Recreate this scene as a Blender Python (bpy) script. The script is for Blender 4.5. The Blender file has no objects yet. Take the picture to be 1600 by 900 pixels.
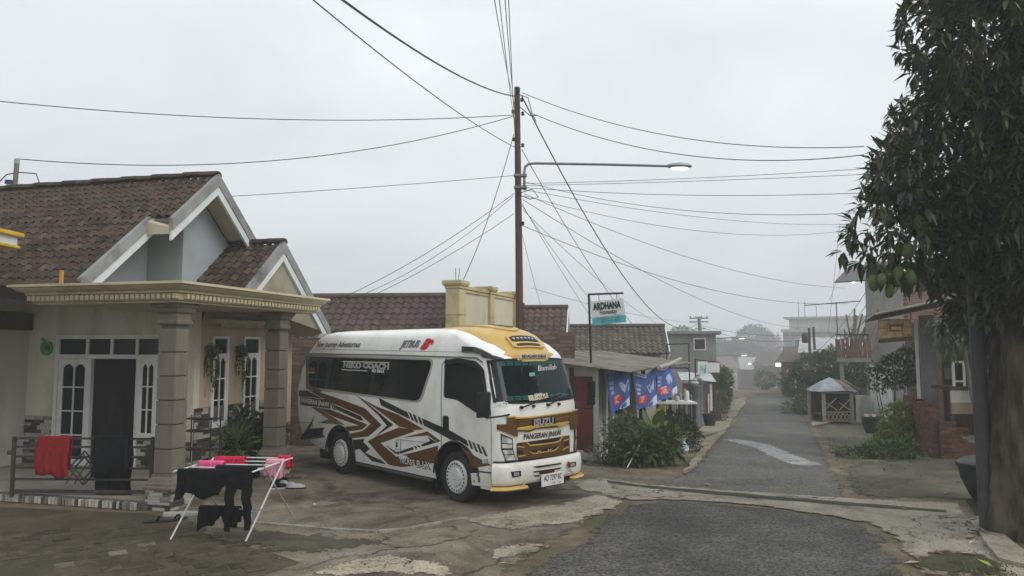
import bpy, bmesh, math, random
from math import radians, sin, cos, pi, sqrt, atan2
from mathutils import Vector, Matrix, noise as mnoise

random.seed(7)
scene = bpy.context.scene
COL = scene.collection

# ---------------------------------------------------------------- camera
cam_data = bpy.data.cameras.new('camera')
cam_data.sensor_width = 36.0
cam_data.lens = 25.2
cam_data.clip_start = 0.1
cam_data.clip_end = 2000.0
cam = bpy.data.objects.new('camera', cam_data)
cam.location = (0, 0, 2.27)
cam.rotation_euler = (radians(90) + math.atan(90 / 1120.0), 0, 0)
COL.objects.link(cam)
scene.camera = cam

# ---------------------------------------------------------------- sky
SUN_EL, SUN_AZ = radians(40), radians(120)         # morning sun behind cloud, to the right and a little behind
world = bpy.data.worlds.new('World')
scene.world = world
world.use_nodes = True
wn, wl = world.node_tree.nodes, world.node_tree.links
wn.clear()
w_out = wn.new('ShaderNodeOutputWorld')
w_bg = wn.new('ShaderNodeBackground')
w_bg.inputs['Strength'].default_value = 0.1
w_sky = wn.new('ShaderNodeTexSky')
w_sky.sky_type = 'NISHITA'
w_sky.sun_disc = False
w_sky.sun_elevation = SUN_EL
w_sky.sun_rotation = SUN_AZ
w_sky.air_density = 1.0
w_sky.dust_density = 6.0
w_hsv = wn.new('ShaderNodeHueSaturation')
w_hsv.inputs['Saturation'].default_value = 0.35
wl.new(w_sky.outputs[0], w_hsv.inputs['Color'])
w_tc = wn.new('ShaderNodeTexCoord')
w_map = wn.new('ShaderNodeMapping')
w_map.inputs['Scale'].default_value = (1.0, 1.0, 2.4)
wl.new(w_tc.outputs['Generated'], w_map.inputs['Vector'])
w_noise = wn.new('ShaderNodeTexNoise')
w_noise.inputs['Scale'].default_value = 1.6
w_noise.inputs['Detail'].default_value = 4.0
w_noise.inputs['Roughness'].default_value = 0.5
w_noise.inputs['Distortion'].default_value = 0.4
wl.new(w_map.outputs[0], w_noise.inputs['Vector'])
w_ramp = wn.new('ShaderNodeValToRGB')
w_ramp.color_ramp.elements[0].position = 0.30
w_ramp.color_ramp.elements[0].color = (4.9, 5.4, 5.8, 1)
w_ramp.color_ramp.elements[1].position = 0.72
w_ramp.color_ramp.elements[1].color = (7.0, 7.4, 7.65, 1)
wl.new(w_noise.outputs['Fac'], w_ramp.inputs['Fac'])
# an overcast sky is brighter overhead than at the horizon
w_sep = wn.new('ShaderNodeSeparateXYZ')
wl.new(w_tc.outputs['Generated'], w_sep.inputs[0])
w_el = wn.new('ShaderNodeMapRange')
w_el.inputs['From Min'].default_value = 0.0
w_el.inputs['From Max'].default_value = 0.9
w_el.inputs['To Min'].default_value = 0.82
w_el.inputs['To Max'].default_value = 1.45
wl.new(w_sep.outputs['Z'], w_el.inputs['Value'])
w_grad = wn.new('ShaderNodeMixRGB')
w_grad.blend_type = 'MULTIPLY'
w_grad.inputs['Fac'].default_value = 1.0
wl.new(w_ramp.outputs['Color'], w_grad.inputs['Color1'])
wl.new(w_el.outputs[0], w_grad.inputs['Color2'])
w_mix = wn.new('ShaderNodeMixRGB')
w_mix.inputs['Fac'].default_value = 0.92            # cloud deck over the clear sky
wl.new(w_hsv.outputs[0], w_mix.inputs['Color1'])
wl.new(w_grad.outputs[0], w_mix.inputs['Color2'])
wl.new(w_mix.outputs[0], w_bg.inputs['Color'])
wl.new(w_bg.outputs[0], w_out.inputs['Surface'])

# ---------------------------------------------------------------- sun through cloud
sun_data = bpy.data.lights.new('sun', 'SUN')
sun_data.energy = 1.5
sun_data.angle = radians(50)
sun_data.color = (1.0, 0.96, 0.9)
sun = bpy.data.objects.new('sun', sun_data)
sun.rotation_euler = Vector((-sin(SUN_AZ) * cos(SUN_EL), -cos(SUN_AZ) * cos(SUN_EL), -sin(SUN_EL))).to_track_quat('-Z', 'Y').to_euler()
sun.location = (10, 10, 30)
COL.objects.link(sun)

vs = scene.view_settings
vs.view_transform = 'Standard'
vs.look = 'None'
vs.exposure = 0.4
vs.gamma = 1.0
vs.use_curve_mapping = False
cy = scene.cycles
cy.use_denoising = True
cy.denoiser = 'OPENIMAGEDENOISE'
cy.max_bounces = 8
cy.diffuse_bounces = 3
cy.glossy_bounces = 3
cy.transmission_bounces = 4
cy.transparent_max_bounces = 12
cy.volume_bounces = 4
cy.caustics_reflective = False
cy.caustics_refractive = False


# ---------------------------------------------------------------- terrain height
def softplus(x, w=1.2):
    return x if x / w > 40 else w * math.log1p(math.exp(x / w))


def zg(x, y):
    a = 0.33 * x + 0.944 * y
    return -0.038 * (softplus(a - 13.2) - softplus(a - 42)) - 0.066 * softplus(a - 58, 1.5)


# ---------------------------------------------------------------- object helpers
def tag(o, label=None, cat=None, group=None, kind=None):
    if label: o['label'] = label
    if cat: o['category'] = cat
    if group: o['group'] = group
    if kind: o['kind'] = kind
    return o


def link(name, data, parent=None):
    o = bpy.data.objects.new(name, data)
    COL.objects.link(o)
    if parent: o.parent = parent
    return o


def thing(name, label, cat, loc=(0, 0, 0), rz=0.0, group=None):
    o = link(name, None)
    o.empty_display_size = 0.2
    o.location = loc
    o.rotation_euler = (0, 0, rz)
    return tag(o, label, cat, group)


def copy_tree(o, parent=None):
    c = o.copy()
    COL.objects.link(c)
    if parent: c.parent = parent
    for ch in list(o.children):
        copy_tree(ch, c)
    return c


class MB:
    """collects faces for one mesh object"""
    def __init__(s):
        s.v, s.f, s.mi, s.cur = [], [], [], 0

    def add(s, verts, faces):
        n = len(s.v)
        s.v += [tuple(p) for p in verts]
        s.f += [tuple(i + n for i in f) for f in faces]
        s.mi += [s.cur] * len(faces)
        return s

    def mat(s, i):
        s.cur = i
        return s

    def box(s, x0, x1, y0, y1, z0, z1, M=None):
        v = [Vector(p) for p in ((x0, y0, z0), (x1, y0, z0), (x1, y1, z0), (x0, y1, z0), (x0, y0, z1), (x1, y0, z1), (x1, y1, z1), (x0, y1, z1))]
        if M: v = [M @ p for p in v]
        return s.add(v, [(0, 3, 2, 1), (4, 5, 6, 7), (0, 1, 5, 4), (1, 2, 6, 5), (2, 3, 7, 6), (3, 0, 4, 7)])

    def quad(s, a, b, c, d):
        return s.add([a, b, c, d], [(0, 1, 2, 3)])

    def prism(s, a, b):
        """solid between two matching outlines a and b"""
        n = len(a)
        f = [tuple(range(n - 1, -1, -1)), tuple(range(n, 2 * n))]
        f += [(i, (i + 1) % n, n + (i + 1) % n, n + i) for i in range(n)]
        return s.add(list(a) + list(b), f)

    def loft(s, rings, closed=True, cap=True):
        n = len(rings[0])
        v = [p for r in rings for p in r]
        f = []
        for k in range(len(rings) - 1):
            for i in range(n if closed else n - 1):
                j = (i + 1) % n
                f.append((k * n + i, k * n + j, (k + 1) * n + j, (k + 1) * n + i))
        if cap:
            f.append(tuple(range(n - 1, -1, -1)))
            f.append(tuple((len(rings) - 1) * n + i for i in range(n)))
        return s.add(v, f)

    def tube(s, pts, r, n=6, r2=None, cap=True):
        pts = [Vector(p) for p in pts]
        r2 = r if r2 is None else r2
        rings, prev = [], None
        for i, p in enumerate(pts):
            d = (pts[min(i + 1, len(pts) - 1)] - pts[max(i - 1, 0)])
            d = d.normalized() if d.length > 1e-9 else Vector((0, 0, 1))
            if prev is None:
                prev = Vector((0, 0, 1)) if abs(d.z) < 0.9 else Vector((1, 0, 0))
            u = (prev - d * prev.dot(d)).normalized()
            w = d.cross(u)
            prev = u
            t = i / max(1, len(pts) - 1)
            if isinstance(r, (list, tuple)): rr = r[i]
            else: rr = r + (r2 - r) * t
            rings.append([p + (u * cos(2 * pi * k / n) + w * sin(2 * pi * k / n)) * rr for k in range(n)])
        return s.loft(rings, True, cap)

    def lathe(s, prof, n=16, c=(0, 0, 0), axis='z'):
        rings = []
        for (r, h) in prof:
            ring = []
            for k in range(n):
                a = 2 * pi * k / n
                if axis == 'z': p = (c[0] + r * cos(a), c[1] + r * sin(a), c[2] + h)
                elif axis == 'y': p = (c[0] + r * cos(a), c[1] + h, c[2] + r * sin(a))
                else: p = (c[0] + h, c[1] + r * cos(a), c[2] + r * sin(a))
                ring.append(p)
            rings.append(ring)
        return s.loft(rings, True, True)

    def build(s, name, mats, parent=None, smooth=False, bevel=0, angle=40):
        me = bpy.data.meshes.new(name)
        me.from_pydata(s.v, [], s.f)
        for m in (mats if isinstance(mats, (list, tuple)) else [mats]):
            me.materials.append(m)
        if any(s.mi):
            me.polygons.foreach_set('material_index', s.mi)
        fix_mesh(me, smooth, bevel, angle)
        return link(name, me, parent)


def fix_mesh(me, smooth=False, bevel=0, angle=40):
    bm = bmesh.new()
    bm.from_mesh(me)
    if bevel:
        bmesh.ops.remove_doubles(bm, verts=bm.verts, dist=1e-5)
        ed = [e for e in bm.edges if len(e.link_faces) == 2 and e.calc_face_angle(0) > 0.6]
        bmesh.ops.bevel(bm, geom=ed, offset=bevel, segments=2, affect='EDGES', clamp_overlap=True)
    bmesh.ops.recalc_face_normals(bm, faces=bm.faces)
    if smooth:
        for f in bm.faces: f.smooth = True
        for e in bm.edges:
            if len(e.link_faces) == 2 and e.calc_face_angle(0) > radians(angle): e.smooth = False
    bm.to_mesh(me)
    bm.free()
    me.update()


# ---------------------------------------------------------------- material helpers
MATS = {}


def mat(name, col, col2=None, rough=0.85, scale=3.0, bump=0.0, bscale=None, metal=0.0, spec=0.22, rnd=0.0, coat=0.0,
        stretch=(1, 1, 1), lo=0.35, hi=0.65, detail=6.0, dirt=None, dscale=1.2, dlo=0.5, dhi=0.7, emit=None, world_co=False, rough2=None):
    """procedural surface: two colours mixed by noise, optional stains, per-object brightness change and fine relief"""
    if name in MATS: return MATS[name]
    m = bpy.data.materials.new(name)
    m.use_nodes = True
    nt = m.node_tree
    N, L = nt.nodes, nt.links
    b = N['Principled BSDF']
    b.inputs['Roughness'].default_value = rough
    b.inputs['Metallic'].default_value = metal
    b.inputs['Specular IOR Level'].default_value = spec
    b.inputs['Coat Weight'].default_value = coat
    b.inputs['Coat Roughness'].default_value = 0.08
    tc = N.new('ShaderNodeTexCoord')
    if world_co:
        geo = N.new('ShaderNodeNewGeometry')
        src = geo.outputs['Position']
    else:
        src = tc.outputs['Object']
    mp = N.new('ShaderNodeMapping')
    mp.inputs['Scale'].default_value = stretch
    L.new(src, mp.inputs['Vector'])
    info = N.new('ShaderNodeObjectInfo')
    if rnd:
        off = N.new('ShaderNodeVectorMath')
        off.operation = 'ADD'
        mul = N.new('ShaderNodeMath')
        mul.operation = 'MULTIPLY'
        mul.inputs[1].default_value = 37.0
        L.new(info.outputs['Random'], mul.inputs[0])
        L.new(mp.outputs[0], off.inputs[0])
        L.new(mul.outputs[0], off.inputs[1])
        vec = off.outputs[0]
    else:
        vec = mp.outputs[0]
    c1 = (*col, 1)
    if col2 is not None:
        n1 = N.new('ShaderNodeTexNoise')
        n1.inputs['Scale'].default_value = scale
        n1.inputs['Detail'].default_value = detail
        n1.inputs['Roughness'].default_value = 0.6
        L.new(vec, n1.inputs['Vector'])
        r1 = N.new('ShaderNodeValToRGB')
        r1.color_ramp.elements[0].position = lo
        r1.color_ramp.elements[0].color = c1
        r1.color_ramp.elements[1].position = hi
        r1.color_ramp.elements[1].color = (*col2, 1)
        L.new(n1.outputs['Fac'], r1.inputs['Fac'])
        out = r1.outputs['Color']
        if rough2 is not None:
            mr = N.new('ShaderNodeMapRange')
            mr.inputs['From Min'].default_value = lo
            mr.inputs['From Max'].default_value = hi
            mr.inputs['To Min'].default_value = rough
            mr.inputs['To Max'].default_value = rough2
            L.new(n1.outputs['Fac'], mr.inputs['Value'])
            L.new(mr.outputs[0], b.inputs['Roughness'])
    else:
        rgb = N.new('ShaderNodeRGB')
        rgb.outputs[0].default_value = c1
        out = rgb.outputs[0]
    if dirt is not None:
        n2 = N.new('ShaderNodeTexNoise')
        n2.inputs['Scale'].default_value = dscale
        n2.inputs['Detail'].default_value = 8.0
        n2.inputs['Roughness'].default_value = 0.65
        L.new(vec, n2.inputs['Vector'])
        r2 = N.new('ShaderNodeMapRange')
        r2.inputs['From Min'].default_value = dlo
        r2.inputs['From Max'].default_value = dhi
        L.new(n2.outputs['Fac'], r2.inputs['Value'])
        mx = N.new('ShaderNodeMixRGB')
        L.new(r2.outputs[0], mx.inputs['Fac'])
        L.new(out, mx.inputs['Color1'])
        mx.inputs['Color2'].default_value = (*dirt, 1)
        out = mx.outputs[0]
    if rnd:
        hs = N.new('ShaderNodeHueSaturation')
        mr2 = N.new('ShaderNodeMapRange')
        mr2.inputs['To Min'].default_value = 1 - rnd
        mr2.inputs['To Max'].default_value = 1 + rnd
        L.new(info.outputs['Random'], mr2.inputs['Value'])
        L.new(mr2.outputs[0], hs.inputs['Value'])
        L.new(out, hs.inputs['Color'])
        out = hs.outputs[0]
    L.new(out, b.inputs['Base Color'])
    if bump:
        n3 = N.new('ShaderNodeTexNoise')
        n3.inputs['Scale'].default_value = bscale or scale * 4
        n3.inputs['Detail'].default_value = 5.0
        L.new(vec, n3.inputs['Vector'])
        bp = N.new('ShaderNodeBump')
        bp.inputs['Strength'].default_value = bump
        bp.inputs['Distance'].default_value = 0.02
        L.new(n3.outputs['Fac'], bp.inputs['Height'])
        L.new(bp.outputs[0], b.inputs['Normal'])
    if emit:
        b.inputs['Emission Color'].default_value = (*emit[0], 1)
        b.inputs['Emission Strength'].default_value = emit[1]
    MATS[name] = m
    return m


def text_mesh(name, s, size, m, parent, M, shear=0.0, bold=0.0, extrude=0.0, sx=1.0, space=1.0, align='CENTER', label=None):
    cu = bpy.data.curves.new(name, 'FONT')
    cu.body = s
    cu.size = size
    cu.shear = shear
    cu.offset = bold
    cu.extrude = extrude
    cu.space_character = space
    cu.align_x = align
    cu.align_y = 'CENTER'
    cu.resolution_u = 3
    tmp = bpy.data.objects.new('tmp', cu)
    COL.objects.link(tmp)
    dg = bpy.context.evaluated_depsgraph_get()
    dg.update()
    me = bpy.data.meshes.new_from_object(tmp.evaluated_get(dg))
    bpy.data.objects.remove(tmp)
    bpy.data.curves.remove(cu)
    me.name = name
    me.transform(M @ Matrix.Diagonal((sx, 1, 1, 1)))
    me.materials.clear()
    me.materials.append(m)
    o = link(name, me, parent)
    if label: o['label'] = label
    return o


def basis(o, x, y):
    """matrix whose columns are x, y and x cross y, placed at o"""
    x, y = Vector(x).normalized(), Vector(y).normalized()
    z = x.cross(y)
    return Matrix(((x.x, y.x, z.x, o[0]), (x.y, y.y, z.y, o[1]), (x.z, y.z, z.z, o[2]), (0, 0, 0, 1)))


def sheet(name, pts, m, off, cell=0.5, thick=0.0, jag=0.0, jstep=0.15, parent=None, seed=1, blend=0.0):
    """flat polygon draped over the terrain; jag roughens its outline, blend is the width over which its edge crumbles away"""
    rng = random.Random(seed)
    P = [Vector((p[0], p[1])) for p in pts]
    out = []
    for i, a in enumerate(P):
        c = P[(i + 1) % len(P)]
        n = max(1, int((c - a).length / jstep)) if jag else max(1, int((c - a).length / cell))
        d = (c - a)
        nrm = Vector((-d.y, d.x)).normalized() if d.length else Vector((0, 0))
        for k in range(n):
            q = a + d * (k / n)
            if jag:
                q = q + nrm * jag * (2 * mnoise.noise(Vector((q.x * 2.3, q.y * 2.3, seed))) + 0.5 * rng.uniform(-1, 1))
            out.append(q)
    bm = bmesh.new()
    vs_ = [bm.verts.new((q.x, q.y, 0)) for q in out]
    bm.faces.new(vs_)
    bmesh.ops.triangulate(bm, faces=bm.faces)
    x0, x1 = min(q.x for q in out), max(q.x for q in out)
    y0, y1 = min(q.y for q in out), max(q.y for q in out)
    # cut along the slope direction so that the sheet can bend with the terrain
    a0, a1 = 0.33 * x0 + 0.944 * y0, 0.33 * x1 + 0.944 * y1
    k = max(a0, 10.0)
    while k < min(a1, 46):
        g = list(bm.verts) + list(bm.edges) + list(bm.faces)
        bmesh.ops.bisect_plane(bm, geom=g, plane_co=(0, k / 0.944, 0), plane_no=(0.33, 0.944, 0))
        k += cell
    if blend:
        step = max(0.11, blend * 0.45)
        for ax in (0, 1):
            k = (x0, y0)[ax] + step
            while k < (x1, y1)[ax]:
                bmesh.ops.bisect_plane(bm, geom=list(bm.verts) + list(bm.edges) + list(bm.faces), plane_co=(k, k, 0), plane_no=((1, 0, 0), (0, 1, 0))[ax])
                k += step
    edge = bm.verts.layers.float.new('edge')
    for v in bm.verts:
        if blend:
            q = Vector((v.co.x, v.co.y))
            best = 9.0
            for a, c in zip(out, out[1:] + out[:1]):
                d = c - a
                t = max(0, min(1, (q - a).dot(d) / max(1e-9, d.length_squared)))
                best = min(best, (q - a - d * t).length_squared)
            v[edge] = min(1.0, sqrt(best) / blend)
        else:
            v[edge] = 1.0
    for v in bm.verts:
        v.co.z = zg(v.co.x, v.co.y) + off
    bmesh.ops.recalc_face_normals(bm, faces=bm.faces)
    if sum(f.normal.z for f in bm.faces) < 0:
        bmesh.ops.reverse_faces(bm, faces=bm.faces)
    if thick:
        r = bmesh.ops.extrude_face_region(bm, geom=list(bm.faces))
        top = {e for e in r['geom'] if isinstance(e, bmesh.types.BMVert)}
        for v in top: v.co.z += thick
        bmesh.ops.recalc_face_normals(bm, faces=bm.faces)
    me = bpy.data.meshes.new(name)
    bm.to_mesh(me)
    bm.free()
    me.materials.append(m)
    return link(name, me, parent)


# ================================================================ GROUND
def ground_mat(name, c1, c2, dirt, scale=1.5, dscale=0.6, dlo=0.45, dhi=0.62, rough=0.9, grain=60, gamt=0.25, bump=0.4, crack=0.0, wet=0.0, edge=False):
    """weathered ground: large tone change, stains, grain and optional cracks"""
    m = bpy.data.materials.new(name)
    m.use_nodes = True
    N, L = m.node_tree.nodes, m.node_tree.links
    b = N['Principled BSDF']
    b.inputs['Roughness'].default_value = rough
    b.inputs['Specular IOR Level'].default_value = 0.3
    geo = N.new('ShaderNodeNewGeometry')
    pos = geo.outputs['Position']

    def nz(sc, det=6, rg=0.6, dist=0.0):
        n = N.new('ShaderNodeTexNoise')
        n.inputs['Scale'].default_value = sc
        n.inputs['Detail'].default_value = det
        n.inputs['Roughness'].default_value = rg
        n.inputs['Distortion'].default_value = dist
        L.new(pos, n.inputs['Vector'])
        return n.outputs['Fac']

    def rng(s, lo, hi, a=0.0, c=1.0):
        r = N.new('ShaderNodeMapRange')
        r.inputs['From Min'].default_value = lo
        r.inputs['From Max'].default_value = hi
        r.inputs['To Min'].default_value = a
        r.inputs['To Max'].default_value = c
        L.new(s, r.inputs['Value'])
        return r.outputs[0]

    def mix(f, a, c, mode='MIX'):
        x = N.new('ShaderNodeMixRGB')
        x.blend_type = mode
        if isinstance(f, float): x.inputs['Fac'].default_value = f
        else: L.new(f, x.inputs['Fac'])
        for s, i in ((a, 'Color1'), (c, 'Color2')):
            if isinstance(s, tuple): x.inputs[i].default_value = (*s, 1)
            else: L.new(s, x.inputs[i])
        return x.outputs[0]
    base = mix(rng(nz(scale, 8, 0.65), 0.38, 0.62), c1, c2)
    stain = rng(nz(dscale, 10, 0.7, 0.6), dlo, dhi)
    base = mix(stain, base, dirt)
    g = nz(grain, 3, 0.7)
    base = mix(gamt, base, mix(rng(g, 0.36, 0.64), (0.08, 0.08, 0.08), (0.72, 0.70, 0.67)), 'OVERLAY')
    h = g
    if crack:
        vo = N.new('ShaderNodeTexVoronoi')
        vo.feature = 'DISTANCE_TO_EDGE'
        vo.inputs['Scale'].default_value = crack
        wob = N.new('ShaderNodeVectorMath')
        wob.operation = 'ADD'
        nn = N.new('ShaderNodeTexNoise')
        nn.inputs['Scale'].default_value = 2.5
        nn.inputs['Detail'].default_value = 5
        L.new(pos, nn.inputs['Vector'])
        sc_ = N.new('ShaderNodeVectorMath')
        sc_.operation = 'SCALE'
        sc_.inputs['Scale'].default_value = 0.8
        L.new(nn.outputs['Color'], sc_.inputs[0])
        L.new(pos, wob.inputs[0])
        L.new(sc_.outputs[0], wob.inputs[1])
        L.new(wob.outputs[0], vo.inputs['Vector'])
        cr = rng(vo.outputs['Distance'], 0.004, 0.016, 1.0, 0.0)
        gate = rng(nz(0.5, 2), 0.45, 0.6)
        mm = N.new('ShaderNodeMath')
        mm.operation = 'MULTIPLY'
        L.new(cr, mm.inputs[0])
        L.new(gate, mm.inputs[1])
        base = mix(mm.outputs[0], base, (0.035, 0.03, 0.024))
    L.new(base, b.inputs['Base Color'])
    if wet:
        L.new(rng(nz(0.35, 4), 0.4, 0.6, rough, wet), b.inputs['Roughness'])
    bp = N.new('ShaderNodeBump')
    bp.inputs['Strength'].default_value = bump
    bp.inputs['Distance'].default_value = 0.012
    L.new(h, bp.inputs['Height'])
    bp2 = N.new('ShaderNodeBump')
    bp2.inputs['Strength'].default_value = 0.5
    bp2.inputs['Distance'].default_value = 0.05
    L.new(nz(3.0, 6), bp2.inputs['Height'])
    L.new(bp2.outputs[0], bp.inputs['Normal'])
    L.new(bp.outputs[0], b.inputs['Normal'])
    if edge:                                  # the edge of the sheet crumbles away into what lies below
        at = N.new('ShaderNodeAttribute')
        at.attribute_name = 'edge'
        e1 = N.new('ShaderNodeMath')
        e1.operation = 'ADD'
        L.new(at.outputs['Fac'], e1.inputs[0])
        L.new(rng(nz(4.0, 8, 0.75), 0.3, 0.7, -0.62, 0.42), e1.inputs[1])
        tr = N.new('ShaderNodeBsdfTransparent')
        mx = N.new('ShaderNodeMixShader')
        L.new(rng(e1.outputs[0], 0.25, 0.42), mx.inputs['Fac'])
        L.new(tr.outputs[0], mx.inputs[1])
        L.new(b.outputs[0], mx.inputs[2])
        L.new(mx.outputs[0], N['Material Output'].inputs['Surface'])
    MATS[name] = m
    return m


M_EARTH = ground_mat('packed earth', (0.115, 0.085, 0.053), (0.20, 0.158, 0.105), (0.07, 0.066, 0.03), grain=35, bump=0.6)
M_ASPH = ground_mat('worn asphalt', (0.052, 0.05, 0.046), (0.108, 0.103, 0.095), (0.12, 0.112, 0.098), scale=0.8, dscale=0.7, dlo=0.5, dhi=0.75, grain=30, gamt=1.0, bump=1.0, rough=0.82, edge=True)
M_LANE = ground_mat('paler lane asphalt', (0.085, 0.081, 0.074), (0.135, 0.128, 0.116), (0.15, 0.138, 0.12), scale=0.8, dscale=0.7, dlo=0.5, dhi=0.75, grain=26, gamt=0.8, bump=1.0, rough=0.82, edge=True)
M_YARD = ground_mat('yard concrete', (0.14, 0.118, 0.086), (0.235, 0.203, 0.155), (0.055, 0.041, 0.026), scale=1.1, dscale=0.55, dlo=0.46, dhi=0.62, grain=40, gamt=0.35, crack=0.33, bump=0.5, edge=True)
M_PALE = ground_mat('pale broken concrete', (0.27, 0.235, 0.172), (0.40, 0.355, 0.27), (0.12, 0.093, 0.06), scale=1.8, dscale=1.0, dlo=0.49, dhi=0.68, grain=45, gamt=0.4, crack=1.1, bump=0.5, edge=True)
M_STRIP = ground_mat('drain strip concrete', (0.23, 0.205, 0.16), (0.35, 0.315, 0.25), (0.10, 0.084, 0.058), scale=1.5, dscale=0.9, dlo=0.5, dhi=0.68, grain=45, gamt=0.4, crack=0.6, bump=0.5, edge=True)
M_APRON = ground_mat('mossy concrete', (0.072, 0.064, 0.045), (0.12, 0.106, 0.077), (0.036, 0.036, 0.018), scale=1.3, dscale=0.6, dlo=0.42, dhi=0.62, grain=40, crack=0.35, edge=True)
M_MOSSPAVE = ground_mat('mossy paving bed', (0.045, 0.035, 0.021), (0.08, 0.062, 0.04), (0.042, 0.037, 0.019), grain=40)
M_SLAB = ground_mat('footpath slab', (0.20, 0.172, 0.125), (0.31, 0.268, 0.20), (0.105, 0.084, 0.055), scale=1.2, dscale=0.8, dlo=0.46, dhi=0.64, grain=40, crack=0.6)
M_LINE = ground_mat('worn white paint', (0.26, 0.26, 0.26), (0.36, 0.36, 0.355), (0.13, 0.128, 0.124), dscale=4, dlo=0.42, dhi=0.7, grain=60, edge=True)
M_GUT = ground_mat('mossy gutter silt', (0.03, 0.026, 0.018), (0.055, 0.047, 0.031), (0.035, 0.055, 0.014), dscale=3, grain=50)

# one sheet out to the horizon
bm = bmesh.new()
xs = [-600, -250, -120, -60, -30] + list(range(-20, 41, 2)) + [50, 70, 120, 250, 600]
ys = [-60, -20, 0, 4] + [5 + 0.75 * i for i in range(75)] + [66, 80, 110, 160, 260, 600]
gv = [[bm.verts.new((x, y, zg(x, y))) for x in xs] for y in ys]
for j in range(len(ys) - 1):
    for i in range(len(xs) - 1):
        bm.faces.new((gv[j][i], gv[j][i + 1], gv[j + 1][i + 1], gv[j + 1][i]))
me = bpy.data.meshes.new('ground')
bm.to_mesh(me)
bm.free()
me.materials.append(M_EARTH)
for p in me.polygons: p.use_smooth = True
tag(link('ground', me), 'bare packed earth ground around the road and houses', kind='structure')

# near asphalt at the junction
tag(sheet('road', [(1.0, 2.0), (0.75, 6.2), (0, 7.291, 0)[:2], (0.347, 7.985, 0)[:2], (0.792, 8.659, -0.001)[:2], (1.131, 9.598, -0.002)[:2], (1.731, 10.694, -0.005)[:2], (2.369, 10.832, -0.007)[:2], (3.064, 10.616, -0.007)[:2], (3.611, 10.326, -0.006)[:2], (4.258, 9.752, -0.005)[:2], (4.514, 9.404, -0.004)[:2], (4.476, 8.779, -0.003)[:2], (4.221, 7.894, -0.001)[:2], (3.999, 7.292, -0.001)[:2], (3.9, 5.5), (4.2, 2.0)], M_ASPH, 0.012, 0.8, jag=0.05, seed=3, blend=.3),
    'dark rough asphalt of the junction in the foreground', kind='structure')

# the lane running downhill between the houses
LANE = [((2.092, 11.939, -0.014)[:2], (5.06, 10.911, -0.014)[:2]), ((2.948, 12.829, -0.029)[:2], (5.597, 12.47, -0.04)[:2]), ((3.841, 14.971, -0.09)[:2], (6.428, 14.695, -0.11)[:2]), ((4.824, 17.514, -0.188)[:2], (7.632, 17.846, -0.235)[:2]), ((6.607, 22.372, -0.384)[:2], (9.49, 22.809, -0.436)[:2]),
        ((8.946, 28.791, -0.643)[:2], (11.923, 29.363, -0.701)[:2]), ((11.791, 36.655, -0.959)[:2], (14.785, 37.262, -1.012)[:2]), ((14.182, 43.338, -1.092)[:2], (16.794, 43.353, -1.093)[:2]), ((15.641, 48.287, -1.095)[:2], (18.165, 48.296, -1.096)[:2]), ((125, 403.32, -25.117)[:2], (144.643, 403.349, -25.547)[:2]),
        ((113.571, 403.206, -24.861)[:2], (135, 403.177, -25.326)[:2]), ((92.857, 403.149, -24.407)[:2], (117.857, 403.063, -24.946)[:2])]


def lane_pt(i, t):
    i = min(max(i, 0), len(LANE) - 1.001)
    k = int(i)
    u = i - k
    a = Vector(LANE[k][0]).lerp(Vector(LANE[k + 1][0]), u)
    c = Vector(LANE[k][1]).lerp(Vector(LANE[k + 1][1]), u)
    return a.lerp(c, t)


bm = bmesh.new()
el = bm.verts.layers.float.new('edge')
rows = []
R = random.Random(4)
k = 0.0
while k <= len(LANE) - 1:
    row = []
    for t in (0, 0.1, 0.5, 0.9, 1):
        p = lane_pt(k, t + (R.uniform(-0.008, 0.008) if t in (0, 1) else 0))
        row.append(bm.verts.new((p.x, p.y, zg(p.x, p.y) + 0.012)))
    rows.append(row)
    k += 0.08
for a, c in zip(rows, rows[1:]):
    for i in range(4): bm.faces.new((a[i], a[i + 1], c[i + 1], c[i]))
bmesh.ops.recalc_face_normals(bm, faces=bm.faces)
for row in rows:
    for v, e in zip(row, (0.25, 1, 1, 1, 0.25)): v[el] = e
me = bpy.data.meshes.new('lane')
bm.to_mesh(me)
bm.free()
me.materials.append(M_LANE)
tag(link('lane', me), 'narrow asphalt lane running downhill into the fog', kind='structure')

# concrete drain crossing the mouth of the lane
tag(sheet('drain_crossing', [(0.929, 12.326, -0.014)[:2], (1.562, 12.718, -0.021)[:2], (2.123, 12.112, -0.016)[:2], (3.084, 11.735, -0.015)[:2], (3.987, 11.382, -0.015)[:2], (5.105, 11.006, -0.015)[:2], (5.684, 10.829, -0.015)[:2], (6.518, 10.707, -0.017)[:2], (6.178, 9.693, -0.008)[:2], (5.817, 8.783, -0.004)[:2], (5.316, 7.293, -0.001)[:2], (5.2, 5.0), (3.6, 5.0), (3.974, 7.292, -0.001)[:2], (4.2, 7.894, -0.001)[:2], (4.46, 8.779, -0.003)[:2], (4.481, 9.337, -0.004)[:2], (4.226, 9.679, -0.005)[:2], (3.582, 10.244, -0.006)[:2], (3.039, 10.53, -0.006)[:2], (2.349, 10.742, -0.006)[:2], (1.723, 10.65, -0.005)[:2], (1.28, 11.246, -0.007)[:2], (1.002, 11.443, -0.007)[:2]], M_STRIP, 0.017, 0.8, jag=0.04, seed=5, blend=.22),
    'pale cracked concrete strip crossing the road mouth', kind='structure')
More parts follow.
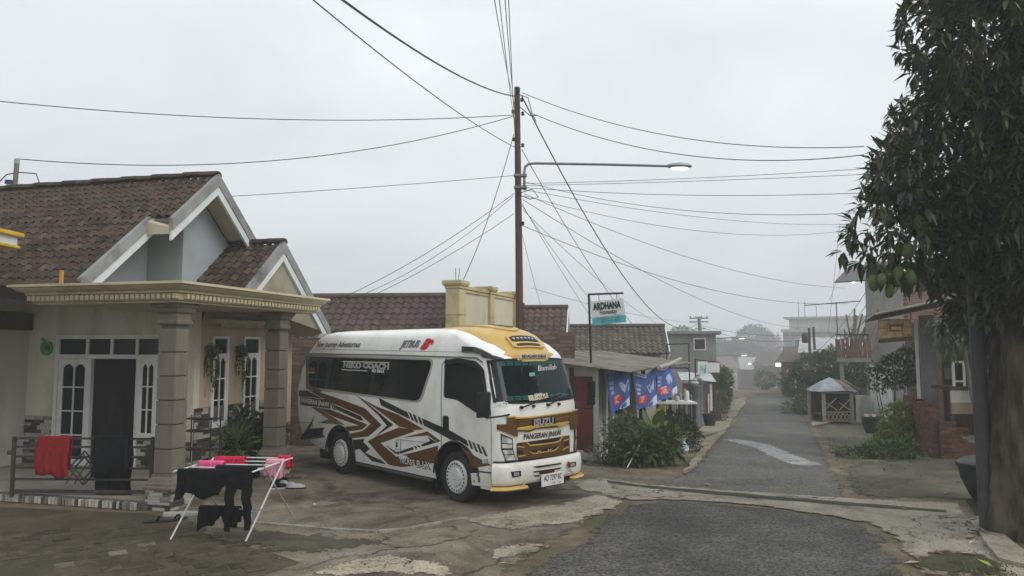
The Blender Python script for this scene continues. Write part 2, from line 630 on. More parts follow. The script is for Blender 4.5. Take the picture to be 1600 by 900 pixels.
tag(sheet('gutter', [(1.601, 12.34, -0.016)[:2], (2.092, 11.939, -0.014)[:2], (2.646, 11.62, -0.013)[:2], (3.454, 11.272, -0.012)[:2], (4.273, 10.853, -0.011)[:2], (5.287, 10.425, -0.011)[:2], (6.006, 10.107, -0.01)[:2], (5.911, 9.95, -0.009)[:2], (5.18, 10.218, -0.009)[:2], (4.183, 10.627, -0.009)[:2], (3.363, 10.981, -0.01)[:2], (2.598, 11.411, -0.011)[:2], (1.959, 11.77, -0.012)[:2], (1.591, 12.102, -0.014)[:2]], M_GUT, 0.021, 0.8, jag=0.02, seed=6),
    'dark mossy gutter slot along the concrete crossing', kind='structure')
tag(sheet('kerb_slab', [(5.872, 9.411, -0.006)[:2], (6.149, 9.621, -0.007)[:2], (5.559, 7.99, -0.002)[:2], (5.316, 7.293, -0.001)[:2], (5.093, 7.713, -0.001)[:2]], M_STRIP, 0.02, 0.8, thick=0.04, jag=0.01, seed=8),
    'worn concrete slab edging at the foot of the mango tree', kind='structure')

M_MOSS = ground_mat('wet moss and leaf mould', (0.045, 0.042, 0.018), (0.075, 0.075, 0.022), (0.03, 0.022, 0.014), dscale=3, grain=30, bump=.9, edge=True)
for i, (pl, lb) in enumerate((([(4.252, 7.988, -0.001)[:2], (4.749, 8.391, -0.002)[:2], (4.955, 8.135, -0.002)[:2], (5.313, 8.038, -0.002)[:2], (5.208, 7.497, -0.001)[:2], (5.022, 7.063, -0.001)[:2], (3.796, 7.063, -0.001)[:2]], 'dark mossy leaf mould at the bottom right corner'), ([(5.178, 9.274, -0.004)[:2], (6.015, 9.838, -0.008)[:2], (5.828, 9.278, -0.005)[:2], (5.127, 8.781, -0.003)[:2]], 'dark mossy stain on the crossing beside the pipe post'))):
    tag(sheet('moss_patch', pl, M_MOSS, 0.0225 + .001 * i, 0.8, jag=0.06, seed=60 + i, blend=.4), lb, kind='structure')
# yards
tag(sheet('bus_yard', [(-4.971, 9.914, 0)[:2], (-4.52, 10.34, -0.001)[:2], (-4.9, 14.2), (-5.0, 17.0), (1.5, 17.0), (1.267, 15.173, -0.07)[:2], (1.898, 13.511, -0.035)[:2], (2.113, 12.054, -0.015)[:2], (1.731, 10.694, -0.005)[:2], (1.131, 9.598, -0.002)[:2], (0.347, 7.985, 0)[:2], (0, 7.291, 0)[:2], (0.6, 6.0), (-3.0, 6.0), (-2.688, 8.13, 0)[:2], (-3.545, 8.656, 0)[:2]], M_YARD, 0.006, 0.8, seed=9, blend=.3),
    'stained brown concrete yard the bus stands on', kind='structure')
M_DARKY = ground_mat('dark damp concrete', (0.06, 0.052, 0.036), (0.10, 0.087, 0.062), (0.04, 0.034, 0.02), dscale=0.8, grain=45, edge=True)
tag(sheet('damp_patch', [(-4.056, 9.388, 0)[:2], (-3.048, 9.194, 0)[:2], (-1.834, 8.771, 0)[:2], (-1.231, 8.829, -0.001)[:2], (-1.191, 8.546, 0)[:2], (-1.698, 8.13, 0)[:2], (-2.264, 7.89, 0)[:2], (-2.794, 8.032, 0)[:2], (-3.573, 8.545, 0)[:2]], M_DARKY, 0.011, 0.8, jag=0.03, seed=10, blend=.4),
    'dark damp band of concrete below the thin kerb', kind='structure')
slabs = [
    ([(-2.059, 7.193, 0)[:2], (-1.958, 7.515, 0)[:2], (-1.762, 7.799, 0)[:2], (-1.582, 8.081, 0)[:2], (-1.048, 8.033, 0)[:2], (-0.9, 7.845, 0)[:2], (-0.656, 7.709, 0)[:2], (-0.437, 7.193, 0)[:2]], 'cracked pale concrete slab at the bottom of the picture'),
    ([(-0.787, 9.492, -0.001)[:2], (-0.347, 9.919, -0.002)[:2], (0.134, 10.228, -0.002)[:2], (0.726, 10.645, -0.004)[:2], (1.242, 11.345, -0.007)[:2], (1.705, 10.65, -0.005)[:2], (1.3, 9.923, -0.003)[:2], (0.855, 9.327, -0.001)[:2], (0.401, 9.197, -0.001)[:2], (0, 8.772, -0.001)[:2], (-0.198, 9.071, -0.001)[:2]], 'pale crumbling concrete patch between the bus and the asphalt'),
    ([(-0.389, 8.131, 0)[:2], (-0.073, 8.439, -0.001)[:2], (0.372, 8.547, -0.001)[:2], (0.49, 8.282, -0.001)[:2], (0.103, 7.891, 0)[:2], (-0.27, 7.754, 0)[:2]], 'small worn pale patch beside the asphalt edge'),
    ([(-1.529, 8.771, 0)[:2], (-1.195, 9.132, -0.001)[:2], (-0.656, 9.391, -0.001)[:2], (-0.277, 9.071, -0.001)[:2], (-0.415, 8.658, -0.001)[:2], (-0.793, 8.281, 0)[:2], (-1.344, 8.13, 0)[:2], (-1.533, 8.385, 0)[:2]], 'grey weathered concrete patch below the thin kerb'),
]
for i, (pl, lb) in enumerate(slabs):
    tag(sheet('broken_concrete', pl, M_PALE if i != 3 else M_YARD, 0.0135 + 0.001 * i, 0.8, jag=0.06, seed=20 + i, blend=.22), lb, kind='structure')
# thin pale kerb line
kerb_path = [(-3.306, 9.356, 0), (-2.727, 9.194, 0), (-2.121, 9.008, -0.001), (-1.617, 8.918, -0.001), (-1.266, 9.07, -0.001), (-0.901, 9.391, -0.001), (-0.586, 9.595, -0.001)]
mb = MB()
for a, c in zip(kerb_path, kerb_path[1:]):
    A, C = Vector(a), Vector(c)
    d = (C - A).normalized()
    n = Vector((-d.y, d.x, 0)) * 0.035
    mb.prism([A - n, A + n, A + n + Vector((0, 0, 0.035)), A - n + Vector((0, 0, 0.035))], [C - n, C + n, C + n + Vector((0, 0, 0.03)), C - n + Vector((0, 0, 0.03))])
tag(mb.build('low_kerb', ground_mat('kerb concrete', (0.24, 0.22, 0.18), (0.33, 0.31, 0.26), (0.13, 0.115, 0.09), dscale=2)), 'thin pale kerb line across the yard below the laundry rack', kind='structure')

# mossy paving in front of the porch
pave = sheet('paved_yard', [(-9.5, 9.75), (-7.411, 10.338, 0)[:2], (-4.971, 9.914, 0)[:2], (-4.141, 9.489, 0)[:2], (-3.545, 8.656, 0)[:2], (-2.679, 8.105, 0)[:2], (-2.211, 7.709, 0)[:2], (-2.9, 6.4), (-9.5, 6.4)], M_MOSSPAVE, 0.008, 0.8, seed=12)
tag(pave, 'dark mossy block paving in front of the porch', kind='structure')
bk = MB().box(-0.098, 0.098, -0.098, 0.098, 0, 0.03).build('paving_block', mat('paving block', (0.05, 0.041, 0.027), (0.08, 0.065, 0.044), rnd=0.35, scale=8, bump=0.4, bscale=60, dirt=(0.036, 0.031, 0.017), dscale=9, dlo=0.45, dhi=0.6), pave, bevel=0.008)
M_PB2 = mat('pale paving block', (0.12, 0.105, 0.078), (0.18, 0.16, 0.12), rnd=0.25, scale=9, bump=0.4, bscale=60, dirt=(0.08, 0.07, 0.05), dscale=7, dlo=0.5, dhi=0.62)
pale_me = bk.data.copy()
pale_me.materials[0] = M_PB2
ca, sa = cos(radians(33)), sin(radians(33))
n_blk = 0
R = random.Random(11)
for i in range(-24, 26):
    for j in range(-24, 26):
        u, v = i * 0.202 + (0.1 if j % 2 else 0), j * 0.202
        x, y = -4.9 + ca * u - sa * v, 8.4 + sa * u + ca * v
        px = 800 + 1120 * x / y
        if not (7.15 < y < 9.2) or px > 410 or px < -15 or (y > 8.75 and px > 320): continue
        if R.random() < 0.2: continue
        o = bk if n_blk == 0 else bk.copy()
        if n_blk: COL.objects.link(o)
        dd = abs((x + 5.35) * 0.55 - (y - 7.35) * 0.83)
        if R.random() < (0.22 if dd < 0.28 else 0.012): o.data = pale_me
        o.location = (x, y, -0.013 - R.uniform(0.0, 0.012))
        o.rotation_euler = (R.uniform(-.02, .02), R.uniform(-.02, .02), radians(33) + R.uniform(-.05, .05))
        o.parent = pave
        n_blk += 1

# right hand apron, verges and footpaths
tag(sheet('apron', [(6.062, 13.757, -0.077)[:2], (7.009, 15.051, -0.129)[:2], (8.353, 15.839, -0.172)[:2], (9.84, 15.993, -0.196)[:2], (10.5, 13.5), (9.5, 9.8), (6.614, 10.8, -0.019)[:2], (5.709, 10.876, -0.016)[:2], (5.147, 11.055, -0.016)[:2]], M_APRON, 0.009, 0.8, jag=0.03, seed=13, blend=.4),
    'dark mossy concrete apron beside the brick wall', kind='structure')
tag(sheet('verge', [(11.979, 29.373, -0.702)[:2], (13.916, 29.745, -0.74)[:2], (14.852, 28.051, -0.691)[:2], (14.5, 20.0), (11.5, 15.5), (8.485, 16.086, -0.183)[:2], (7.112, 15.271, -0.138)[:2], (6.153, 13.934, -0.083)[:2], (7.698, 17.854, -0.236)[:2], (9.576, 22.822, -0.437)[:2]], ground_mat('weedy dirt', (0.085, 0.075, 0.05), (0.15, 0.13, 0.095), (0.05, 0.065, 0.025), dscale=1.4, grain=30, bump=0.8, edge=True), 0.007, 0.8, jag=0.04, seed=14, blend=.5),
    'dirt verge with weeds on the right of the lane', kind='structure')
R = random.Random(15)
left_paths = [[(3.067, 13.042, -0.034)[:2], (4.316, 16.634, -0.151)[:2], (4.892, 17.816, -0.199)[:2], (3.399, 13.586, -0.048)[:2]], [(4.4, 18.376, -0.213)[:2], (5.15, 19.49, -0.262)[:2], (6.514, 22.125, -0.374)[:2], (4.952, 17.975, -0.206)[:2], (4.091, 16.609, -0.147)[:2]], [(5.521, 21.976, -0.356)[:2], (6.982, 25.366, -0.496)[:2], (9.234, 30.051, -0.692)[:2], (6.777, 22.879, -0.404)[:2], (5.356, 20.266, -0.293)[:2]], [(7.252, 26.684, -0.547)[:2], (9.736, 32.901, -0.801)[:2], (12.46, 39.154, -1.042)[:2], (9.318, 30.068, -0.694)[:2], (7.355, 26.05, -0.525)[:2]], [(10.081, 35.106, -0.884)[:2], (13.106, 43.328, -1.091)[:2], (15.065, 46.521, -1.094)[:2], (12.568, 39.169, -1.043)[:2], (9.992, 33.465, -0.824)[:2]]]

for i, pl in enumerate(left_paths):
    tag(sheet('footpath', pl, M_SLAB, 0.02, 0.8, thick=0.05, jag=0.03, seed=30 + i), ['first', 'second', 'third', 'fourth', 'fifth'][i] + ' pale footpath slab from the crossing on the left of the lane', kind='structure')
right_paths = [[(11.918, 28.974, -0.687)[:2], (14.399, 31.973, -0.826)[:2], (13.916, 29.745, -0.74)[:2], (11.284, 26.103, -0.576)[:2], (10.258, 24.748, -0.515)[:2]], [(17.267, 44.364, -1.094)[:2], (17.716, 43.356, -1.094)[:2], (14.685, 34.49, -0.919)[:2], (13.213, 32.665, -0.836)[:2]], [(149.286, 403.349, -25.648)[:2], (155.714, 403.349, -25.788)[:2], (18.404, 45.42, -1.094)[:2], (17.312, 44.885, -1.094)[:2]]]
for i, pl in enumerate(right_paths):
    tag(sheet('footpath', pl, M_SLAB, 0.02, 0.8, thick=0.04, jag=0.03, seed=40 + i), ['pale concrete patch in front of the bamboo hut', 'footpath slab on the right beyond the bamboo hut', 'farthest footpath slab on the right of the lane'][i], kind='structure')
tag(sheet('road_marking', [(5.596, 19.732, -0.277)[:2], (6.164, 19.994, -0.293)[:2], (6.461, 19.308, -0.272)[:2], (6.59, 18.174, -0.233)[:2], (6.347, 16.222, -0.161)[:2], (6.228, 14.298, -0.095)[:2], (5.684, 14.074, -0.083)[:2], (5.415, 14.608, -0.096)[:2], (5.506, 15.896, -0.14)[:2], (5.77, 17.625, -0.204)[:2], (5.661, 18.373, -0.229)[:2]], M_LINE, 0.018, 0.5, jag=0.03, seed=50, blend=.25),
    'worn white curved streak across the lane', kind='structure')


# ================================================================ BUS
BC = -0.03                                   # centre line of the body in bus coordinates (x forward, y to its left)
BUS_W = [(0.25, .85), (.45, .885), (.6, .89), (1.4, .89), (2.1, .84), (2.16, .835), (2.4, .76), (2.47, .70), (2.52, .58), (2.55, .35)]
BUS_F = [(0.25, 1.0), (.6, 1.02), (1.36, 1.02), (1.44, 1.0), (2.08, .78), (2.2, .68), (2.35, .42), (2.45, .1), (2.52, -.2), (2.55, -.5)]
BUS_R = [(.25, -4.62), (.5, -4.74), (1.0, -4.88), (1.4, -4.92), (1.8, -4.81), (2.17, -4.56), (2.4, -4.32), (2.5, -4.1), (2.55, -3.8)]


def interp(T, z):
    if z <= T[0][0]: return T[0][1]
    for a, b in zip(T, T[1:]):
        if z <= b[0]: return a[1] + (b[1] - a[1]) * (z - a[0]) / (b[0] - a[0])
    return T[-1][1]


def front_x(y, z):
    t = max(-.999, min(.999, (y - BC) / interp(BUS_W, z)))
    q = max(0, (abs(t) - .76) / .24)
    return interp(BUS_F, z) - .10 * t * t - .25 * (1 - sqrt(max(0, 1 - q * q)))


def rear_x(y, z):
    t = max(-1, min(1, (y - BC) / interp(BUS_W, z)))
    q = max(0, (abs(t) - .88) / .12)
    return interp(BUS_R, z) + .03 * t * t + .09 * (1 - sqrt(max(0, 1 - q * q)))


def side_y(z): return BC - interp(BUS_W, z)


M_WHITE = mat('bus white paint', (0.79, 0.78, 0.74), (0.83, 0.82, 0.78), rough=0.32, scale=1.5, coat=0.35, dirt=(0.52, 0.48, 0.40), dscale=1.3, dlo=0.48, dhi=0.78, stretch=(1, 1, .5))
M_GLASS = mat('dark tinted glass', (0.006, 0.007, 0.008), rough=0.03, spec=0.25)
M_WSGLASS = mat('green tinted windscreen', (0.006, 0.011, 0.012), (0.009, 0.018, 0.018), rough=0.03, spec=0.28, scale=2.0)
M_RUBBER = mat('black rubber', (0.012, 0.012, 0.012), (0.02, 0.02, 0.019), rough=0.7, scale=12)
M_BLKPL = mat('black plastic', (0.014, 0.014, 0.015), rough=0.42)
M_BROWN = mat('rust brown vinyl', (0.105, 0.042, 0.011), (0.135, 0.056, 0.016), rough=0.4, scale=2.5, coat=0.1)
M_TAN = mat('bronze vinyl', (0.16, 0.105, 0.055), (0.20, 0.135, 0.07), rough=0.4, scale=3)
M_BLKV = mat('charcoal vinyl', (0.018, 0.018, 0.019), (0.03, 0.029, 0.028), rough=0.35, scale=2, coat=0.2)
M_GOLD = mat('matt gold paint', (0.52, 0.33, 0.085), (0.58, 0.38, 0.11), rough=0.36, scale=2.0, coat=0.3)
M_GRILL = mat('bronze grille paint', (0.13, 0.062, 0.012), (0.18, 0.09, 0.02), rough=0.28, metal=0.35, scale=2, coat=0.3)
M_GOLDT = mat('gold trim', (0.62, 0.40, 0.10), rough=0.28, metal=0.3)
M_CHROME = mat('chrome', (0.75, 0.75, 0.76), rough=0.12, metal=1.0)
M_LENS = mat('lamp lens', (0.75, 0.76, 0.76), (0.34, 0.35, 0.36), rough=0.08, metal=0.35, scale=9, lo=0.42, hi=0.58, spec=.5)
M_WCOVER = mat('white wheel cover', (0.62, 0.62, 0.60), (0.55, 0.54, 0.50), rough=0.45, scale=6)
M_TYRE = mat('tyre rubber', (0.016, 0.016, 0.016), (0.035, 0.033, 0.03), rough=0.8, scale=9, bump=0.3, bscale=40)
M_GREYV = mat('grey spoiler plastic', (0.055, 0.052, 0.05), rough=0.4)
M_RED = mat('red vinyl', (0.55, 0.02, 0.02), rough=0.35)
M_SILV = mat('silver vinyl', (0.42, 0.42, 0.42), rough=0.35)
M_PRINTW = mat('white print', (0.7, 0.7, 0.68), rough=0.45)
M_PRINTB = mat('black print', (0.01, 0.01, 0.01), rough=0.5)

bus = thing('minibus', 'white minibus with brown chevron livery and gold roof cap parked by the porch', 'bus', (-0.197, 11.295, 0.0), atan2(-.722, .691))

Z_L = [0.27, 0.36, 0.45, 0.6, 0.85, 1.1, 1.4, 1.6, 1.8, 2.0, 2.1, 2.16, 2.28, 2.4, 2.44, 2.47, 2.5, 2.52, 2.54, 2.55]
ts = [sin(pi / 2 * (-1 + 2 * i / 22.0)) for i in range(23)]
xs_side = [0.5, 0.2, -0.4, -1.0, -1.6, -2.2, -2.8, -3.3, -3.7]
rings = []
for z in Z_L:
    w = interp(BUS_W, z)
    ring = [(front_x(BC + t * w, z), BC + t * w, z) for t in ts]
    fx, rx = front_x(BC + w, z), rear_x(BC + w, z)
    k = [(fx - 0.02) + (rx + 0.02 - fx + 0.02) * (i / 9.0) for i in range(10)]
    ring += [(x, BC + w, z) for x in k]
    ring += [(rear_x(BC - t * w, z), BC - t * w, z) for t in ts]
    ring += [(x, BC - w, z) for x in reversed(k)]
    lift = max(0.0, 1 - (z - 0.27) / 0.6)
    ring = [(x, y, zz + lift * max(0, -3.3 - x) * 0.17) for (x, y, zz) in ring]
    rings.append(ring)
mb = MB()
mb.loft(rings)
body = mb.build('body', M_WHITE, bus, smooth=True, angle=50)


def boolean_cut(o, cutter):
    md = o.modifiers.new('cut', 'BOOLEAN')
    md.operation = 'DIFFERENCE'
    md.object = cutter
    md.solver = 'EXACT'
    md.material_mode = 'TRANSFER'
    dg = bpy.context.evaluated_depsgraph_get()
    dg.update()
    me = bpy.data.meshes.new_from_object(o.evaluated_get(dg))
    o.modifiers.clear()
    me.name = o.name
    o.data = me
    bpy.data.objects.remove(cutter)


cut = MB()
for (wx, rad) in ((-3.2, 0.47), (0.05, 0.50)):
    for (y0, y1) in ((-1.1, -0.52), (0.46, 1.1)):
        prof = []
        for k in range(28):
            a = 2 * pi * k / 28
            prof.append((wx + rad * cos(a) * (1.0 if cos(a) < 0 else 1.06), 0.36 + rad * sin(a) * 1.02))
        cut.prism([(x, y0, z) for x, z in prof], [(x, y1, z) for x, z in prof])
cutter = cut.build('cutter', M_BLKPL, bus)
boolean_cut(body, cutter)
for p in body.data.polygons: p.use_smooth = True
bm = bmesh.new()
bm.from_mesh(body.data)
for e in bm.edges:
    if len(e.link_faces) == 2 and e.calc_face_angle(0) > radians(38): e.smooth = False
bm.to_mesh(body.data)
bm.free()
MB().box(-4.2, 0.75, -0.75, 0.69, 0.16, 0.40).build('underbody', M_BLKPL, bus)


def side_part(name, pts, m, off=0.004, thick=0.003, parent=None, rnd=0, label=None, side=-1):
    """plate that follows the near side of the body; pts are (x forward, z)"""
    P = [Vector((p[0], p[1])) for p in pts]
    if rnd:
        out = []
        n = len(P)
        for i in range(n):
            a, b, c = P[i - 1], P[i], P[(i + 1) % n]
            r = min(rnd, (a - b).length / 2.2, (c - b).length / 2.2)
            p0, p1 = b + (a - b).normalized() * r, b + (c - b).normalized() * r
            for k in range(5):
                t = k / 4
                out.append(p0 * (1 - t) ** 2 + b * 2 * t * (1 - t) + p1 * t * t)
        P = out
    bm = bmesh.new()
    bm.faces.new([bm.verts.new((p.x, 0, p.y)) for p in P])
    for zc in (0.45, 0.6, 1.4, 2.1):
        bmesh.ops.bisect_plane(bm, geom=list(bm.verts) + list(bm.edges) + list(bm.faces), plane_co=(0, 0, zc), plane_no=(0, 0, 1))
    r = bmesh.ops.extrude_face_region(bm, geom=list(bm.faces))
    top = {v for v in r['geom'] if isinstance(v, bmesh.types.BMVert)}
    for v in bm.verts:
        v.co.y = side_y(v.co.z) - off + (thick if v not in top else 0) - 0.0
    bmesh.ops.recalc_face_normals(bm, faces=bm.faces)
    me = bpy.data.meshes.new(name)
    bm.to_mesh(me)
    bm.free()
    me.materials.append(m)
    o = link(name, me, parent or bus)
    if label: o['label'] = label
    return o


def front_part(name, pts, m, off=0.01, thick=0.012, parent=None, label=None, cuts=2, bevel=0):
    """plate that follows the curved front; pts are (y, z)"""
    bm = bmesh.new()
    bm.faces.new([bm.verts.new((0, p[0], p[1])) for p in pts])
    ys_ = [p[0] for p in pts]
    zs_ = [p[1] for p in pts]
    k = min(ys_) + 0.06
    while k < max(ys_):
        bmesh.ops.bisect_plane(bm, geom=list(bm.verts) + list(bm.edges) + list(bm.faces), plane_co=(0, k, 0), plane_no=(0, 1, 0))
        k += 0.06
    for zc in (0.6, 1.36, 1.44, 2.08):
        bmesh.ops.bisect_plane(bm, geom=list(bm.verts) + list(bm.edges) + list(bm.faces), plane_co=(0, 0, zc), plane_no=(0, 0, 1))
    r = bmesh.ops.extrude_face_region(bm, geom=list(bm.faces))
    top = {v for v in r['geom'] if isinstance(v, bmesh.types.BMVert)}
    for v in bm.verts:
        v.co.x = front_x(v.co.y, v.co.z) + off - (thick if v not in top else 0)
    bmesh.ops.recalc_face_normals(bm, faces=bm.faces)
    if bevel:
        ed = [e for e in bm.edges if len(e.link_faces) == 2 and e.calc_face_angle(0) > 0.9 and all(v in top for v in e.verts)]
        bmesh.ops.bevel(bm, geom=ed, offset=bevel, segments=1, affect='EDGES', clamp_overlap=True)
    me = bpy.data.meshes.new(name)
    bm.to_mesh(me)
    bm.free()
    me.materials.append(m)
    o = link(name, me, parent or bus)
    if label: o['label'] = label
    return o


def side_text(name, s, size, m, x, z, slope=0.0, off=0.008, parent=None, **kw):
    o = text_mesh(name, s, size, m, parent or bus, Matrix.Identity(4), **kw)
    for v in o.data.vertices:
        u, w = v.co.x, v.co.y
        X, Zz = x + u * cos(slope) - w * sin(slope), z + u * sin(slope) + w * cos(slope)
        v.co = (X, side_y(Zz) - off, Zz)
    return o


def front_text(name, s, size, m, y, z, slope=0.0, off=0.02, parent=None, surf=front_x, **kw):
    o = text_mesh(name, s, size, m, parent or bus, Matrix.Identity(4), **kw)
    for v in o.data.vertices:
        u, w = v.co.x, v.co.y
        Y, Zz = y + u * cos(slope) - w * sin(slope), z + u * sin(slope) + w * cos(slope)
        v.co = (surf(Y, Zz) + off, Y, Zz)
    return o


# --- side glazing
win = side_part('side_window', [(-4.515, 2.06), (-0.564, 2.044), (-0.838, 1.405), (-4.375, 1.488)], M_GLASS, 0.008, 0.01, rnd=0.13)
side_part('window_seal', [(-4.593, 2.096), (-0.516, 2.074), (-0.788, 1.378), (-4.448, 1.436)], mat('pale window seal', (0.36, 0.33, 0.27), rough=0.5), 0.004, 0.01, win, rnd=0.14)
side_part('window_trim', [(-4.592, 2.071), (-4.515, 2.072), (-4.377, 1.537), (-3.859, 1.426), (-3.977, 1.397), (-4.474, 1.447)], M_TAN, 0.012, 0.004, win)
dwin = side_part('door_window', [(-0.233, 2.039), (0.039, 2.062), (0.43, 2.031), (0.598, 1.925), (0.731, 1.465), (0.745, 1.271), (0.43, 1.375), (0.084, 1.502), (-0.202, 1.526)], M_GLASS, 0.008, 0.01, rnd=0.04)
side_part('rain_visor', [(-0.232, 1.982), (-0.217, 2.04), (0.039, 2.072), (0.444, 2.041), (0.612, 1.935), (0.731, 1.554), (0.662, 1.73), (0.543, 1.906), (0.374, 1.984), (0.04, 2.015)], M_BLKPL, 0.03, 0.02, dwin)
side_part('window_seal', [(-0.272, 2.058), (0.039, 2.086), (0.444, 2.05), (0.625, 1.935), (0.758, 1.467), (0.772, 1.238), (0.43, 1.348), (0.084, 1.475), (-0.24, 1.495)], M_RUBBER, 0.004, 0.01, dwin, rnd=0.05)
# window lettering
wt = side_part('window_sticker', [(-3.206, 1.994), (-1.723, 1.995), (-1.723, 1.985), (-3.205, 1.982)], M_PRINTW, 0.012, 0.003, win)
side_part('window_sticker', [(-3.222, 1.844), (-2.378, 1.842), (-2.377, 1.831), (-3.222, 1.832)], M_PRINTW, 0.012, 0.003, win)
for (wd_, wx_) in (('HEKO', (-2.877, 1.92)[0]), ('COACH', (-2.122, 1.924)[0])):
    side_text('window_lettering', wd_, 0.13, M_PRINTW, wx_, (-2.461, 1.922)[1], -0.014, 0.011, win, bold=0.006, sx=1.7)
    side_text('window_lettering', wd_, 0.13, M_PRINTB, wx_, (-2.461, 1.922)[1], -0.014, 0.013, win, bold=-0.002, sx=1.7)
side_text('window_lettering', 'NLR 55B-LX', 0.065, M_PRINTW, (-2.042, 1.84)[0], (-2.042, 1.84)[1], -0.014, 0.011, win, bold=0.003, sx=1.1)
side_text('window_lettering', 'JETBUS', 0.07, mat('orange print', (0.5, 0.10, 0.03), rough=0.5), (-4.326, 1.806)[0], (-4.327, 1.818)[1], 0, 0.011, win, bold=0.002, sx=1.2)
side_text('window_lettering', 'DISCOVERY', 0.05, M_PRINTW, (-4.324, 1.757)[0], (-4.324, 1.757)[1], 0, 0.011, win, bold=0.001, sx=1.1)
# roof lettering
side_text('roof_lettering', 'New Journey Adventurous', 0.155, mat('dark brown script', (0.06, 0.03, 0.012), rough=0.4), (-3.499, 2.293)[0], (-3.476, 2.288)[1], 0.0, 0.008, shear=0.35, sx=0.92, bold=0.002)
side_text('roof_lettering', 'JETBUS', 0.15, M_PRINTB, (-1.234, 2.301)[0], (-1.234, 2.291)[1], 0.0, 0.008, shear=0.4, bold=0.007, sx=1.0)
side_text('roof_lettering', 'JETBUS', 0.15, M_SILV, (-1.234, 2.301)[0], (-1.234, 2.291)[1], 0.0, 0.012, shear=0.4, bold=-0.002, sx=1.0)
side_text('roof_lettering', '3', 0.2, M_RED, (-0.84, 2.29)[0], (-0.84, 2.285)[1], 0.0, 0.01, shear=0.45, bold=0.022, sx=1.5)
side_text('roof_lettering', '+', 0.11, M_RED, (-0.659, 2.32)[0], (-0.659, 2.32)[1], 0.0, 0.01, bold=0.016)
side_part('roof_seam', [(-4.332, 2.209), (0.449, 2.178), (0.449, 2.172), (-4.331, 2.201)], mat('panel groove', (0.30, 0.29, 0.26), rough=0.5), 0.005, 0.004)
side_part('gutter', [(-4.822, 2.125), (-1.911, 2.126), (0.461, 2.105), (0.614, 2.034), (0.586, 2.024), (0.447, 2.086), (-1.911, 2.104), (-4.821, 2.104)], mat('dark gutter trim', (0.17, 0.165, 0.15), rough=0.5), 0.012, 0.012)  # narrow gutter strip in plain dark grey

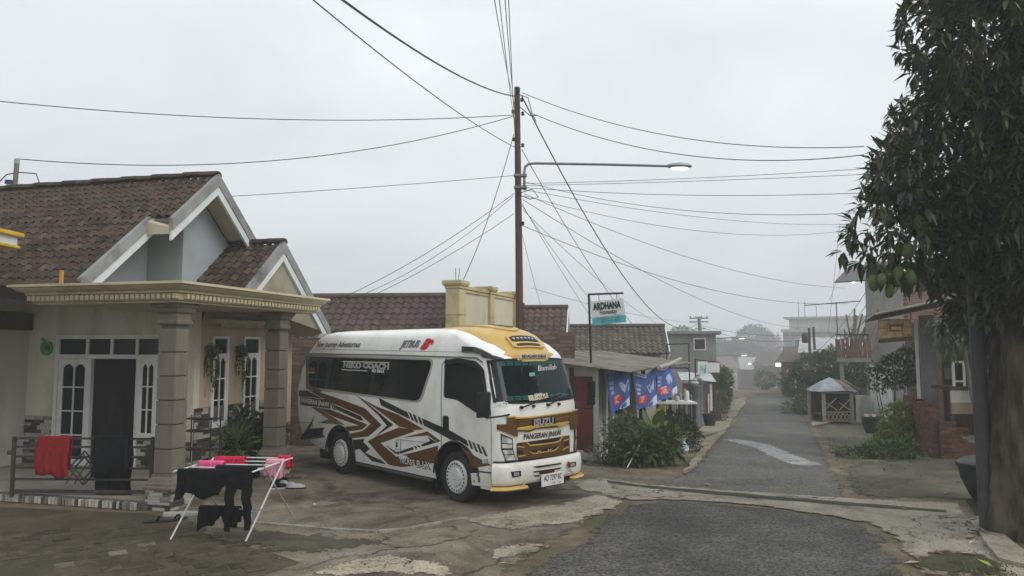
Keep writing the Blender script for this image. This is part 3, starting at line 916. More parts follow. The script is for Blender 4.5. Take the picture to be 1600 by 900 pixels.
# --- livery
LIV = [
    ('brown_stripe', M_BROWN, [(-4.351, 1.417), (-4.09, 1.414), (-3.394, 1.338), (-2.388, 1.201), (-1.872, 0.959), (-2.272, 0.737), (-2.918, 0.641), (-2.953, 0.711), (-2.445, 0.816), (-2.201, 0.954), (-2.516, 1.074), (-3.531, 1.237), (-3.842, 1.3)]),
    ('brown_stripe', M_BROWN, [(-4.001, 1.111), (-3.526, 1.101), (-2.308, 0.934), (-2.462, 0.838), (-2.985, 0.756), (-2.998, 0.842), (-2.568, 0.897), (-3.415, 0.987)]),
    ('brown_stripe', M_TAN, [(-4.267, 1.11), (-4.031, 1.113), (-3.45, 0.984), (-3.033, 0.871), (-3.989, 0.832), (-3.597, 0.927)]),
    ('brown_stripe', M_BROWN, [(-2.475, 1.357), (-2.004, 1.249), (-1.408, 1.164), (-0.721, 0.986), (-0.941, 0.955), (-1.372, 0.973), (-1.798, 1.128)]),
    ('brown_stripe', M_BROWN, [(-1.388, 0.957), (-2.025, 0.761), (-2.286, 0.655), (-1.686, 0.333), (-1.327, 0.335), (-0.381, 0.516), (-0.357, 0.751), (-1.223, 0.551), (-1.441, 0.49), (-1.9, 0.662), (-1.338, 0.824), (-0.941, 0.937), (-1.032, 0.96)]),
    ('brown_stripe', M_BROWN, [(-1.268, 0.809), (-0.619, 0.961), (-0.303, 0.852), (-0.369, 0.817), (-0.613, 0.903)]),
    ('brown_stripe', M_BROWN, [(0.279, 0.742), (0.645, 0.666), (0.836, 0.626), (0.525, 0.558), (0.406, 0.527), (0.366, 0.634)]),
    ('black_stripe', M_BLKV, [(-4.764, 1.399), (-4.437, 1.413), (-3.853, 1.292), (-4.759, 1.287)]),
    ('black_stripe', M_BLKV, [(-3.406, 1.198), (-2.516, 1.057), (-2.429, 0.992), (-2.545, 0.987), (-3.344, 1.129)]),
    ('black_stripe', M_BLKV, [(-3.538, 1.241), (-3.496, 1.236), (-3.413, 1.106), (-3.455, 1.111)]),
    ('black_stripe', M_BLKV, [(-3.467, 1.227), (-3.428, 1.222), (-3.35, 1.109), (-3.388, 1.11)]),
    ('black_stripe', M_BLKV, [(-4.122, 0.948), (-4.287, 0.701), (-3.728, 0.769), (-3.792, 0.727), (-3.803, 0.639), (-3.758, 0.616), (-4.686, 0.467), (-4.479, 0.636)]),
    ('black_stripe', M_BLKV, [(-2.671, 1.41), (-2.487, 1.356), (-1.966, 1.158), (-1.539, 0.99), (-2.059, 0.752), (-1.721, 0.964), (-1.97, 1.112)]),
    ('black_stripe', M_BLKV, [(-2.91, 0.614), (-2.391, 0.688), (-2.427, 0.635), (-1.774, 0.328), (-2.184, 0.333), (-2.53, 0.502), (-2.818, 0.441)]),
    ('black_stripe', M_BLKV, [(-1.974, 1.402), (-1.153, 1.217), (-1.08, 1.114), (-1.896, 1.279)]),
    ('black_stripe', M_BLKV, [(-1.122, 1.225), (-1.058, 1.209), (-0.968, 1.097), (-1.034, 1.103)]),
    ('black_stripe', M_BLKV, [(-1.006, 1.2), (-0.937, 1.186), (-0.863, 1.07), (-0.929, 1.079)]),
    ('black_stripe', M_BLKV, [(-0.88, 1.174), (-0.811, 1.159), (-0.742, 1.051), (-0.81, 1.057)]),
    ('black_stripe', M_BLKV, [(-0.773, 1.152), (-0.284, 1.061), (-0.04, 1.014), (0.201, 0.948), (0.303, 0.917), (0.354, 0.829), (0.145, 0.891), (-0.065, 0.889), (-0.282, 0.946), (-0.713, 1.043)]),
    ('black_stripe', M_BLKV, [(-1.736, 0.643), (-1.427, 0.562), (-1.003, 0.689), (-0.96, 0.658), (-1.394, 0.531), (-1.49, 0.539)]),
    ('black_stripe', M_BLKV, [(-0.795, 0.738), (-0.554, 0.828), (-0.618, 0.882), (-0.391, 0.818), (-0.743, 0.722)]),
    ('black_stripe', M_BLKV, [(-0.973, 0.696), (-0.931, 0.71), (-0.871, 0.682), (-0.912, 0.67)]),
    ('black_stripe', M_BLKV, [(-0.892, 0.718), (-0.854, 0.732), (-0.789, 0.707), (-0.83, 0.696)]),
    ('black_stripe', M_BLKV, [(0.336, 0.927), (0.386, 0.915), (0.454, 0.8), (0.399, 0.811)]),
    ('black_stripe', M_BLKV, [(0.424, 0.906), (0.473, 0.898), (0.558, 0.773), (0.504, 0.78)]),
    ('black_stripe', M_BLKV, [(0.523, 0.89), (0.572, 0.882), (0.655, 0.758), (0.601, 0.764)]),
    ('black_stripe', M_BLKV, [(0.62, 0.868), (0.669, 0.857), (0.755, 0.738), (0.705, 0.742)]),
    ('gold_stripe', M_GOLDT, [(0.405, 0.751), (0.422, 0.756), (0.532, 0.555), (0.512, 0.55)]),
    ('grey_stripe', M_GREYV, [(-4.685, 0.463), (-3.758, 0.611), (-3.739, 0.591), (-4.66, 0.447)]),
    ('grey_stripe', M_GREYV, [(-1.207, 0.548), (-0.349, 0.775), (-0.349, 0.755), (-1.207, 0.526)]),
    ('grey_stripe', M_TAN, [(0.145, 0.845), (0.274, 0.769), (0.8, 0.637), (0.8, 0.622), (0.274, 0.742)]),
]
for nm, m_, pl in LIV:
    side_part(nm, pl, m_, 0.004, 0.006)
lab = side_part('name_panel', [(-4.702, 1.28), (-3.547, 1.28), (-3.541, 1.125), (-4.694, 1.126)], mat('dark brown panel', (0.03, 0.022, 0.016), rough=0.4), 0.006, 0.008)
side_text('panel_lettering', 'PANGERAN JINAWI', 0.125, M_PRINTW, (-4.126, 1.204)[0], (-4.126, 1.202)[1], -0.03, 0.009, lab, bold=0.004, sx=0.98)
side_text('model_lettering', 'New', 0.11, M_PRINTW, (-1.262, 0.52)[0], (-1.262, 0.513)[1], 0.02, 0.008, shear=0.2, bold=0.008)
side_text('model_lettering', 'NLR', 0.155, M_PRINTB, (-1.205, 0.452)[0], (-1.205, 0.452)[1], 0.02, 0.007, bold=0.012, shear=0.1, sx=0.95)
side_text('model_lettering', 'NLR', 0.155, M_PRINTW, (-1.205, 0.452)[0], (-1.205, 0.452)[1], 0.02, 0.010, bold=0.002, shear=0.1, sx=0.95)
side_text('model_lettering', '55', 0.12, M_PRINTW, (-1.004, 0.44)[0], (-1.004, 0.44)[1], 0.02, 0.010, bold=0.003, sx=1.1)
side_text('model_lettering', 'B-LX', 0.155, M_PRINTB, (-0.732, 0.441)[0], (-0.732, 0.441)[1], 0.02, 0.007, bold=0.012, shear=0.1, sx=1.05)
side_text('model_lettering', 'B-LX', 0.155, M_PRINTW, (-0.732, 0.441)[0], (-0.732, 0.441)[1], 0.02, 0.010, bold=0.002, shear=0.1, sx=1.05)
M_GAP = mat('panel gap', (0.03, 0.03, 0.028), rough=0.6)


def gap(name, pts, wd=0.006, parent=None):
    for (a, b) in zip(pts, pts[1:]):
        A, B = Vector(a), Vector(b)
        n = (B - A).normalized()
        n = Vector((-n.y, n.x)) * wd / 2
        side_part(name, [A - n, B - n, B + n, A + n], M_GAP, 0.0085, 0.006, parent)


gap('door_gap', [(-0.274, 0.746), (-0.281, 1.313), (-0.325, 1.98), (-0.218, 2.087), (0.113, 2.11)], 0.006)
gap('door_gap', [(0.836, 0.65), (0.835, 1.138), (0.821, 1.383)], 0.007)
gap('door_gap', [(0.389, 0.499), (0.837, 0.52)], 0.02)
gap('hatch_gap', [(-1.321, 0.774), (-1.317, 0.613), (-1.444, 0.609), (-1.447, 0.757), (-1.321, 0.774)], 0.005)
gap('hatch_gap', [(-1.321, 0.769), (-0.674, 0.791)], 0.004)
gap('hatch_gap', [(-4.614, 0.799), (-4.196, 0.818), (-4.196, 0.568)], 0.005)
hd = side_part('door_handle', [(-0.226, 1.228), (-0.112, 1.231), (-0.099, 1.019), (-0.229, 1.028)], M_BLKPL, 0.022, 0.022, rnd=0.03)
side_part('side_marker', [(0.657, 0.691), (0.769, 0.704), (0.77, 0.641), (0.658, 0.632)], M_LENS, 0.012, 0.012)
side_part('hatch_latch', [(-1.437, 0.722), (-1.411, 0.724), (-1.41, 0.648), (-1.435, 0.646)], M_BLKPL, 0.012, 0.012)
# step panel behind the bumper and sill rail
stp = side_part('step_panel', [(0.407, 0.464), (0.817, 0.497), (0.825, 0.328), (0.403, 0.292)], M_WHITE, 0.012, 0.05)
gap('step_gap', [(0.407, 0.416), (0.817, 0.444)], 0.012)
side_part('step_bolt', [(0.535, 0.456), (0.559, 0.459), (0.56, 0.445), (0.535, 0.442)], M_BLKPL, 0.02, 0.01, stp)
side_part('step_bolt', [(0.452, 0.365), (0.477, 0.368), (0.477, 0.354), (0.452, 0.351)], M_BLKPL, 0.02, 0.01, stp)
MB().tube([(-2.66, -0.90, .235), (-0.55, -0.90, .235)], 0.022, 8).build('sill_rail', M_GREYV, bus, smooth=True)
side_part('mud_flap', [(-0.62, .08), (-0.50, .08), (-0.50, .34), (-0.62, .34)], M_RUBBER, -0.08, 0.02)
# arch lips
for wx, rad in ((-3.2, .475), (0.05, .505)):
    pts = [(wx + rad * cos(a) * (1.0 if cos(a) < 0 else 1.06), side_y(0.9) - 0.004, 0.36 + rad * 1.02 * sin(a)) for a in [pi * (0.0 + k / 20.0) for k in range(21)]]
    MB().tube(pts, 0.014, 6).build('arch_lip', M_BLKV, bus, smooth=True)

# --- wheels
TY = 0.36


def wheel(x, y, s):
    w = MB()
    prof = [(0.20, 0.0), (0.235, -0.005), (0.25, 0.012), (0.315, 0.02), (0.345, 0.012), (0.36, -0.02), (0.365, -0.10), (0.36, -0.17), (0.33, -0.2), (0.2, -0.2)]
    w.lathe([(r, h * -s) for r, h in prof], 40, (x, y, TY), 'y')
    t = w.build('wheel', M_TYRE, bus, smooth=True)
    c = MB()
    c.lathe([(0.004, 0.045 * -s), (0.06, 0.045 * -s), (0.12, 0.04 * -s), (0.135, 0.02 * -s), (0.17, 0.022 * -s), (0.215, 0.03 * -s), (0.236, 0.012 * -s), (0.24, -0.02 * -s), (0.05, -0.02 * -s)], 40, (x, y, TY), 'y')
    co = c.build('wheel_cover', M_WCOVER, t, smooth=True)
    h = MB()
    for k in range(22):
        a = 2 * pi * k / 22
        h.lathe([(0.0135, 0.020 * -s), (0.0135, 0.031 * -s)], 8, (x + 0.192 * cos(a), y, TY + 0.192 * sin(a)), 'y')
    for k in range(3):
        a = 2 * pi * k / 3 + 0.4
        h.lathe([(0.008, 0.04 * -s), (0.008, 0.048 * -s)], 6, (x + 0.035 * cos(a), y, TY + 0.035 * sin(a)), 'y')
    tag(h.build('vent_holes', M_BLKPL, t), kind='stuff')


wheel(-3.2, -0.885, 1)
wheel(0.05, -0.885, 1)
wheel(-3.2, 0.825, -1)
wheel(0.05, 0.825, -1)

# --- front glazing
def ws_grid(name, t0, t1, z0, z1, m, off, rnd=0.0, parent=None):
    n, k = 24, 8
    pts = [[None] * (n + 1) for _ in range(k + 1)]
    w = MB()
    V = []
    for j in range(k + 1):
        for i in range(n + 1):
            v = j / k
            z = z0 + (z1 - z0) * v
            hw = interp(BUS_W, z)
            t = t0 + (t1 - t0) * i / n
            e = min(1, abs(2 * i / n - 1))
            zz = z + (-0.03 * e ** 3 if v > 0.5 else 0.03 * e ** 4) * rnd
            V.append((front_x(BC + t * hw, zz) + off, BC + t * hw, zz))
    F = [(j * (n + 1) + i, j * (n + 1) + i + 1, (j + 1) * (n + 1) + i + 1, (j + 1) * (n + 1) + i) for j in range(k) for i in range(n)]
    w.add(V, F)
    return w.build(name, m, parent or bus, smooth=True)


ws = ws_grid('windscreen', -.905, .905, 1.475, 2.06, M_WSGLASS, 0.012, 1)
ws_grid('windscreen_seal', -.945, .945, 1.445, 2.09, M_RUBBER, 0.006, 1, ws)
M_TEAL = mat('teal sun strip', (0.02, 0.105, 0.10), rough=0.4)
for (yc, zc, n, m_) in ((-0.10, 1.53, 9, M_TEAL), (-0.10, 2.015, 9, M_TEAL)):
    st = MB()
    for i in range(n):
        y0 = yc + (i - n / 2) * 0.135
        for r in range(3):
            z0 = zc - 0.03 + r * 0.022
            a = [(front_x(y, z) + 0.016, y, z) for y, z in ((y0, z0), (y0 + .115, z0), (y0 + .115, z0 + .014), (y0, z0 + .014))]
            st.quad(*a)
    tag(st.build('sun_strip', m_, ws), kind='stuff')
front_text('windscreen_lettering', 'Bismillah', 0.11, M_PRINTW, (0.198, 1.938)[0], (0.198, 1.938)[1], 0.03, 0.018, ws, shear=0.35, sx=1.15)
M_CREAM = mat('cream print', (0.6, 0.48, 0.34), rough=0.5)
front_text('windscreen_lettering', 'BELEKSTYLE', 0.095, M_CREAM, (-0.134, 1.525)[0], (-0.134, 1.525)[1], 0.05, 0.018, ws, bold=0.006, sx=0.78)
front_text('windscreen_lettering', 'DRAMA', 0.045, M_PRINTW, (-0.123, 1.566)[0], (-0.123, 1.566)[1], 0.05, 0.018, ws, sx=1.0)
front_text('windscreen_lettering', 'PRO', 0.075, M_PRINTW, (-0.787, 1.45)[0], (-0.787, 1.45)[1], 0.03, 0.018, ws, shear=0.2, bold=0.002)
front_part('windscreen_sticker', [(-0.198, 1.875), (-0.093, 1.875), (-0.11, 1.826), (-0.214, 1.825)], mat('green sticker', (0.04, 0.26, 0.2), (0.25, 0.5, 0.45), scale=25, rough=0.4), 0.017, 0.004, ws)
front_part('windscreen_sticker', [(-0.843, 1.482), (-0.75, 1.493), (-0.753, 1.479), (-0.845, 1.469)], M_PRINTW, 0.017, 0.004, ws)
for pts in ([(1.02, -.50, 1.40), (1.055, -.20, 1.47), (1.04, .12, 1.515), (1.0, .32, 1.53)], [(1.045, .02, 1.41), (1.03, .30, 1.49), (0.96, .60, 1.53)]):
    w = MB().tube([(front_x(p[1], p[2]) + 0.04, p[1], p[2]) for p in pts], 0.011, 6)
    w.lathe([(0.022, 0), (0.022, 0.05)], 8, (front_x(pts[0][1], pts[0][2]) - 0.005, pts[0][1], pts[0][2]), 'x')
    w.build('wiper', M_BLKPL, bus, smooth=True)
for (y, z) in ((-.27, 1.405), (.27, 1.405)):
    MB().lathe([(0.02, 0), (0.022, 0.03), (0.012, 0.05)], 10, (front_x(y, z) - 0.005, y, z), 'x').build('washer_nozzle', M_BLKPL, bus, smooth=True)

# --- front panels
front_part('grille_panel', [(-0.627, 1.288), (-0.584, 1.264), (-0.343, 1.259), (0.07, 1.271), (0.54, 1.279), (1.035, 1.27), (1.032, 1.038), (0.552, 1.005), (0.532, 1.109), (0.25, 1.075), (0.145, 1.074), (-0.258, 1.081), (-0.365, 1.052), (-0.577, 1.077), (-0.584, 0.999), (-0.852, 1.108), (-0.852, 1.178), (-0.745, 1.185), (-0.735, 1.291)], M_GRILL, 0.035, 0.035, bevel=0.008)
front_part('grille_trim', [(-0.756, 1.291), (-0.652, 1.295), (-0.61, 1.274), (-0.371, 1.266), (0.038, 1.278), (0.5, 1.287), (0.751, 1.306), (0.749, 1.284), (0.5, 1.263), (0.038, 1.255), (-0.371, 1.24), (-0.618, 1.249), (-0.66, 1.27), (-0.756, 1.269)], M_GOLDT, 0.048, 0.02, bevel=0.004)
front_part('grille_trim', [(-0.602, 1.125), (-0.35, 1.137), (-0.107, 1.122), (0.137, 1.136), (0.462, 1.141), (0.462, 1.11), (0.242, 1.072), (0.142, 1.103), (-0.308, 1.098), (-0.372, 1.074), (-0.602, 1.094)], M_GOLDT, 0.052, 0.025, bevel=0.006)
front_part('grille_facet', [(-0.594, 1.23), (-0.35, 1.226), (-0.35, 1.152), (-0.594, 1.137)], M_GRILL, 0.045, 0.02, bevel=0.01)
front_part('grille_facet', [(0.159, 1.204), (0.454, 1.224), (0.454, 1.152), (0.176, 1.15)], M_GRILL, 0.045, 0.02, bevel=0.01)
em = front_part('emblem_plate', [(-0.34, 1.213), (0.125, 1.216), (0.153, 1.132), (-0.325, 1.132)], M_BLKPL, 0.050, 0.02)
front_text('emblem_lettering', 'ISUZU', 0.13, mat('silver lettering', (0.62, 0.63, 0.64), rough=.3), (-0.116, 1.176)[0], (-0.117, 1.174)[1], 0.0, 0.056, em, bold=0.005, sx=1.12, extrude=0.002)
front_text('front_lettering', 'PANGERAN JINAWI', 0.105, mat('brown lettering', (0.07, 0.045, 0.02), rough=0.4), (-0.081, 0.981)[0], (-0.081, 0.981)[1], 0.0, 0.012, bold=0.003, sx=0.84, shear=0.12)
front_part('lower_grille', [(-0.577, 0.907), (-0.539, 0.913), (0.276, 0.927), (0.505, 0.925), (0.502, 0.665), (0.391, 0.661), (-0.545, 0.684), (-0.573, 0.723)], M_GRILL, 0.03, 0.03, bevel=0.006)
front_part('grille_slot', [(-0.43, 0.913), (0.285, 0.923), (0.231, 0.87), (0.134, 0.863), (-0.363, 0.866)], M_BLKPL, 0.034, 0.012)
front_part('grille_trim', [(-0.446, 0.908), (-0.421, 0.909), (-0.359, 0.872), (0.134, 0.869), (0.225, 0.877), (0.29, 0.922), (0.312, 0.922), (0.252, 0.858), (0.142, 0.849), (-0.363, 0.85)], M_GOLDT, 0.042, 0.02)
front_part('grille_slot', [(-0.388, 0.789), (0.225, 0.794), (0.12, 0.749), (-0.3, 0.745)], M_BLKPL, 0.034, 0.012)
front_part('grille_trim', [(-0.393, 0.783), (-0.372, 0.781), (-0.295, 0.751), (0.115, 0.753), (0.214, 0.789), (0.23, 0.787), (0.136, 0.738), (-0.3, 0.736)], M_GOLDT, 0.042, 0.02)
for pl in ([(-0.586, 0.875), (-0.477, 0.85), (-0.477, 0.838), (-0.586, 0.859)], [(-0.586, 0.734), (-0.457, 0.741), (-0.457, 0.728), (-0.586, 0.718)], [(0.348, 0.868), (0.464, 0.88), (0.463, 0.867), (0.348, 0.852)], [(0.311, 0.742), (0.454, 0.77), (0.453, 0.757), (0.311, 0.726)]):
    front_part('grille_fin', pl, M_GOLDT, 0.045, 0.02)
for pl in ([(-0.586, 0.909), (-0.503, 0.909), (-0.527, 0.88), (-0.586, 0.881)], [(-0.586, 0.812), (-0.507, 0.799), (-0.467, 0.755), (-0.586, 0.759)], [(0.368, 0.833), (0.46, 0.837), (0.459, 0.776), (0.356, 0.771)]):
    front_part('grille_slot', pl, M_BLKPL, 0.033, 0.012)
for q in ((-0.226, 0.765), (-0.186, 0.766), (-0.014, 0.769), (0.03, 0.769)):
    MB().lathe([(0.011, 0), (0.009, 0.02), (0.003, 0.026)], 8, (front_x(*q) + 0.03, q[0], q[1]), 'x').build('grille_stud', M_CHROME, bus, smooth=True)
front_part('bumper_gap', [(-0.549, 0.684), (0.502, 0.652), (0.667, 0.666), (0.666, 0.629), (-0.53, 0.632)], M_BLKPL, 0.02, 0.02)
# headlamps
h1 = front_part('headlight', [(-0.815, 1.051), (-0.654, 0.975), (-0.646, 0.831), (-0.589, 0.666), (-0.761, 0.675), (-0.808, 0.841)], M_BLKPL, 0.014, 0.02)
for pl in ([(-0.809, 1.025), (-0.678, 0.966), (-0.672, 0.909), (-0.809, 0.932)], [(-0.809, 0.916), (-0.672, 0.896), (-0.67, 0.846), (-0.806, 0.857)], [(-0.801, 0.829), (-0.666, 0.824), (-0.643, 0.769), (-0.786, 0.773)], [(-0.78, 0.76), (-0.636, 0.756), (-0.613, 0.679), (-0.761, 0.688)]):
    front_part('lamp_lens', pl, M_LENS, 0.024, 0.012, h1)
h2 = front_part('headlight', [(.66, 1.05), (.83, 1.0), (.85, .85), (.84, .70), (.64, .68), (.66, .85)], M_BLKPL, 0.014, 0.02)
for pl in ([(.675, 1.03), (.82, .99), (.83, .88), (.68, .88)], [(.675, .85), (.835, .85), (.83, .71), (.66, .70)]):
    front_part('lamp_lens', pl, M_LENS, 0.024, 0.012, h2)

# --- bumper
def bumper_band(name, m, prof, t0=-.945, t1=.945, n=36, smooth=True, wfun=None):
    rings_ = []
    inner = []
    for (z, off) in prof:
        ring = []
        for i in range(n + 1):
            t = t0 + (t1 - t0) * (0.5 - 0.5 * cos(pi * i / n))
            y = BC + t * 0.90
            k = max(0, (abs(t) - .76) / .24)
            X = 1.02 - .10 * t * t - .25 * (1 - sqrt(max(0, 1 - k * k)))
            nx, ny = 1.0, (0.2 * t + (2.2 * k if t > 0 else -2.2 * k))
            l = sqrt(nx * nx + ny * ny)
            ring.append((X + off * nx / l, y + off * ny / l, z))
        back = [(p[0] - 0.06, p[1] - (0.05 if p[1] > BC else -0.05), p[2]) for p in reversed(ring)]
        rings_.append(ring + back)
    return MB().loft(rings_).build(name, m, bus, smooth=smooth, angle=50)


bumper = bumper_band('bumper', M_WHITE, [(.335, .02), (.345, .05), (.40, .075), (.50, .085), (.585, .08), (.63, .065), (.648, .03)])
bumper_band('bumper_gap', M_BLKPL, [(.646, .0), (.65, .022), (.668, .022), (.672, .0)])
bumper_band('bumper_lip', M_GOLD, [(.275, .03), (.28, .10), (.30, .12), (.318, .10), (.333, .03)], -.95, -.48)
bumper_band('bumper_lip', M_GOLD, [(.275, .03), (.28, .10), (.30, .12), (.318, .10), (.333, .03)], .60, .95)
bumper_band('bumper_lower', M_BLKPL, [(.265, .0), (.27, .03), (.333, .04)], -.95, .95)
for pl, nm, m_ in (([(-0.74, 0.54), (-0.607, 0.54), (-0.596, 0.47), (-0.72, 0.464)], 'fog_lamp', M_BLKPL), ([(0.39, 0.544), (0.551, 0.537), (0.556, 0.472), (0.394, 0.476)], 'fog_lamp', M_BLKPL)):
    fo = front_part(nm, [(q_[0] + (q_[0] - pl[0][0] - .05) * .15, q_[1]) for q_ in pl], m_, 0.108, 0.04, bumper)
    cy_ = sum(p[0] for p in pl) / 4
    cz_ = sum(p[1] for p in pl) / 4
    front_part('lamp_lens', [(cy_ + (p[0] - cy_) * .62, cz_ + (p[1] - cz_) * .62) for p in pl], M_LENS, 0.114, 0.012, bumper)
for pl in ([(-0.355, 0.574), (0.221, 0.564), (0.183, 0.546), (-0.29, 0.551)], [(-0.373, 0.507), (0.225, 0.498), (0.161, 0.479), (-0.33, 0.488)], [(-0.349, 0.449), (-0.252, 0.445), (-0.251, 0.425), (-0.327, 0.431)]):
    front_part('bumper_slot', pl, M_BLKPL, 0.102, 0.04, bumper)
front_part('plate_bracket', [(-0.245, 0.493), (0.043, 0.492), (0.05, 0.452), (-0.238, 0.454)], mat('dark red reflector', (0.10, 0.012, 0.012), rough=0.3), 0.112, 0.04, bumper)
pl_y, pl_z = 0.0, 0.362
lp = MB().box(1.125, 1.137, pl_y - .235, pl_y + .235, pl_z - .085, pl_z + .085).build('licence_plate', M_PRINTW, bus, bevel=0.004)
MP = basis((1.1385, pl_y, pl_z + 0.022), (0, 1, 0), (0, 0, 1))
text_mesh('plate_lettering', 'AD 7297 BC', 0.11, M_PRINTB, lp, MP, bold=0.002, sx=0.66)
text_mesh('plate_lettering', '12.28', 0.045, M_PRINTB, lp, basis((1.1385, pl_y, pl_z - 0.053), (0, 1, 0), (0, 0, 1)), sx=0.9)
text_mesh('plate_lettering', 'Harapan', 0.03, M_PRINTB, lp, basis((1.1385, pl_y + .13, pl_z - 0.053), (0, 1, 0), (0, 0, 1)), sx=0.8)
MB().tube([(1.115, .36, .56), (1.13, .38, .52), (1.12, .36, .48), (1.12, .34, .52), (1.115, .36, .56)], 0.014, 6).build('tow_hook', mat('red hook', (0.25, 0.02, 0.015), rough=0.5), bus, smooth=True)
for (a, c) in (((1.10, -.36, .46), (1.10, -.58, .34)), ((1.11, .38, .46), (1.03, .62, .31))):
    MB().tube([a, c], 0.007, 5).build('stay_rod', M_SILV, bus)

# --- roof cap
CAP = [(-1.1, 2.545, .48, .02), (-1.0, 2.565, .52, .03), (-.6, 2.585, .58, .05), (-.1, 2.578, .60, .07), (.15, 2.555, .61, .085), (.35, 2.49, .62, .09), (.5, 2.39, .63, .09), (.62, 2.29, .63, .08), (.70, 2.215, .64, .06), (.76, 2.165, .64, .03), (.82, 2.04, .55, .01), (.72, 2.03, .52, .01)]


def cap_pt(s, t, off=0.0):
    s = min(max(s, 0), len(CAP) - 1.001)
    i = int(s)
    u = s - i
    X, Z, hw, cr = [CAP[i][k] + (CAP[i + 1][k] - CAP[i][k]) * u for k in range(4)]
    bow = 0.0 if X < 0 else 0.10 * min(1, X / .7)
    q = max(0, (abs(t) - .8) / .2)
    z = Z - cr * t * t - (0.05 if s < 8 else 0.0) * (1 - sqrt(max(0, 1 - q * q)))
    x = X - bow * t * t - (0.09 * (1 - sqrt(max(0, 1 - q * q))) if X > .5 else 0)
    a = Vector((CAP[min(i + 1, len(CAP) - 1)][0] - CAP[i][0], 0, CAP[min(i + 1, len(CAP) - 1)][1] - CAP[i][1]))
    n = Vector((-a.z, 0, a.x)).normalized()
    return Vector((x, BC + hw * t, z)) + n * off


S = [i * 0.25 for i in range((len(CAP) - 1) * 4 + 1)]
T = [-1 + 2 * i / 24.0 for i in range(25)]
mb = MB()
V = [cap_pt(s, t) for s in S for t in T]
n = len(T)
mb.add(V, [(j * n + i, j * n + i + 1, (j + 1) * n + i + 1, (j + 1) * n + i) for j in range(len(S) - 1) for i in range(n - 1)])
# skirt down to the roof
V2 = [cap_pt(s, t) - Vector((0.0, 0, 0.16 if s < 8 else 0.05)) for s in S for t in (-1, 1)]
nn = len(V)
for side in (0, 1):
    row = [cap_pt(s, -1 if side == 0 else 1) for s in S]
    low = [Vector((p.x - 0.02, p.y + (0.02 if side == 0 else -0.02), p.z - (0.13 if k < 32 else 0.03))) for k, p in enumerate(row)]
    mb.add(row + low, [(k, k + 1, len(row) + k + 1, len(row) + k) for k in range(len(row) - 1)])
rowb = [cap_pt(0, t) for t in T]
mb.add(rowb + [p - Vector((0, 0, .08)) for p in rowb], [(k, k + 1, n + k + 1, n + k) for k in range(n - 1)])
cap = mb.build('roof_cap', M_GOLD, bus, smooth=True, angle=45)


def cap_patch(name, s0, s1, t0, t1, m, off, rnd=True, parent=None, thick=0.01):
    k = 20
    P = []
    for i in range(k):
        a = 2 * pi * i / k
        cx_, cy2 = cos(a), sin(a)
        if rnd == 'rect':
            f = 1 / max(abs(cx_), abs(cy2)) * 0.5
            cx_, cy2 = cx_ * f * 2 * .5 * 2, cy2 * f * 2 * .5 * 2
            cx_, cy2 = max(-1, min(1, cx_)), max(-1, min(1, cy2))
        P.append(((s0 + s1) / 2 + (s1 - s0) / 2 * cx_, (t0 + t1) / 2 + (t1 - t0) / 2 * cy2))
    w = MB()
    c0 = cap_pt((s0 + s1) / 2, (t0 + t1) / 2, off)
    mid = [cap_pt((s0 + s1) / 2 + (p[0] - (s0 + s1) / 2) * .5, (t0 + t1) / 2 + (p[1] - (t0 + t1) / 2) * .5, off) for p in P]
    top = [cap_pt(p[0], p[1], off) for p in P]
    bot = [cap_pt(p[0], p[1], off - thick) for p in P]
    w.add([c0] + mid + top + bot, [(0, 1 + i, 1 + (i + 1) % k) for i in range(k)] + [(1 + i, 1 + k + i, 1 + k + (i + 1) % k, 1 + (i + 1) % k) for i in range(k)] + [(1 + k + i, 1 + 2 * k + i, 1 + 2 * k + (i + 1) % k, 1 + k + (i + 1) % k) for i in range(k)])
    return w.build(name, m, parent or cap, smooth=True)


cap_patch('roof_scoop_panel', 1.2, 5.0, -.50, .50, M_GOLD, 0.02, True, thick=0.03)
cap_patch('roof_hatch', 2.8, 4.3, -.16, .34, mat('smoked bronze', (0.055, 0.038, 0.02), rough=0.3), 0.03, True, thick=0.02)
cap_patch('vent_surround', 5.6, 7.75, -.47, .60, M_GOLD, 0.03, 'rect', thick=0.05)
vent = cap_patch('roof_vent', 5.95, 6.75, -.40, .50, M_BLKPL, 0.036, 'rect')
cap_patch('roof_vent', 7.05, 7.5, -.34, .44, M_BLKPL, 0.036, 'rect')
for k in range(7):
    t = -.36 + .125 * k
    cap_patch('vent_lamp', 6.25, 6.5, t, t + .07, M_SILV, 0.05, True, vent, 0.02)
# plaque on the visor
pq = MB()
py0, py1 = BC - .29, BC + .27
pz0, pz1 = 2.085, 2.14


def vis_x(y, z=2.1):
    t = (y - BC) / .58
    return 0.79 - 0.10 * t * t


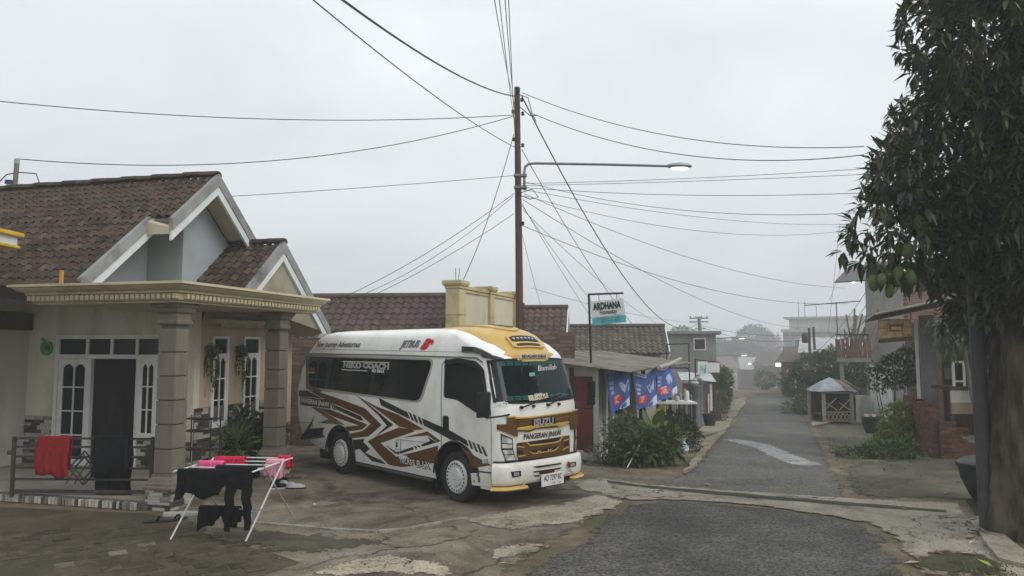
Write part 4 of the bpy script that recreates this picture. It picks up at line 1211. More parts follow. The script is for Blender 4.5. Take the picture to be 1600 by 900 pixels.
ring = [(y, z) for y, z in [(py0 + .02, pz0), (py1 - .02, pz0), (py1, pz0 + .02), (py1, pz1 - .015), (py1 - .02, pz1), (py0 + .02, pz1), (py0, pz1 - .015), (py0, pz0 + .02)]]
yy = [py0 + (py1 - py0) * i / 8 for i in range(9)]
V = [(vis_x(y) + 0.03, y, z) for z in (pz0, pz1) for y in yy] + [(vis_x(y) - 0.02, y, z) for z in (pz0, pz1) for y in yy]
pq.add(V, [(i, i + 1, 9 + i + 1, 9 + i) for i in range(8)] + [(18 + i, 18 + i + 1, i + 1, i) for i in range(8)] + [(9 + i, 9 + i + 1, 27 + i + 1, 27 + i) for i in range(8)] + [(0, 9, 27, 18), (8, 17, 35, 26)])
pqo = pq.build('name_plaque', M_PRINTW, cap)
front_text('plaque_lettering', 'BIDADARI SURGA', 0.062, mat('grey print', (0.08, 0.08, 0.07), rough=0.5), (py0 + py1) / 2, (pz0 + pz1) / 2, 0, 0.034, pqo, surf=vis_x, bold=0.003, sx=1.05)
# dark trim running from the roof side to the windscreen
tr = [(0.114, 2.261), (0.389, 2.252), (0.558, 2.215), (0.736, 2.162), (0.869, 2.109), (0.869, 2.074), (0.695, 2.107), (0.53, 2.151), (0.361, 2.178), (0.145, 2.176)]
side_part('roof_trim', tr, M_GREYV, 0.035, 0.04)
side_part('roof_trim_vent', [(0.18, 2.242), (0.382, 2.242), (0.382, 2.205), (0.209, 2.195)], M_BLKPL, 0.04, 0.02)
front_part('roof_trim', [(-.84, 2.10), (-.74, 2.09), (-.62, 2.07), (-.62, 2.085), (-.74, 2.13), (-.84, 2.15)], M_GREYV, 0.05, 0.06)
# rear roof spoiler
sp_ = MB()
sp_.loft([[(-4.40, BC - .72, 2.42), (-4.30, BC - .72, 2.50), (-4.62, BC - .72, 2.44)], [(-4.40, BC + .72, 2.42), (-4.30, BC + .72, 2.52), (-4.64, BC + .72, 2.46)]])
sp_.build('rear_spoiler', M_WHITE, bus, smooth=True)
# mirrors
m1 = MB()
m1.loft([[(x, y, z) for (x, y) in ((.93 + dx, -1.02), (.97 + dx, -1.10), (.97 + dx, -1.24), (.93 + dx, -1.28), (.88 + dx, -1.24), (.88 + dx, -1.06))] for z, dx in ((1.30, -.01), (1.33, 0), (1.60, .01), (1.64, 0))])
mm = m1.build('mirror', M_BLKPL, bus, smooth=True, bevel=0.01)
MB().tube([(front_x(-.70, 1.30) - .0, -.70, 1.31), (.98, -.86, 1.30), (.95, -1.05, 1.29), (.93, -1.14, 1.31)], 0.013, 6).build('mirror_arm', M_BLKPL, bus, smooth=True)
for (yc, z0, z1, xx) in ((1.02, 1.46, 1.72, 1.02), (.96, 1.36, 1.46, 1.06)):
    m1 = MB()
    hwm = 0.055 if z1 - z0 > .2 else 0.06
    m1.loft([[(xx - .05, yc - hwm, z), (xx, yc - hwm - .01, z), (xx + .05, yc - hwm * .6, z), (xx + .05, yc + hwm * .6, z), (xx, yc + hwm, z), (xx - .05, yc + hwm, z)] for z in (z0, z0 + .02, z1 - .03, z1)])
    m1.build('mirror', M_BLKPL, bus, smooth=True, bevel=0.008)
MB().tube([(.90, .72, 1.33), (.98, .90, 1.30), (1.03, 1.0, 1.30), (1.04, 1.02, 1.36), (1.02, 1.02, 1.46)], 0.013, 6).build('mirror_arm', M_BLKPL, bus, smooth=True)


# ================================================================ HOUSE WITH PORCH
HO = (-5.51, 12.5)
H_YAW = atan2(-.249, .968)


def hw(s, t, z=0.0):
    """house coordinates to world"""
    return Vector((HO[0] + .968 * s + .249 * t, HO[1] - .249 * s + .968 * t, z))


M_CREAMW = mat('cream wall paint', (0.58, 0.54, 0.43), (0.64, 0.60, 0.48), rough=0.9, scale=1.2, bump=0.15, bscale=40, dirt=(0.36, 0.32, 0.23), dscale=0.9, dlo=0.48, dhi=0.75, stretch=(1.4, 1.4, .5))
M_PEACH = mat('peach wall paint', (0.46, 0.35, 0.25), (0.50, 0.39, 0.28), rough=0.9, scale=1.2, bump=0.15, bscale=40, dirt=(0.34, 0.26, 0.18), dscale=0.9, dlo=0.55, dhi=0.8, stretch=(1, 1, .4))
M_GREYP = mat('blue grey gable paint', (0.30, 0.33, 0.36), (0.26, 0.285, 0.31), rough=0.9, scale=1.5, bump=0.1, bscale=30)
M_PLAST = mat('weathered plaster', (0.46, 0.44, 0.385), (0.53, 0.51, 0.45), rough=0.92, scale=1.0, bump=0.2, bscale=30, dirt=(0.31, 0.29, 0.24), dscale=0.9, dlo=0.48, dhi=0.75, stretch=(1.4, 1.4, .5))
M_COLUMN = mat('taupe column paint', (0.14, 0.118, 0.092), (0.17, 0.147, 0.117), rough=0.85, scale=3, bump=0.2, bscale=50, rnd=0.05, dirt=(0.12, 0.10, 0.078), dscale=1.4, dlo=0.48, dhi=0.7, stretch=(3, 3, .5))
M_CORN = mat('cream cornice paint', (0.53, 0.47, 0.32), (0.47, 0.41, 0.275), rough=0.8, scale=2.5, dirt=(0.30, 0.26, 0.17), dscale=2.2, dlo=0.52, dhi=0.72)
M_FRAMEW = mat('white window frame', (0.70, 0.70, 0.68), (0.62, 0.61, 0.58), rough=0.55, scale=3, dirt=(0.40, 0.39, 0.35), dscale=3, dlo=0.6, dhi=0.8)
M_PANE = mat('dark window pane', (0.008, 0.008, 0.009), rough=0.06, spec=0.22)
M_BARGE = mat('white barge board', (0.58, 0.61, 0.62), (0.50, 0.53, 0.54), rough=0.7, scale=2, dirt=(0.34, 0.35, 0.35), dscale=1.5, dlo=0.55, dhi=0.75)
M_FLASH = mat('grey roof edging', (0.26, 0.265, 0.27), (0.20, 0.2, 0.2), rough=0.85, scale=3, bump=0.2, bscale=20, dirt=(0.10, 0.095, 0.085), dscale=2, dlo=0.5, dhi=0.72)
M_TILE = mat('old clay roof tile', (0.022, 0.014, 0.010), (0.085, 0.052, 0.036), rough=0.9, scale=5, rnd=0.45, bump=0.5, bscale=40, dirt=(0.040, 0.035, 0.026), dscale=4, dlo=0.46, dhi=0.62)
M_STONE = mat('ledge stone', (0.17, 0.16, 0.135), (0.36, 0.34, 0.29), rough=0.9, scale=4, rnd=0.85, bump=0.5, bscale=50)
M_MORTAR = mat('dark mortar', (0.085, 0.08, 0.07), (0.12, 0.11, 0.095), rough=0.95, scale=9, bump=0.3)
M_SOFFIT = mat('beige soffit', (0.44, 0.39, 0.29), (0.38, 0.335, 0.25), rough=0.9, scale=1.2, dirt=(0.27, 0.23, 0.17), dscale=1.3)
M_FLOORT = mat('porch floor tile', (0.22, 0.205, 0.175), (0.28, 0.26, 0.22), rough=0.45, scale=2, rnd=0.1)
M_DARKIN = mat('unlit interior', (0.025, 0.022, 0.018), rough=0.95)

house = thing('porch_house', 'cream house with tiled gables and a columned porch left of the bus', 'house', (HO[0], HO[1], 0), H_YAW)

# --- walls
mb = MB()
mb.box(-3.6, -2.95, 0.0, 0.15, 0, 3.15)
mb.box(-0.67, 0.0, 0.0, 0.15, 0, 3.15)
mb.box(-2.95, -0.67, 0.0, 0.15, 2.46, 3.15)
mb.box(-1.105, -0.67, 0.0, 0.15, 0, 0.62)
mb.build('front_wall', M_CREAMW, house)
mb = MB()
mb.box(-3.75, -3.6, -3.2, 3.2, 0, 3.1)
mb.build('side_wall', M_PLAST, house)
mb = MB()                                    # window wall, built round its two openings
Z0, Z1 = 0.79, 2.45
for (a, c, z0, z1) in ((0.15, 0.44, 0, 2.62), (0.92, 1.36, 0, 2.62), (1.9, 3.1, 0, 2.62), (0.44, 0.92, 0, Z0), (0.44, 0.92, Z1, 2.62), (1.36, 1.9, 0, Z0), (1.36, 1.9, Z1, 2.62)):
    mb.box(-0.15, 0.0, a, c, z0, z1)
mb.prism([(-0.15, 0.15, 2.62), (-0.15, 3.1, 2.62), (-0.15, 1.4, 4.02), (-0.15, 0.3, 3.02)], [(0.0, 0.15, 2.62), (0.0, 3.1, 2.62), (0.0, 1.4, 4.02), (0.0, 0.3, 3.02)])
mb.build('window_wall', M_PEACH, house)
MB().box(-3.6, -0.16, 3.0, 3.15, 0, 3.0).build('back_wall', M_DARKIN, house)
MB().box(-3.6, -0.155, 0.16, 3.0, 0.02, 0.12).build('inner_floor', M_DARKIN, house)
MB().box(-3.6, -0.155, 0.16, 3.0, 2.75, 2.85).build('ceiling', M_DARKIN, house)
mb = MB()                                    # grey gable above, stepped in plan
mb.prism([(-0.48, .05, 2.9), (-0.48, 2.6, 2.9), (-0.48, 2.6, 3.15), (-0.48, .337, 5.08), (-0.48, .05, 4.86)], [(-0.36, .05, 2.9), (-0.36, 2.6, 2.9), (-0.36, 2.6, 3.15), (-0.36, .337, 5.08), (-0.36, .05, 4.86)])
mb.box(-1.1, -0.485, .055, .17, 2.9, 4.85)
mb.prism([(-1.22, -1.9, 2.9), (-1.22, .05, 2.9), (-1.22, .05, 4.8), (-1.22, -1.9, 3.12)], [(-1.1, -1.9, 2.9), (-1.1, .05, 2.9), (-1.1, .05, 4.8), (-1.1, -1.9, 3.12)])
mb.build('gable_wall', M_GREYP, house)

# --- porch floor and step
pf = MB().box(-3.6, 1.05, -2.22, -0.003, 0, 0.12).build('porch_floor', M_MORTAR, house)
ft = MB().box(-0.148, 0.148, -0.148, 0.148, 0, 0.012).build('floor_tile', M_FLOORT, pf, bevel=0.003)
k = 0
for i in range(15):
    for j in range(7):
        o = ft if k == 0 else ft.copy()
        if k: COL.objects.link(o)
        o.location = (-3.40 + i * .3, -2.02 + j * .3, .12)
        k += 1
R = random.Random(3)
sb = MB().box(-0.026, 0.026, -0.02, 0.02, 0, 0.10).build('step_brick', M_STONE, pf, bevel=0.004)
k = 0
x = -2.0
while x < 0.98:
    o = sb if k == 0 else sb.copy()
    if k: COL.objects.link(o)
    o.location = (x, -2.235 + R.uniform(-.004, .004), 0.008)
    o.scale = (R.uniform(.7, 1.25), 1, R.uniform(.9, 1.05))
    x += 0.058 * R.uniform(.9, 1.15)
    k += 1

# --- ledge stone strips
strip_me = None


def strips(parent, p0, ux, length, z0, z1, depth=0.022, avoid=(), sl=0.22, sh=0.055, seed=1, cap=400):
    """rows of thin stone strips on a vertical face; p0 local start, ux unit direction along the face, n = outward"""
    global strip_me
    Rr = random.Random(seed)
    ux = Vector(ux)
    nrm = Vector((ux.y, -ux.x, 0))
    if strip_me is None:
        t_ = MB().box(-0.5, 0.5, -0.5, 0.5, -0.5, 0.5)
        o_ = t_.build('stone_strip', M_STONE, None)
        strip_me = [o_.data, o_.data.copy(), o_.data.copy()]
        strip_me[1].materials[0] = mat('pale ledge stone', (0.34, 0.32, 0.27), (0.46, 0.44, 0.39), rough=0.9, scale=5, rnd=0.2, bump=0.5, bscale=50)
        strip_me[2].materials[0] = mat('dark ledge stone', (0.035, 0.034, 0.032), (0.075, 0.07, 0.062), rough=0.9, scale=5, rnd=0.4, bump=0.5, bscale=50)
        bpy.data.objects.remove(o_)
    z, n_ = z0, 0
    while z < z1 - 0.01:
        h = sh * Rr.uniform(.75, 1.2)
        h = min(h, z1 - z)
        x = -Rr.uniform(0, sl)
        while x < length:
            l = sl * Rr.uniform(.6, 1.4)
            a, c = max(0, x), min(length, x + l)
            x += l
            if c - a < 0.03: continue
            zc = z + h / 2
            segs = [(a, c)]
            for (b0, b1, bz0, bz1) in avoid:
                ns = []
                for (q0, q1) in segs:
                    if z + h > bz0 and z < bz1 and q1 > b0 and q0 < b1:
                        if b0 - q0 > .03: ns.append((q0, b0))
                        if q1 - b1 > .03: ns.append((b1, q1))
                    else: ns.append((q0, q1))
                segs = ns
            for (q0, q1) in segs:
                if n_ >= cap: return
                o = link('stone_strip', strip_me[Rr.choice((0, 0, 1, 1, 2, 2))], parent)
                d = depth * Rr.uniform(.6, 1.3)
                o.location = Vector(p0) + ux * (q0 + q1) / 2 + nrm * (d / 2 - .004) + Vector((0, 0, zc))
                o.rotation_euler = (0, 0, atan2(ux.y, ux.x))
                o.scale = (q1 - q0 - .004, d, h - .004)
                n_ += 1
        z += h


cl = MB().box(0.001, 0.012, 0.02, 2.2, 0.05, 1.18).build('stone_cladding', M_MORTAR, house)
strips(cl, (0.012, 0.02, 0), (0, 1, 0), 2.15, 0.10, 1.18, avoid=((0.36, 0.95, .74, 2), (1.30, 1.9, .74, 2)), sl=.26, sh=.062, seed=2)
cl2 = MB().box(-3.59, -2.96, -0.012, -0.001, 0.13, 0.98).build('stone_cladding', M_MORTAR, house)
strips(cl2, (-3.59, -0.012, 0), (1, 0, 0), .63, 0.14, 0.98, sl=.24, sh=.062, seed=3)
cl3 = MB().box(-1.10, -0.0, -0.012, -0.001, 0.13, 0.62).build('stone_cladding', M_MORTAR, house)
strips(cl3, (-1.10, -0.012, 0), (1, 0, 0), 1.1, 0.14, 0.62, sl=.24, sh=.065, seed=4)


# --- columns
def column(s, t, seed):
    c = MB()
    c.box(s - .20, s + .20, t - .20, t + .20, 0, .285)
    col = c.build('column', M_MORTAR, house)
    strips(col, (s - .20, t - .20, 0), (1, 0, 0), .40, 0.0, .285, sl=.2, sh=.045, seed=seed)
    strips(col, (s + .20, t - .20, 0), (0, 1, 0), .40, 0.0, .285, sl=.2, sh=.045, seed=seed + 1)
    m = MB()
    prof = [(.235, .285), (.235, .315), (.215, .33), (.215, .36), (.195, .385), (.185, .42), (.158, .45), (.158, .49)]
    m.loft([[(s - r, t - r, z), (s + r, t - r, z), (s + r, t + r, z), (s - r, t + r, z)] for r, z in prof])
    m.build('column_base', M_COLUMN, col, bevel=0.004)
    m = MB()
    m.box(s - .12, s + .12, t - .12, t + .12, .49, 2.86)
    m.build('column_core', M_MORTAR, col)
    z = .495
    k = 0
    while z < 2.5:
        h = min(.338, 2.56 - z)
        MB().box(s - .145, s + .145, t - .145, t + .145, z, z + h - .014).build('shaft_block', M_COLUMN, col, bevel=0.008)
        z += h
        k += 1
    m = MB()
    prof = [(.15, 2.56), (.17, 2.58), (.17, 2.62), (.155, 2.64), (.155, 2.72), (.185, 2.745), (.20, 2.80), (.225, 2.82), (.225, 2.885)]
    m.loft([[(s - r, t - r, z), (s + r, t - r, z), (s + r, t + r, z), (s - r, t + r, z)] for r, z in prof])
    m.build('capital', M_COLUMN, col, bevel=0.004)


column(1.20, -1.97, 10)
column(1.12, 0.76, 20)

# --- porch canopy with dentil cornice
C0, C1, T0, T1 = -1.24, 1.74, -2.52, 1.54
can = MB().box(C0 + .25, C1 - .25, T0 + .25, T1 - .05, 2.89, 3.05).build('porch_canopy', M_SOFFIT, house)
prof = [(.25, 2.872), (.25, 2.90), (.21, 2.905), (.21, 3.0), (.16, 3.005), (.16, 3.035), (.10, 3.055), (.05, 3.09), (.05, 3.108), (0.0, 3.112), (0.0, 3.15), (.3, 3.155)]


def ring_c(ins, z): return [(C0 + ins, T0 + ins, z), (C1 - ins, T0 + ins, z), (C1 - ins, T1 - ins * .3, z), (C0 + ins, T1 - ins * .3, z)]


MB().loft([ring_c(i, z) for i, z in prof]).build('cornice', M_CORN, can, bevel=0.003)
dn = MB().box(-.03, .03, -.03, .045, 0, .07).build('dentil', M_CORN, can, bevel=0.003)
k = 0
for i in range(30):
    o = dn if k == 0 else dn.copy()
    if k: COL.objects.link(o)
    o.location = (C0 + .24 + i * (C1 - C0 - .48) / 29, T0 + .18, 2.918)
    k += 1
for i in range(1, 40):
    o = dn.copy()
    COL.objects.link(o)
    o.location = (C1 - .18, T0 + .24 + i * (T1 - T0 - .3) / 40, 2.918)
    o.rotation_euler = (0, 0, pi / 2)
MB().box(-0.02, 0.30, 0.30, 2.15, 2.66, 2.70).build('window_canopy', M_CORN, house, bevel=0.004)
MB().box(-0.01, 0.36, 0.26, 2.2, 2.70, 2.735).build('window_canopy', M_CORN, house, bevel=0.004)
for k in range(24):
    o = dn.copy()
    COL.objects.link(o)
    o.parent = house
    o.location = (0.30, 0.34 + k * .078, 2.612)
    o.scale = (.7, .7, .85)
    o.rotation_euler = (0, 0, pi / 2)


# --- doors and windows
def casement(name, o, u, n, w, h, rows, parent, arch=True, transom=0.0):
    """white frame in a wall opening; o lower corner, u along the wall, n outwards"""
    o, u, n = Vector(o), Vector(u), Vector(n)
    up = Vector((0, 0, 1))
    fr = MB()

    def bar(a0, a1, z0, z1, d0=-.03, d1=.03, b=fr):
        P = [o + u * a + up * z for a, z in ((a0, z0), (a1, z0), (a1, z1), (a0, z1))]
        b.prism([p + n * d0 for p in P], [p + n * d1 for p in P])
    f = .05
    top = h - transom
    bar(0, w, 0, f)
    bar(0, w, h - f, h)
    bar(0, f, f, h - f)
    bar(w - f, w, f, h - f)
    if transom: bar(f, w - f, top - f * .8, top)
    th = top - (f * .8 if transom else f)
    g = .035
    if arch:
        bar(f, f + g, f, th, -.02, .02)
        bar(w - f - g, w - f, f, th, -.02, .02)
        bar(f + g, w - f - g, f, f + g * 1.6, -.02, .02)
        bar(f + g, w - f - g, th - g, th, -.02, .02)
    x0, x1 = (f + g, w - f - g) if arch else (f, w - f)
    z0, z1 = (f + g * 1.6, th - g) if arch else (f, th)
    xm = (x0 + x1) / 2
    bar(xm - .012, xm + .012, z0, z1, -.012, .018)
    for r in range(1, rows):
        zz = z0 + (z1 - z0) * r / rows
        bar(x0, xm - .012, zz - .011, zz + .011, -.012, .016)
        bar(xm + .012, x1, zz - .011, zz + .011, -.012, .016)
    if arch:                                 # curved heads of the two top panes
        for (a, c) in ((x0, xm - .012), (xm + .012, x1)):
            for q in range(4):
                t0, t1 = q / 4, (q + 1) / 4
                hgt = lambda t: .075 * (1 - sin(pi * t)) + .004
                P = [o + u * (a + (c - a) * t0) + up * (z1 - hgt(t0)), o + u * (a + (c - a) * t1) + up * (z1 - hgt(t1)), o + u * (a + (c - a) * t1) + up * (z1 + .001), o + u * (a + (c - a) * t0) + up * (z1 + .001)]
                fr.prism([p + n * -.012 for p in P], [p + n * .015 for p in P])
    win_ = fr.build(name, M_FRAMEW, parent)
    for r in range(rows):
        for (a, c) in ((x0, xm - .012), (xm + .012, x1)):
            za, zb = z0 + (z1 - z0) * r / rows + (.011 if r else 0), z0 + (z1 - z0) * (r + 1) / rows - (.011 if r < rows - 1 else 0)
            pn = MB()
            bar(a, c, za, zb, -.006, .0, pn)
            pn.build('pane', M_PANE, win_)
    if transom:
        pn = MB()
        bar(f, w - f, top, h - f, -.006, .0, pn)
        pn.build('pane', M_PANE, win_)
    return win_


casement('window', (0.0, .445, .795), (0, 1, 0), (1, 0, 0), .47, 1.65, 3, house, transom=.32)
casement('window', (0.0, 1.365, .795), (0, 1, 0), (1, 0, 0), .53, 1.65, 3, house, transom=.32)
casement('door_sidelight', (-2.86, 0.0, .13), (1, 0, 0), (0, -1, 0), .66, 1.90, 4, house)
casement('door_sidelight', (-1.10, -0.04, .64), (1, 0, 0), (0, -1, 0), .40, 1.40, 3, house)
fr = MB()
fr.box(-2.95, -2.87, -.04, .04, .13, 2.46)
fr.box(-.70, -.66, -.04, .04, .63, 2.46)
fr.box(-2.87, -.70, -.04, .04, 2.39, 2.46)
fr.box(-2.87, -.70, -.04, .04, 2.035, 2.11)
for x in (-2.275, -1.74, -1.20):
    fr.box(x, x + .055, -.035, .035, 2.11, 2.39)
fr.box(-2.20, -2.14, -.04, .04, .13, 2.035)
fr.box(-1.17, -1.11, -.04, .04, .13, 2.035)
tf = fr.build('door_frame', M_FRAMEW, house)
for (a, c) in ((-2.87, -2.275), (-2.22, -1.74), (-1.685, -1.20), (-1.145, -.70)):
    MB().box(a, c, -.005, .005, 2.11, 2.39).build('transom_pane', M_PANE, tf)
lf = MB()
lf.box(-1.20, -1.16, .06, .82, .14, 2.03)
lf.build('door_leaf', M_FRAMEW, house)
MB().box(-3.56, -3.50, -2.4, -.04, 2.55, 2.88).build('rolled_blind', mat('dark bamboo', (0.03, 0.022, 0.015), (0.055, 0.04, 0.026), scale=14, stretch=(1, 1, 8)), house)
# green fruit shaped house number
apx, apz = (-3.175, 2.235)[0], (-3.174, 2.223)[1]
outl = [(0.135 * (1.0 + .10 * sin(a) * (1 if sin(a) > 0 else .2) - .16 * max(0, sin(a)) ** 8) * cos(a), 0.135 * sin(a) - (.03 if abs(cos(a)) < .25 and sin(a) > 0 else 0)) for a in [2 * pi * k / 28 for k in range(28)]]
M_APPLE = mat('green number plaque', (0.06, 0.26, 0.09), (0.09, 0.34, 0.13), rough=0.4, scale=5)
ap = MB().prism([(apx + x, -.002, apz + z) for x, z in outl], [(apx + x, -.03, apz + z) for x, z in outl]).build('number_plaque', M_APPLE, house)
MB().prism([(apx - .01, -.004, apz + .11), (apx - .10, -.004, apz + .19), (apx - .12, -.004, apz + .15)], [(apx - .01, -.028, apz + .11), (apx - .10, -.028, apz + .19), (apx - .12, -.028, apz + .15)]).build('plaque_leaf', M_APPLE, ap)
text_mesh('plaque_number', '190', .12, mat('dark green print', (0.012, 0.05, 0.02), rough=0.5), ap, basis((apx, -.032, apz - .01), (1, 0, 0), (0, 0, 1)), bold=.004)

# --- roofs
PEAK_T, PEAK_Z = .337, 5.30
SLOPE = 0.872


def pantile(w, l):
    """S shaped clay tile, top end at the origin running down -y"""
    m = MB()
    n = 6
    V = []
    for yy, lift in ((0, 0.0), (-l, 0.022)):
        for i in range(n + 1):
            x = w * (i / n - .5)
            V.append((x, yy, lift + .028 * sin(2 * pi * i / n - .6) + .004))
    for i in range(n + 1):
        p = V[n + 1 + i]
        V.append((p[0], p[1] + .004, p[2] - .02))
    F = [(i, i + 1, n + 1 + i + 1, n + 1 + i) for i in range(n)] + [(n + 1 + i, n + 1 + i + 1, 2 * n + 2 + i + 1, 2 * n + 2 + i) for i in range(n)]
    m.add(V, F)
    return m


def tile_roof(parent, s0, s1, ridge, down, run, m, tw=.172, tl=.192, visible=lambda s, k: True, seed=1, edge=lambda k: None, name='roof_tile', proto=None, s_dir=None, maxn=300):
    """lays tiles on a sloping plane: ridge(s) gives the ridge point, down is the unit vector down the slope"""
    Rr = random.Random(seed)
    if proto is None:
        t_ = pantile(tw * 1.10, tl * 1.22).build(name, m, parent, smooth=True)
        proto = t_.data
        bpy.data.objects.remove(t_)
    sd = Vector(s_dir)
    dn_ = Vector(down)
    nr = sd.cross(-dn_)
    if nr.z < 0: nr = -nr
    Mr = Matrix((sd, -dn_, nr)).transposed()
    rot = Mr.to_euler()
    cnt = 0
    rest = MB()
    for k in reversed(range(int((run - .02) / tl) + 1)):
        s = s1 if edge(k) is None else edge(k)
        while s > s0:
            p = Vector(ridge(s - tw / 2)) + dn_ * (k * tl + Rr.uniform(-.008, .008)) + nr * (.03 + Rr.uniform(-.004, .006))
            if visible(s, k) and cnt < maxn:
                o = link(name, proto, parent)
                o.location = p
                o.rotation_euler = (rot.x + Rr.uniform(-.02, .02), rot.y, rot.z + Rr.uniform(-.025, .025))
                cnt += 1
            else:
                rest.add([p + Mr @ v.co for v in proto.vertices], [tuple(f.vertices) for f in proto.polygons])
            s -= tw
    if rest.v:
        tag(rest.build(name, m, parent, smooth=True), kind='stuff')
    return proto


c_, s_ = 1 / sqrt(1 + SLOPE ** 2), SLOPE / sqrt(1 + SLOPE ** 2)
roof = MB()
RT = .06


def slab(mbx, s0, s1, t0, z0, t1, z1, th=RT):
    a = [(s0, t0, z0), (s0, t1, z1), (s0, t1, z1 - th), (s0, t0, z0 - th)]
    c = [(s1, t0, z0), (s1, t1, z1), (s1, t1, z1 - th), (s1, t0, z0 - th)]
    mbx.prism(a, c)


zr = lambda t: PEAK_Z - abs(t - PEAK_T) * SLOPE
slab(roof, -9.0, .10, -.755, zr(-.755), PEAK_T, PEAK_Z)
slab(roof, -9.0, -.40, -2.05, zr(-2.05), -.757, zr(-.757))
slab(roof, -9.0, .10, PEAK_T + .001, PEAK_Z, 2.7, zr(2.7))
main_roof = roof.build('main_roof', M_MORTAR, house)


def vis_main(s, k):
    t = PEAK_T - k * .192 * c_
    p = hw(s, t, zr(t))
    return -40 < 800 + 1120 * p.x / (p.y + .2) and s > -5.6


tile_roof(main_roof, -9.0, .10, lambda s: (s, PEAK_T, PEAK_Z), (0, -c_, -s_), 2.39 / c_, M_TILE, visible=vis_main, edge=lambda k: .08 if k * .192 * c_ < 1.0 else -.40, s_dir=(1, 0, 0), seed=5, maxn=240)
rt = MB()
for q in range(7):
    pass
prof_r = [(.11 * cos(pi * q / 6), .085 * sin(pi * q / 6)) for q in range(7)]
rt.loft([[(x, a, z) for a, z in prof_r] + [(x, a * .8, z * .8 - .01) for a, z in reversed(prof_r)] for x in (0, -.36)])
rt_o = rt.build('ridge_tile', M_TILE, main_roof, smooth=True)
for k in range(24):
    o = rt_o if k == 0 else rt_o.copy()
    if k: COL.objects.link(o)
    o.location = (.10 - k * .34, PEAK_T, PEAK_Z + .045 + (.012 if k % 2 else 0))
    o.rotation_euler = (0, .025, 0)


def barge(parent, s, pa, pb, drop=.15, th=.16, two=True):
    """barge board along a gable edge from pa to pb (t, z), with the grey roof edging above it"""
    A, B = Vector((s, pa[0], pa[1])), Vector((s, pb[0], pb[1]))
    up = Vector((0, 0, 1))
    m = MB()
    P = [A - up * drop, B - up * drop, B - up * (drop + th), A - up * (drop + th)]
    m.prism([p + Vector((-.035, 0, 0)) for p in P], [p + Vector((.012, 0, 0)) for p in P])
    m.build('barge_board', M_BARGE, parent)
    m = MB()
    P = [A + up * .07, B + up * .07, B - up * (drop - .002), A - up * (drop - .002)]
    m.prism([p + Vector((-.05, 0, 0)) for p in P], [p + Vector((.03, 0, 0)) for p in P])
    m.build('roof_edging', M_FLASH, parent)


barge(main_roof, .10, (-.80, zr(-.80)), (PEAK_T, PEAK_Z))
barge(main_roof, .10, (PEAK_T, PEAK_Z), (1.62, zr(1.62)))
barge(main_roof, -.40, (-2.08, zr(-2.08)), (-.66, zr(-.66)))
MB().prism([(-.38, -.80, zr(-.8) - .20), (-.38, -.62, zr(-.62) - .20), (-.38, -.62, zr(-.62) + .02), (-.38, -.80, zr(-.8) + .02)], [(.09, -.80, zr(-.8) - .20), (.09, -.62, zr(-.62) - .20), (.09, -.62, zr(-.62) - .10), (.09, -.80, zr(-.8) - .10)]).build('soffit', M_SOFFIT, main_roof)
MB().prism([(-.40, PEAK_T + .02, PEAK_Z - .1), (-.40, 2.65, zr(2.65) - .1), (-.40, 2.65, zr(2.65) - .13), (-.40, PEAK_T + .02, PEAK_Z - .13)], [(.06, PEAK_T + .02, PEAK_Z - .1), (.06, 2.65, zr(2.65) - .1), (.06, 2.65, zr(2.65) - .13), (.06, PEAK_T + .02, PEAK_Z - .13)]).build('soffit', M_SOFFIT, main_roof)

W_T, W_Z, W_S = 1.40, 4.20, .885
zw = lambda t: W_Z - abs(t - W_T) * W_S
cw, sw = 1 / sqrt(1 + W_S ** 2), W_S / sqrt(1 + W_S ** 2)
roof = MB()
slab(roof, -.36, .80, .24, zw(.24), W_T, W_Z)
slab(roof, -.36, .80, W_T + .001, W_Z, 3.25, zw(3.25))
wing_roof = roof.build('wing_roof', M_MORTAR, house)
pr = tile_roof(wing_roof, -.35, .78, lambda s: (s, W_T, W_Z), (0, -cw, -sw), 1.16 / cw, M_TILE, s_dir=(1, 0, 0), seed=6, maxn=60)
for k in range(4):
    o = rt_o.copy()
    COL.objects.link(o)
    o.parent = wing_roof
    o.location = (.82 - k * .34, W_T, W_Z + .045)
barge(wing_roof, .80, (.22, zw(.22)), (W_T, W_Z))
barge(wing_roof, .80, (W_T, W_Z), (3.25, zw(3.25)))
sf = MB()
for (a, c) in (((.3, zw(.3)), (W_T, W_Z)), ((W_T, W_Z), (3.2, zw(3.2)))):
    sf.prism([(0.0, a[0], a[1] - .11), (0.0, c[0], c[1] - .11), (0.0, c[0], c[1] - .14), (0.0, a[0], a[1] - .14)], [(.76, a[0], a[1] - .11), (.76, c[0], c[1] - .11), (.76, c[0], c[1] - .14), (.76, a[0], a[1] - .14)])
sf.build('soffit', M_SOFFIT, wing_roof)
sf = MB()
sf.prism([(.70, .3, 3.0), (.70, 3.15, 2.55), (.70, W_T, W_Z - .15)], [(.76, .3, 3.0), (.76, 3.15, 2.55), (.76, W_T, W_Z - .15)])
sf.build('pediment', mat('grey beige paint', (0.27, 0.245, 0.19), (0.23, 0.205, 0.155), scale=1.5, dirt=(0.16, 0.14, 0.1), dscale=1.2), wing_roof)  # pediment in its own greyish beige

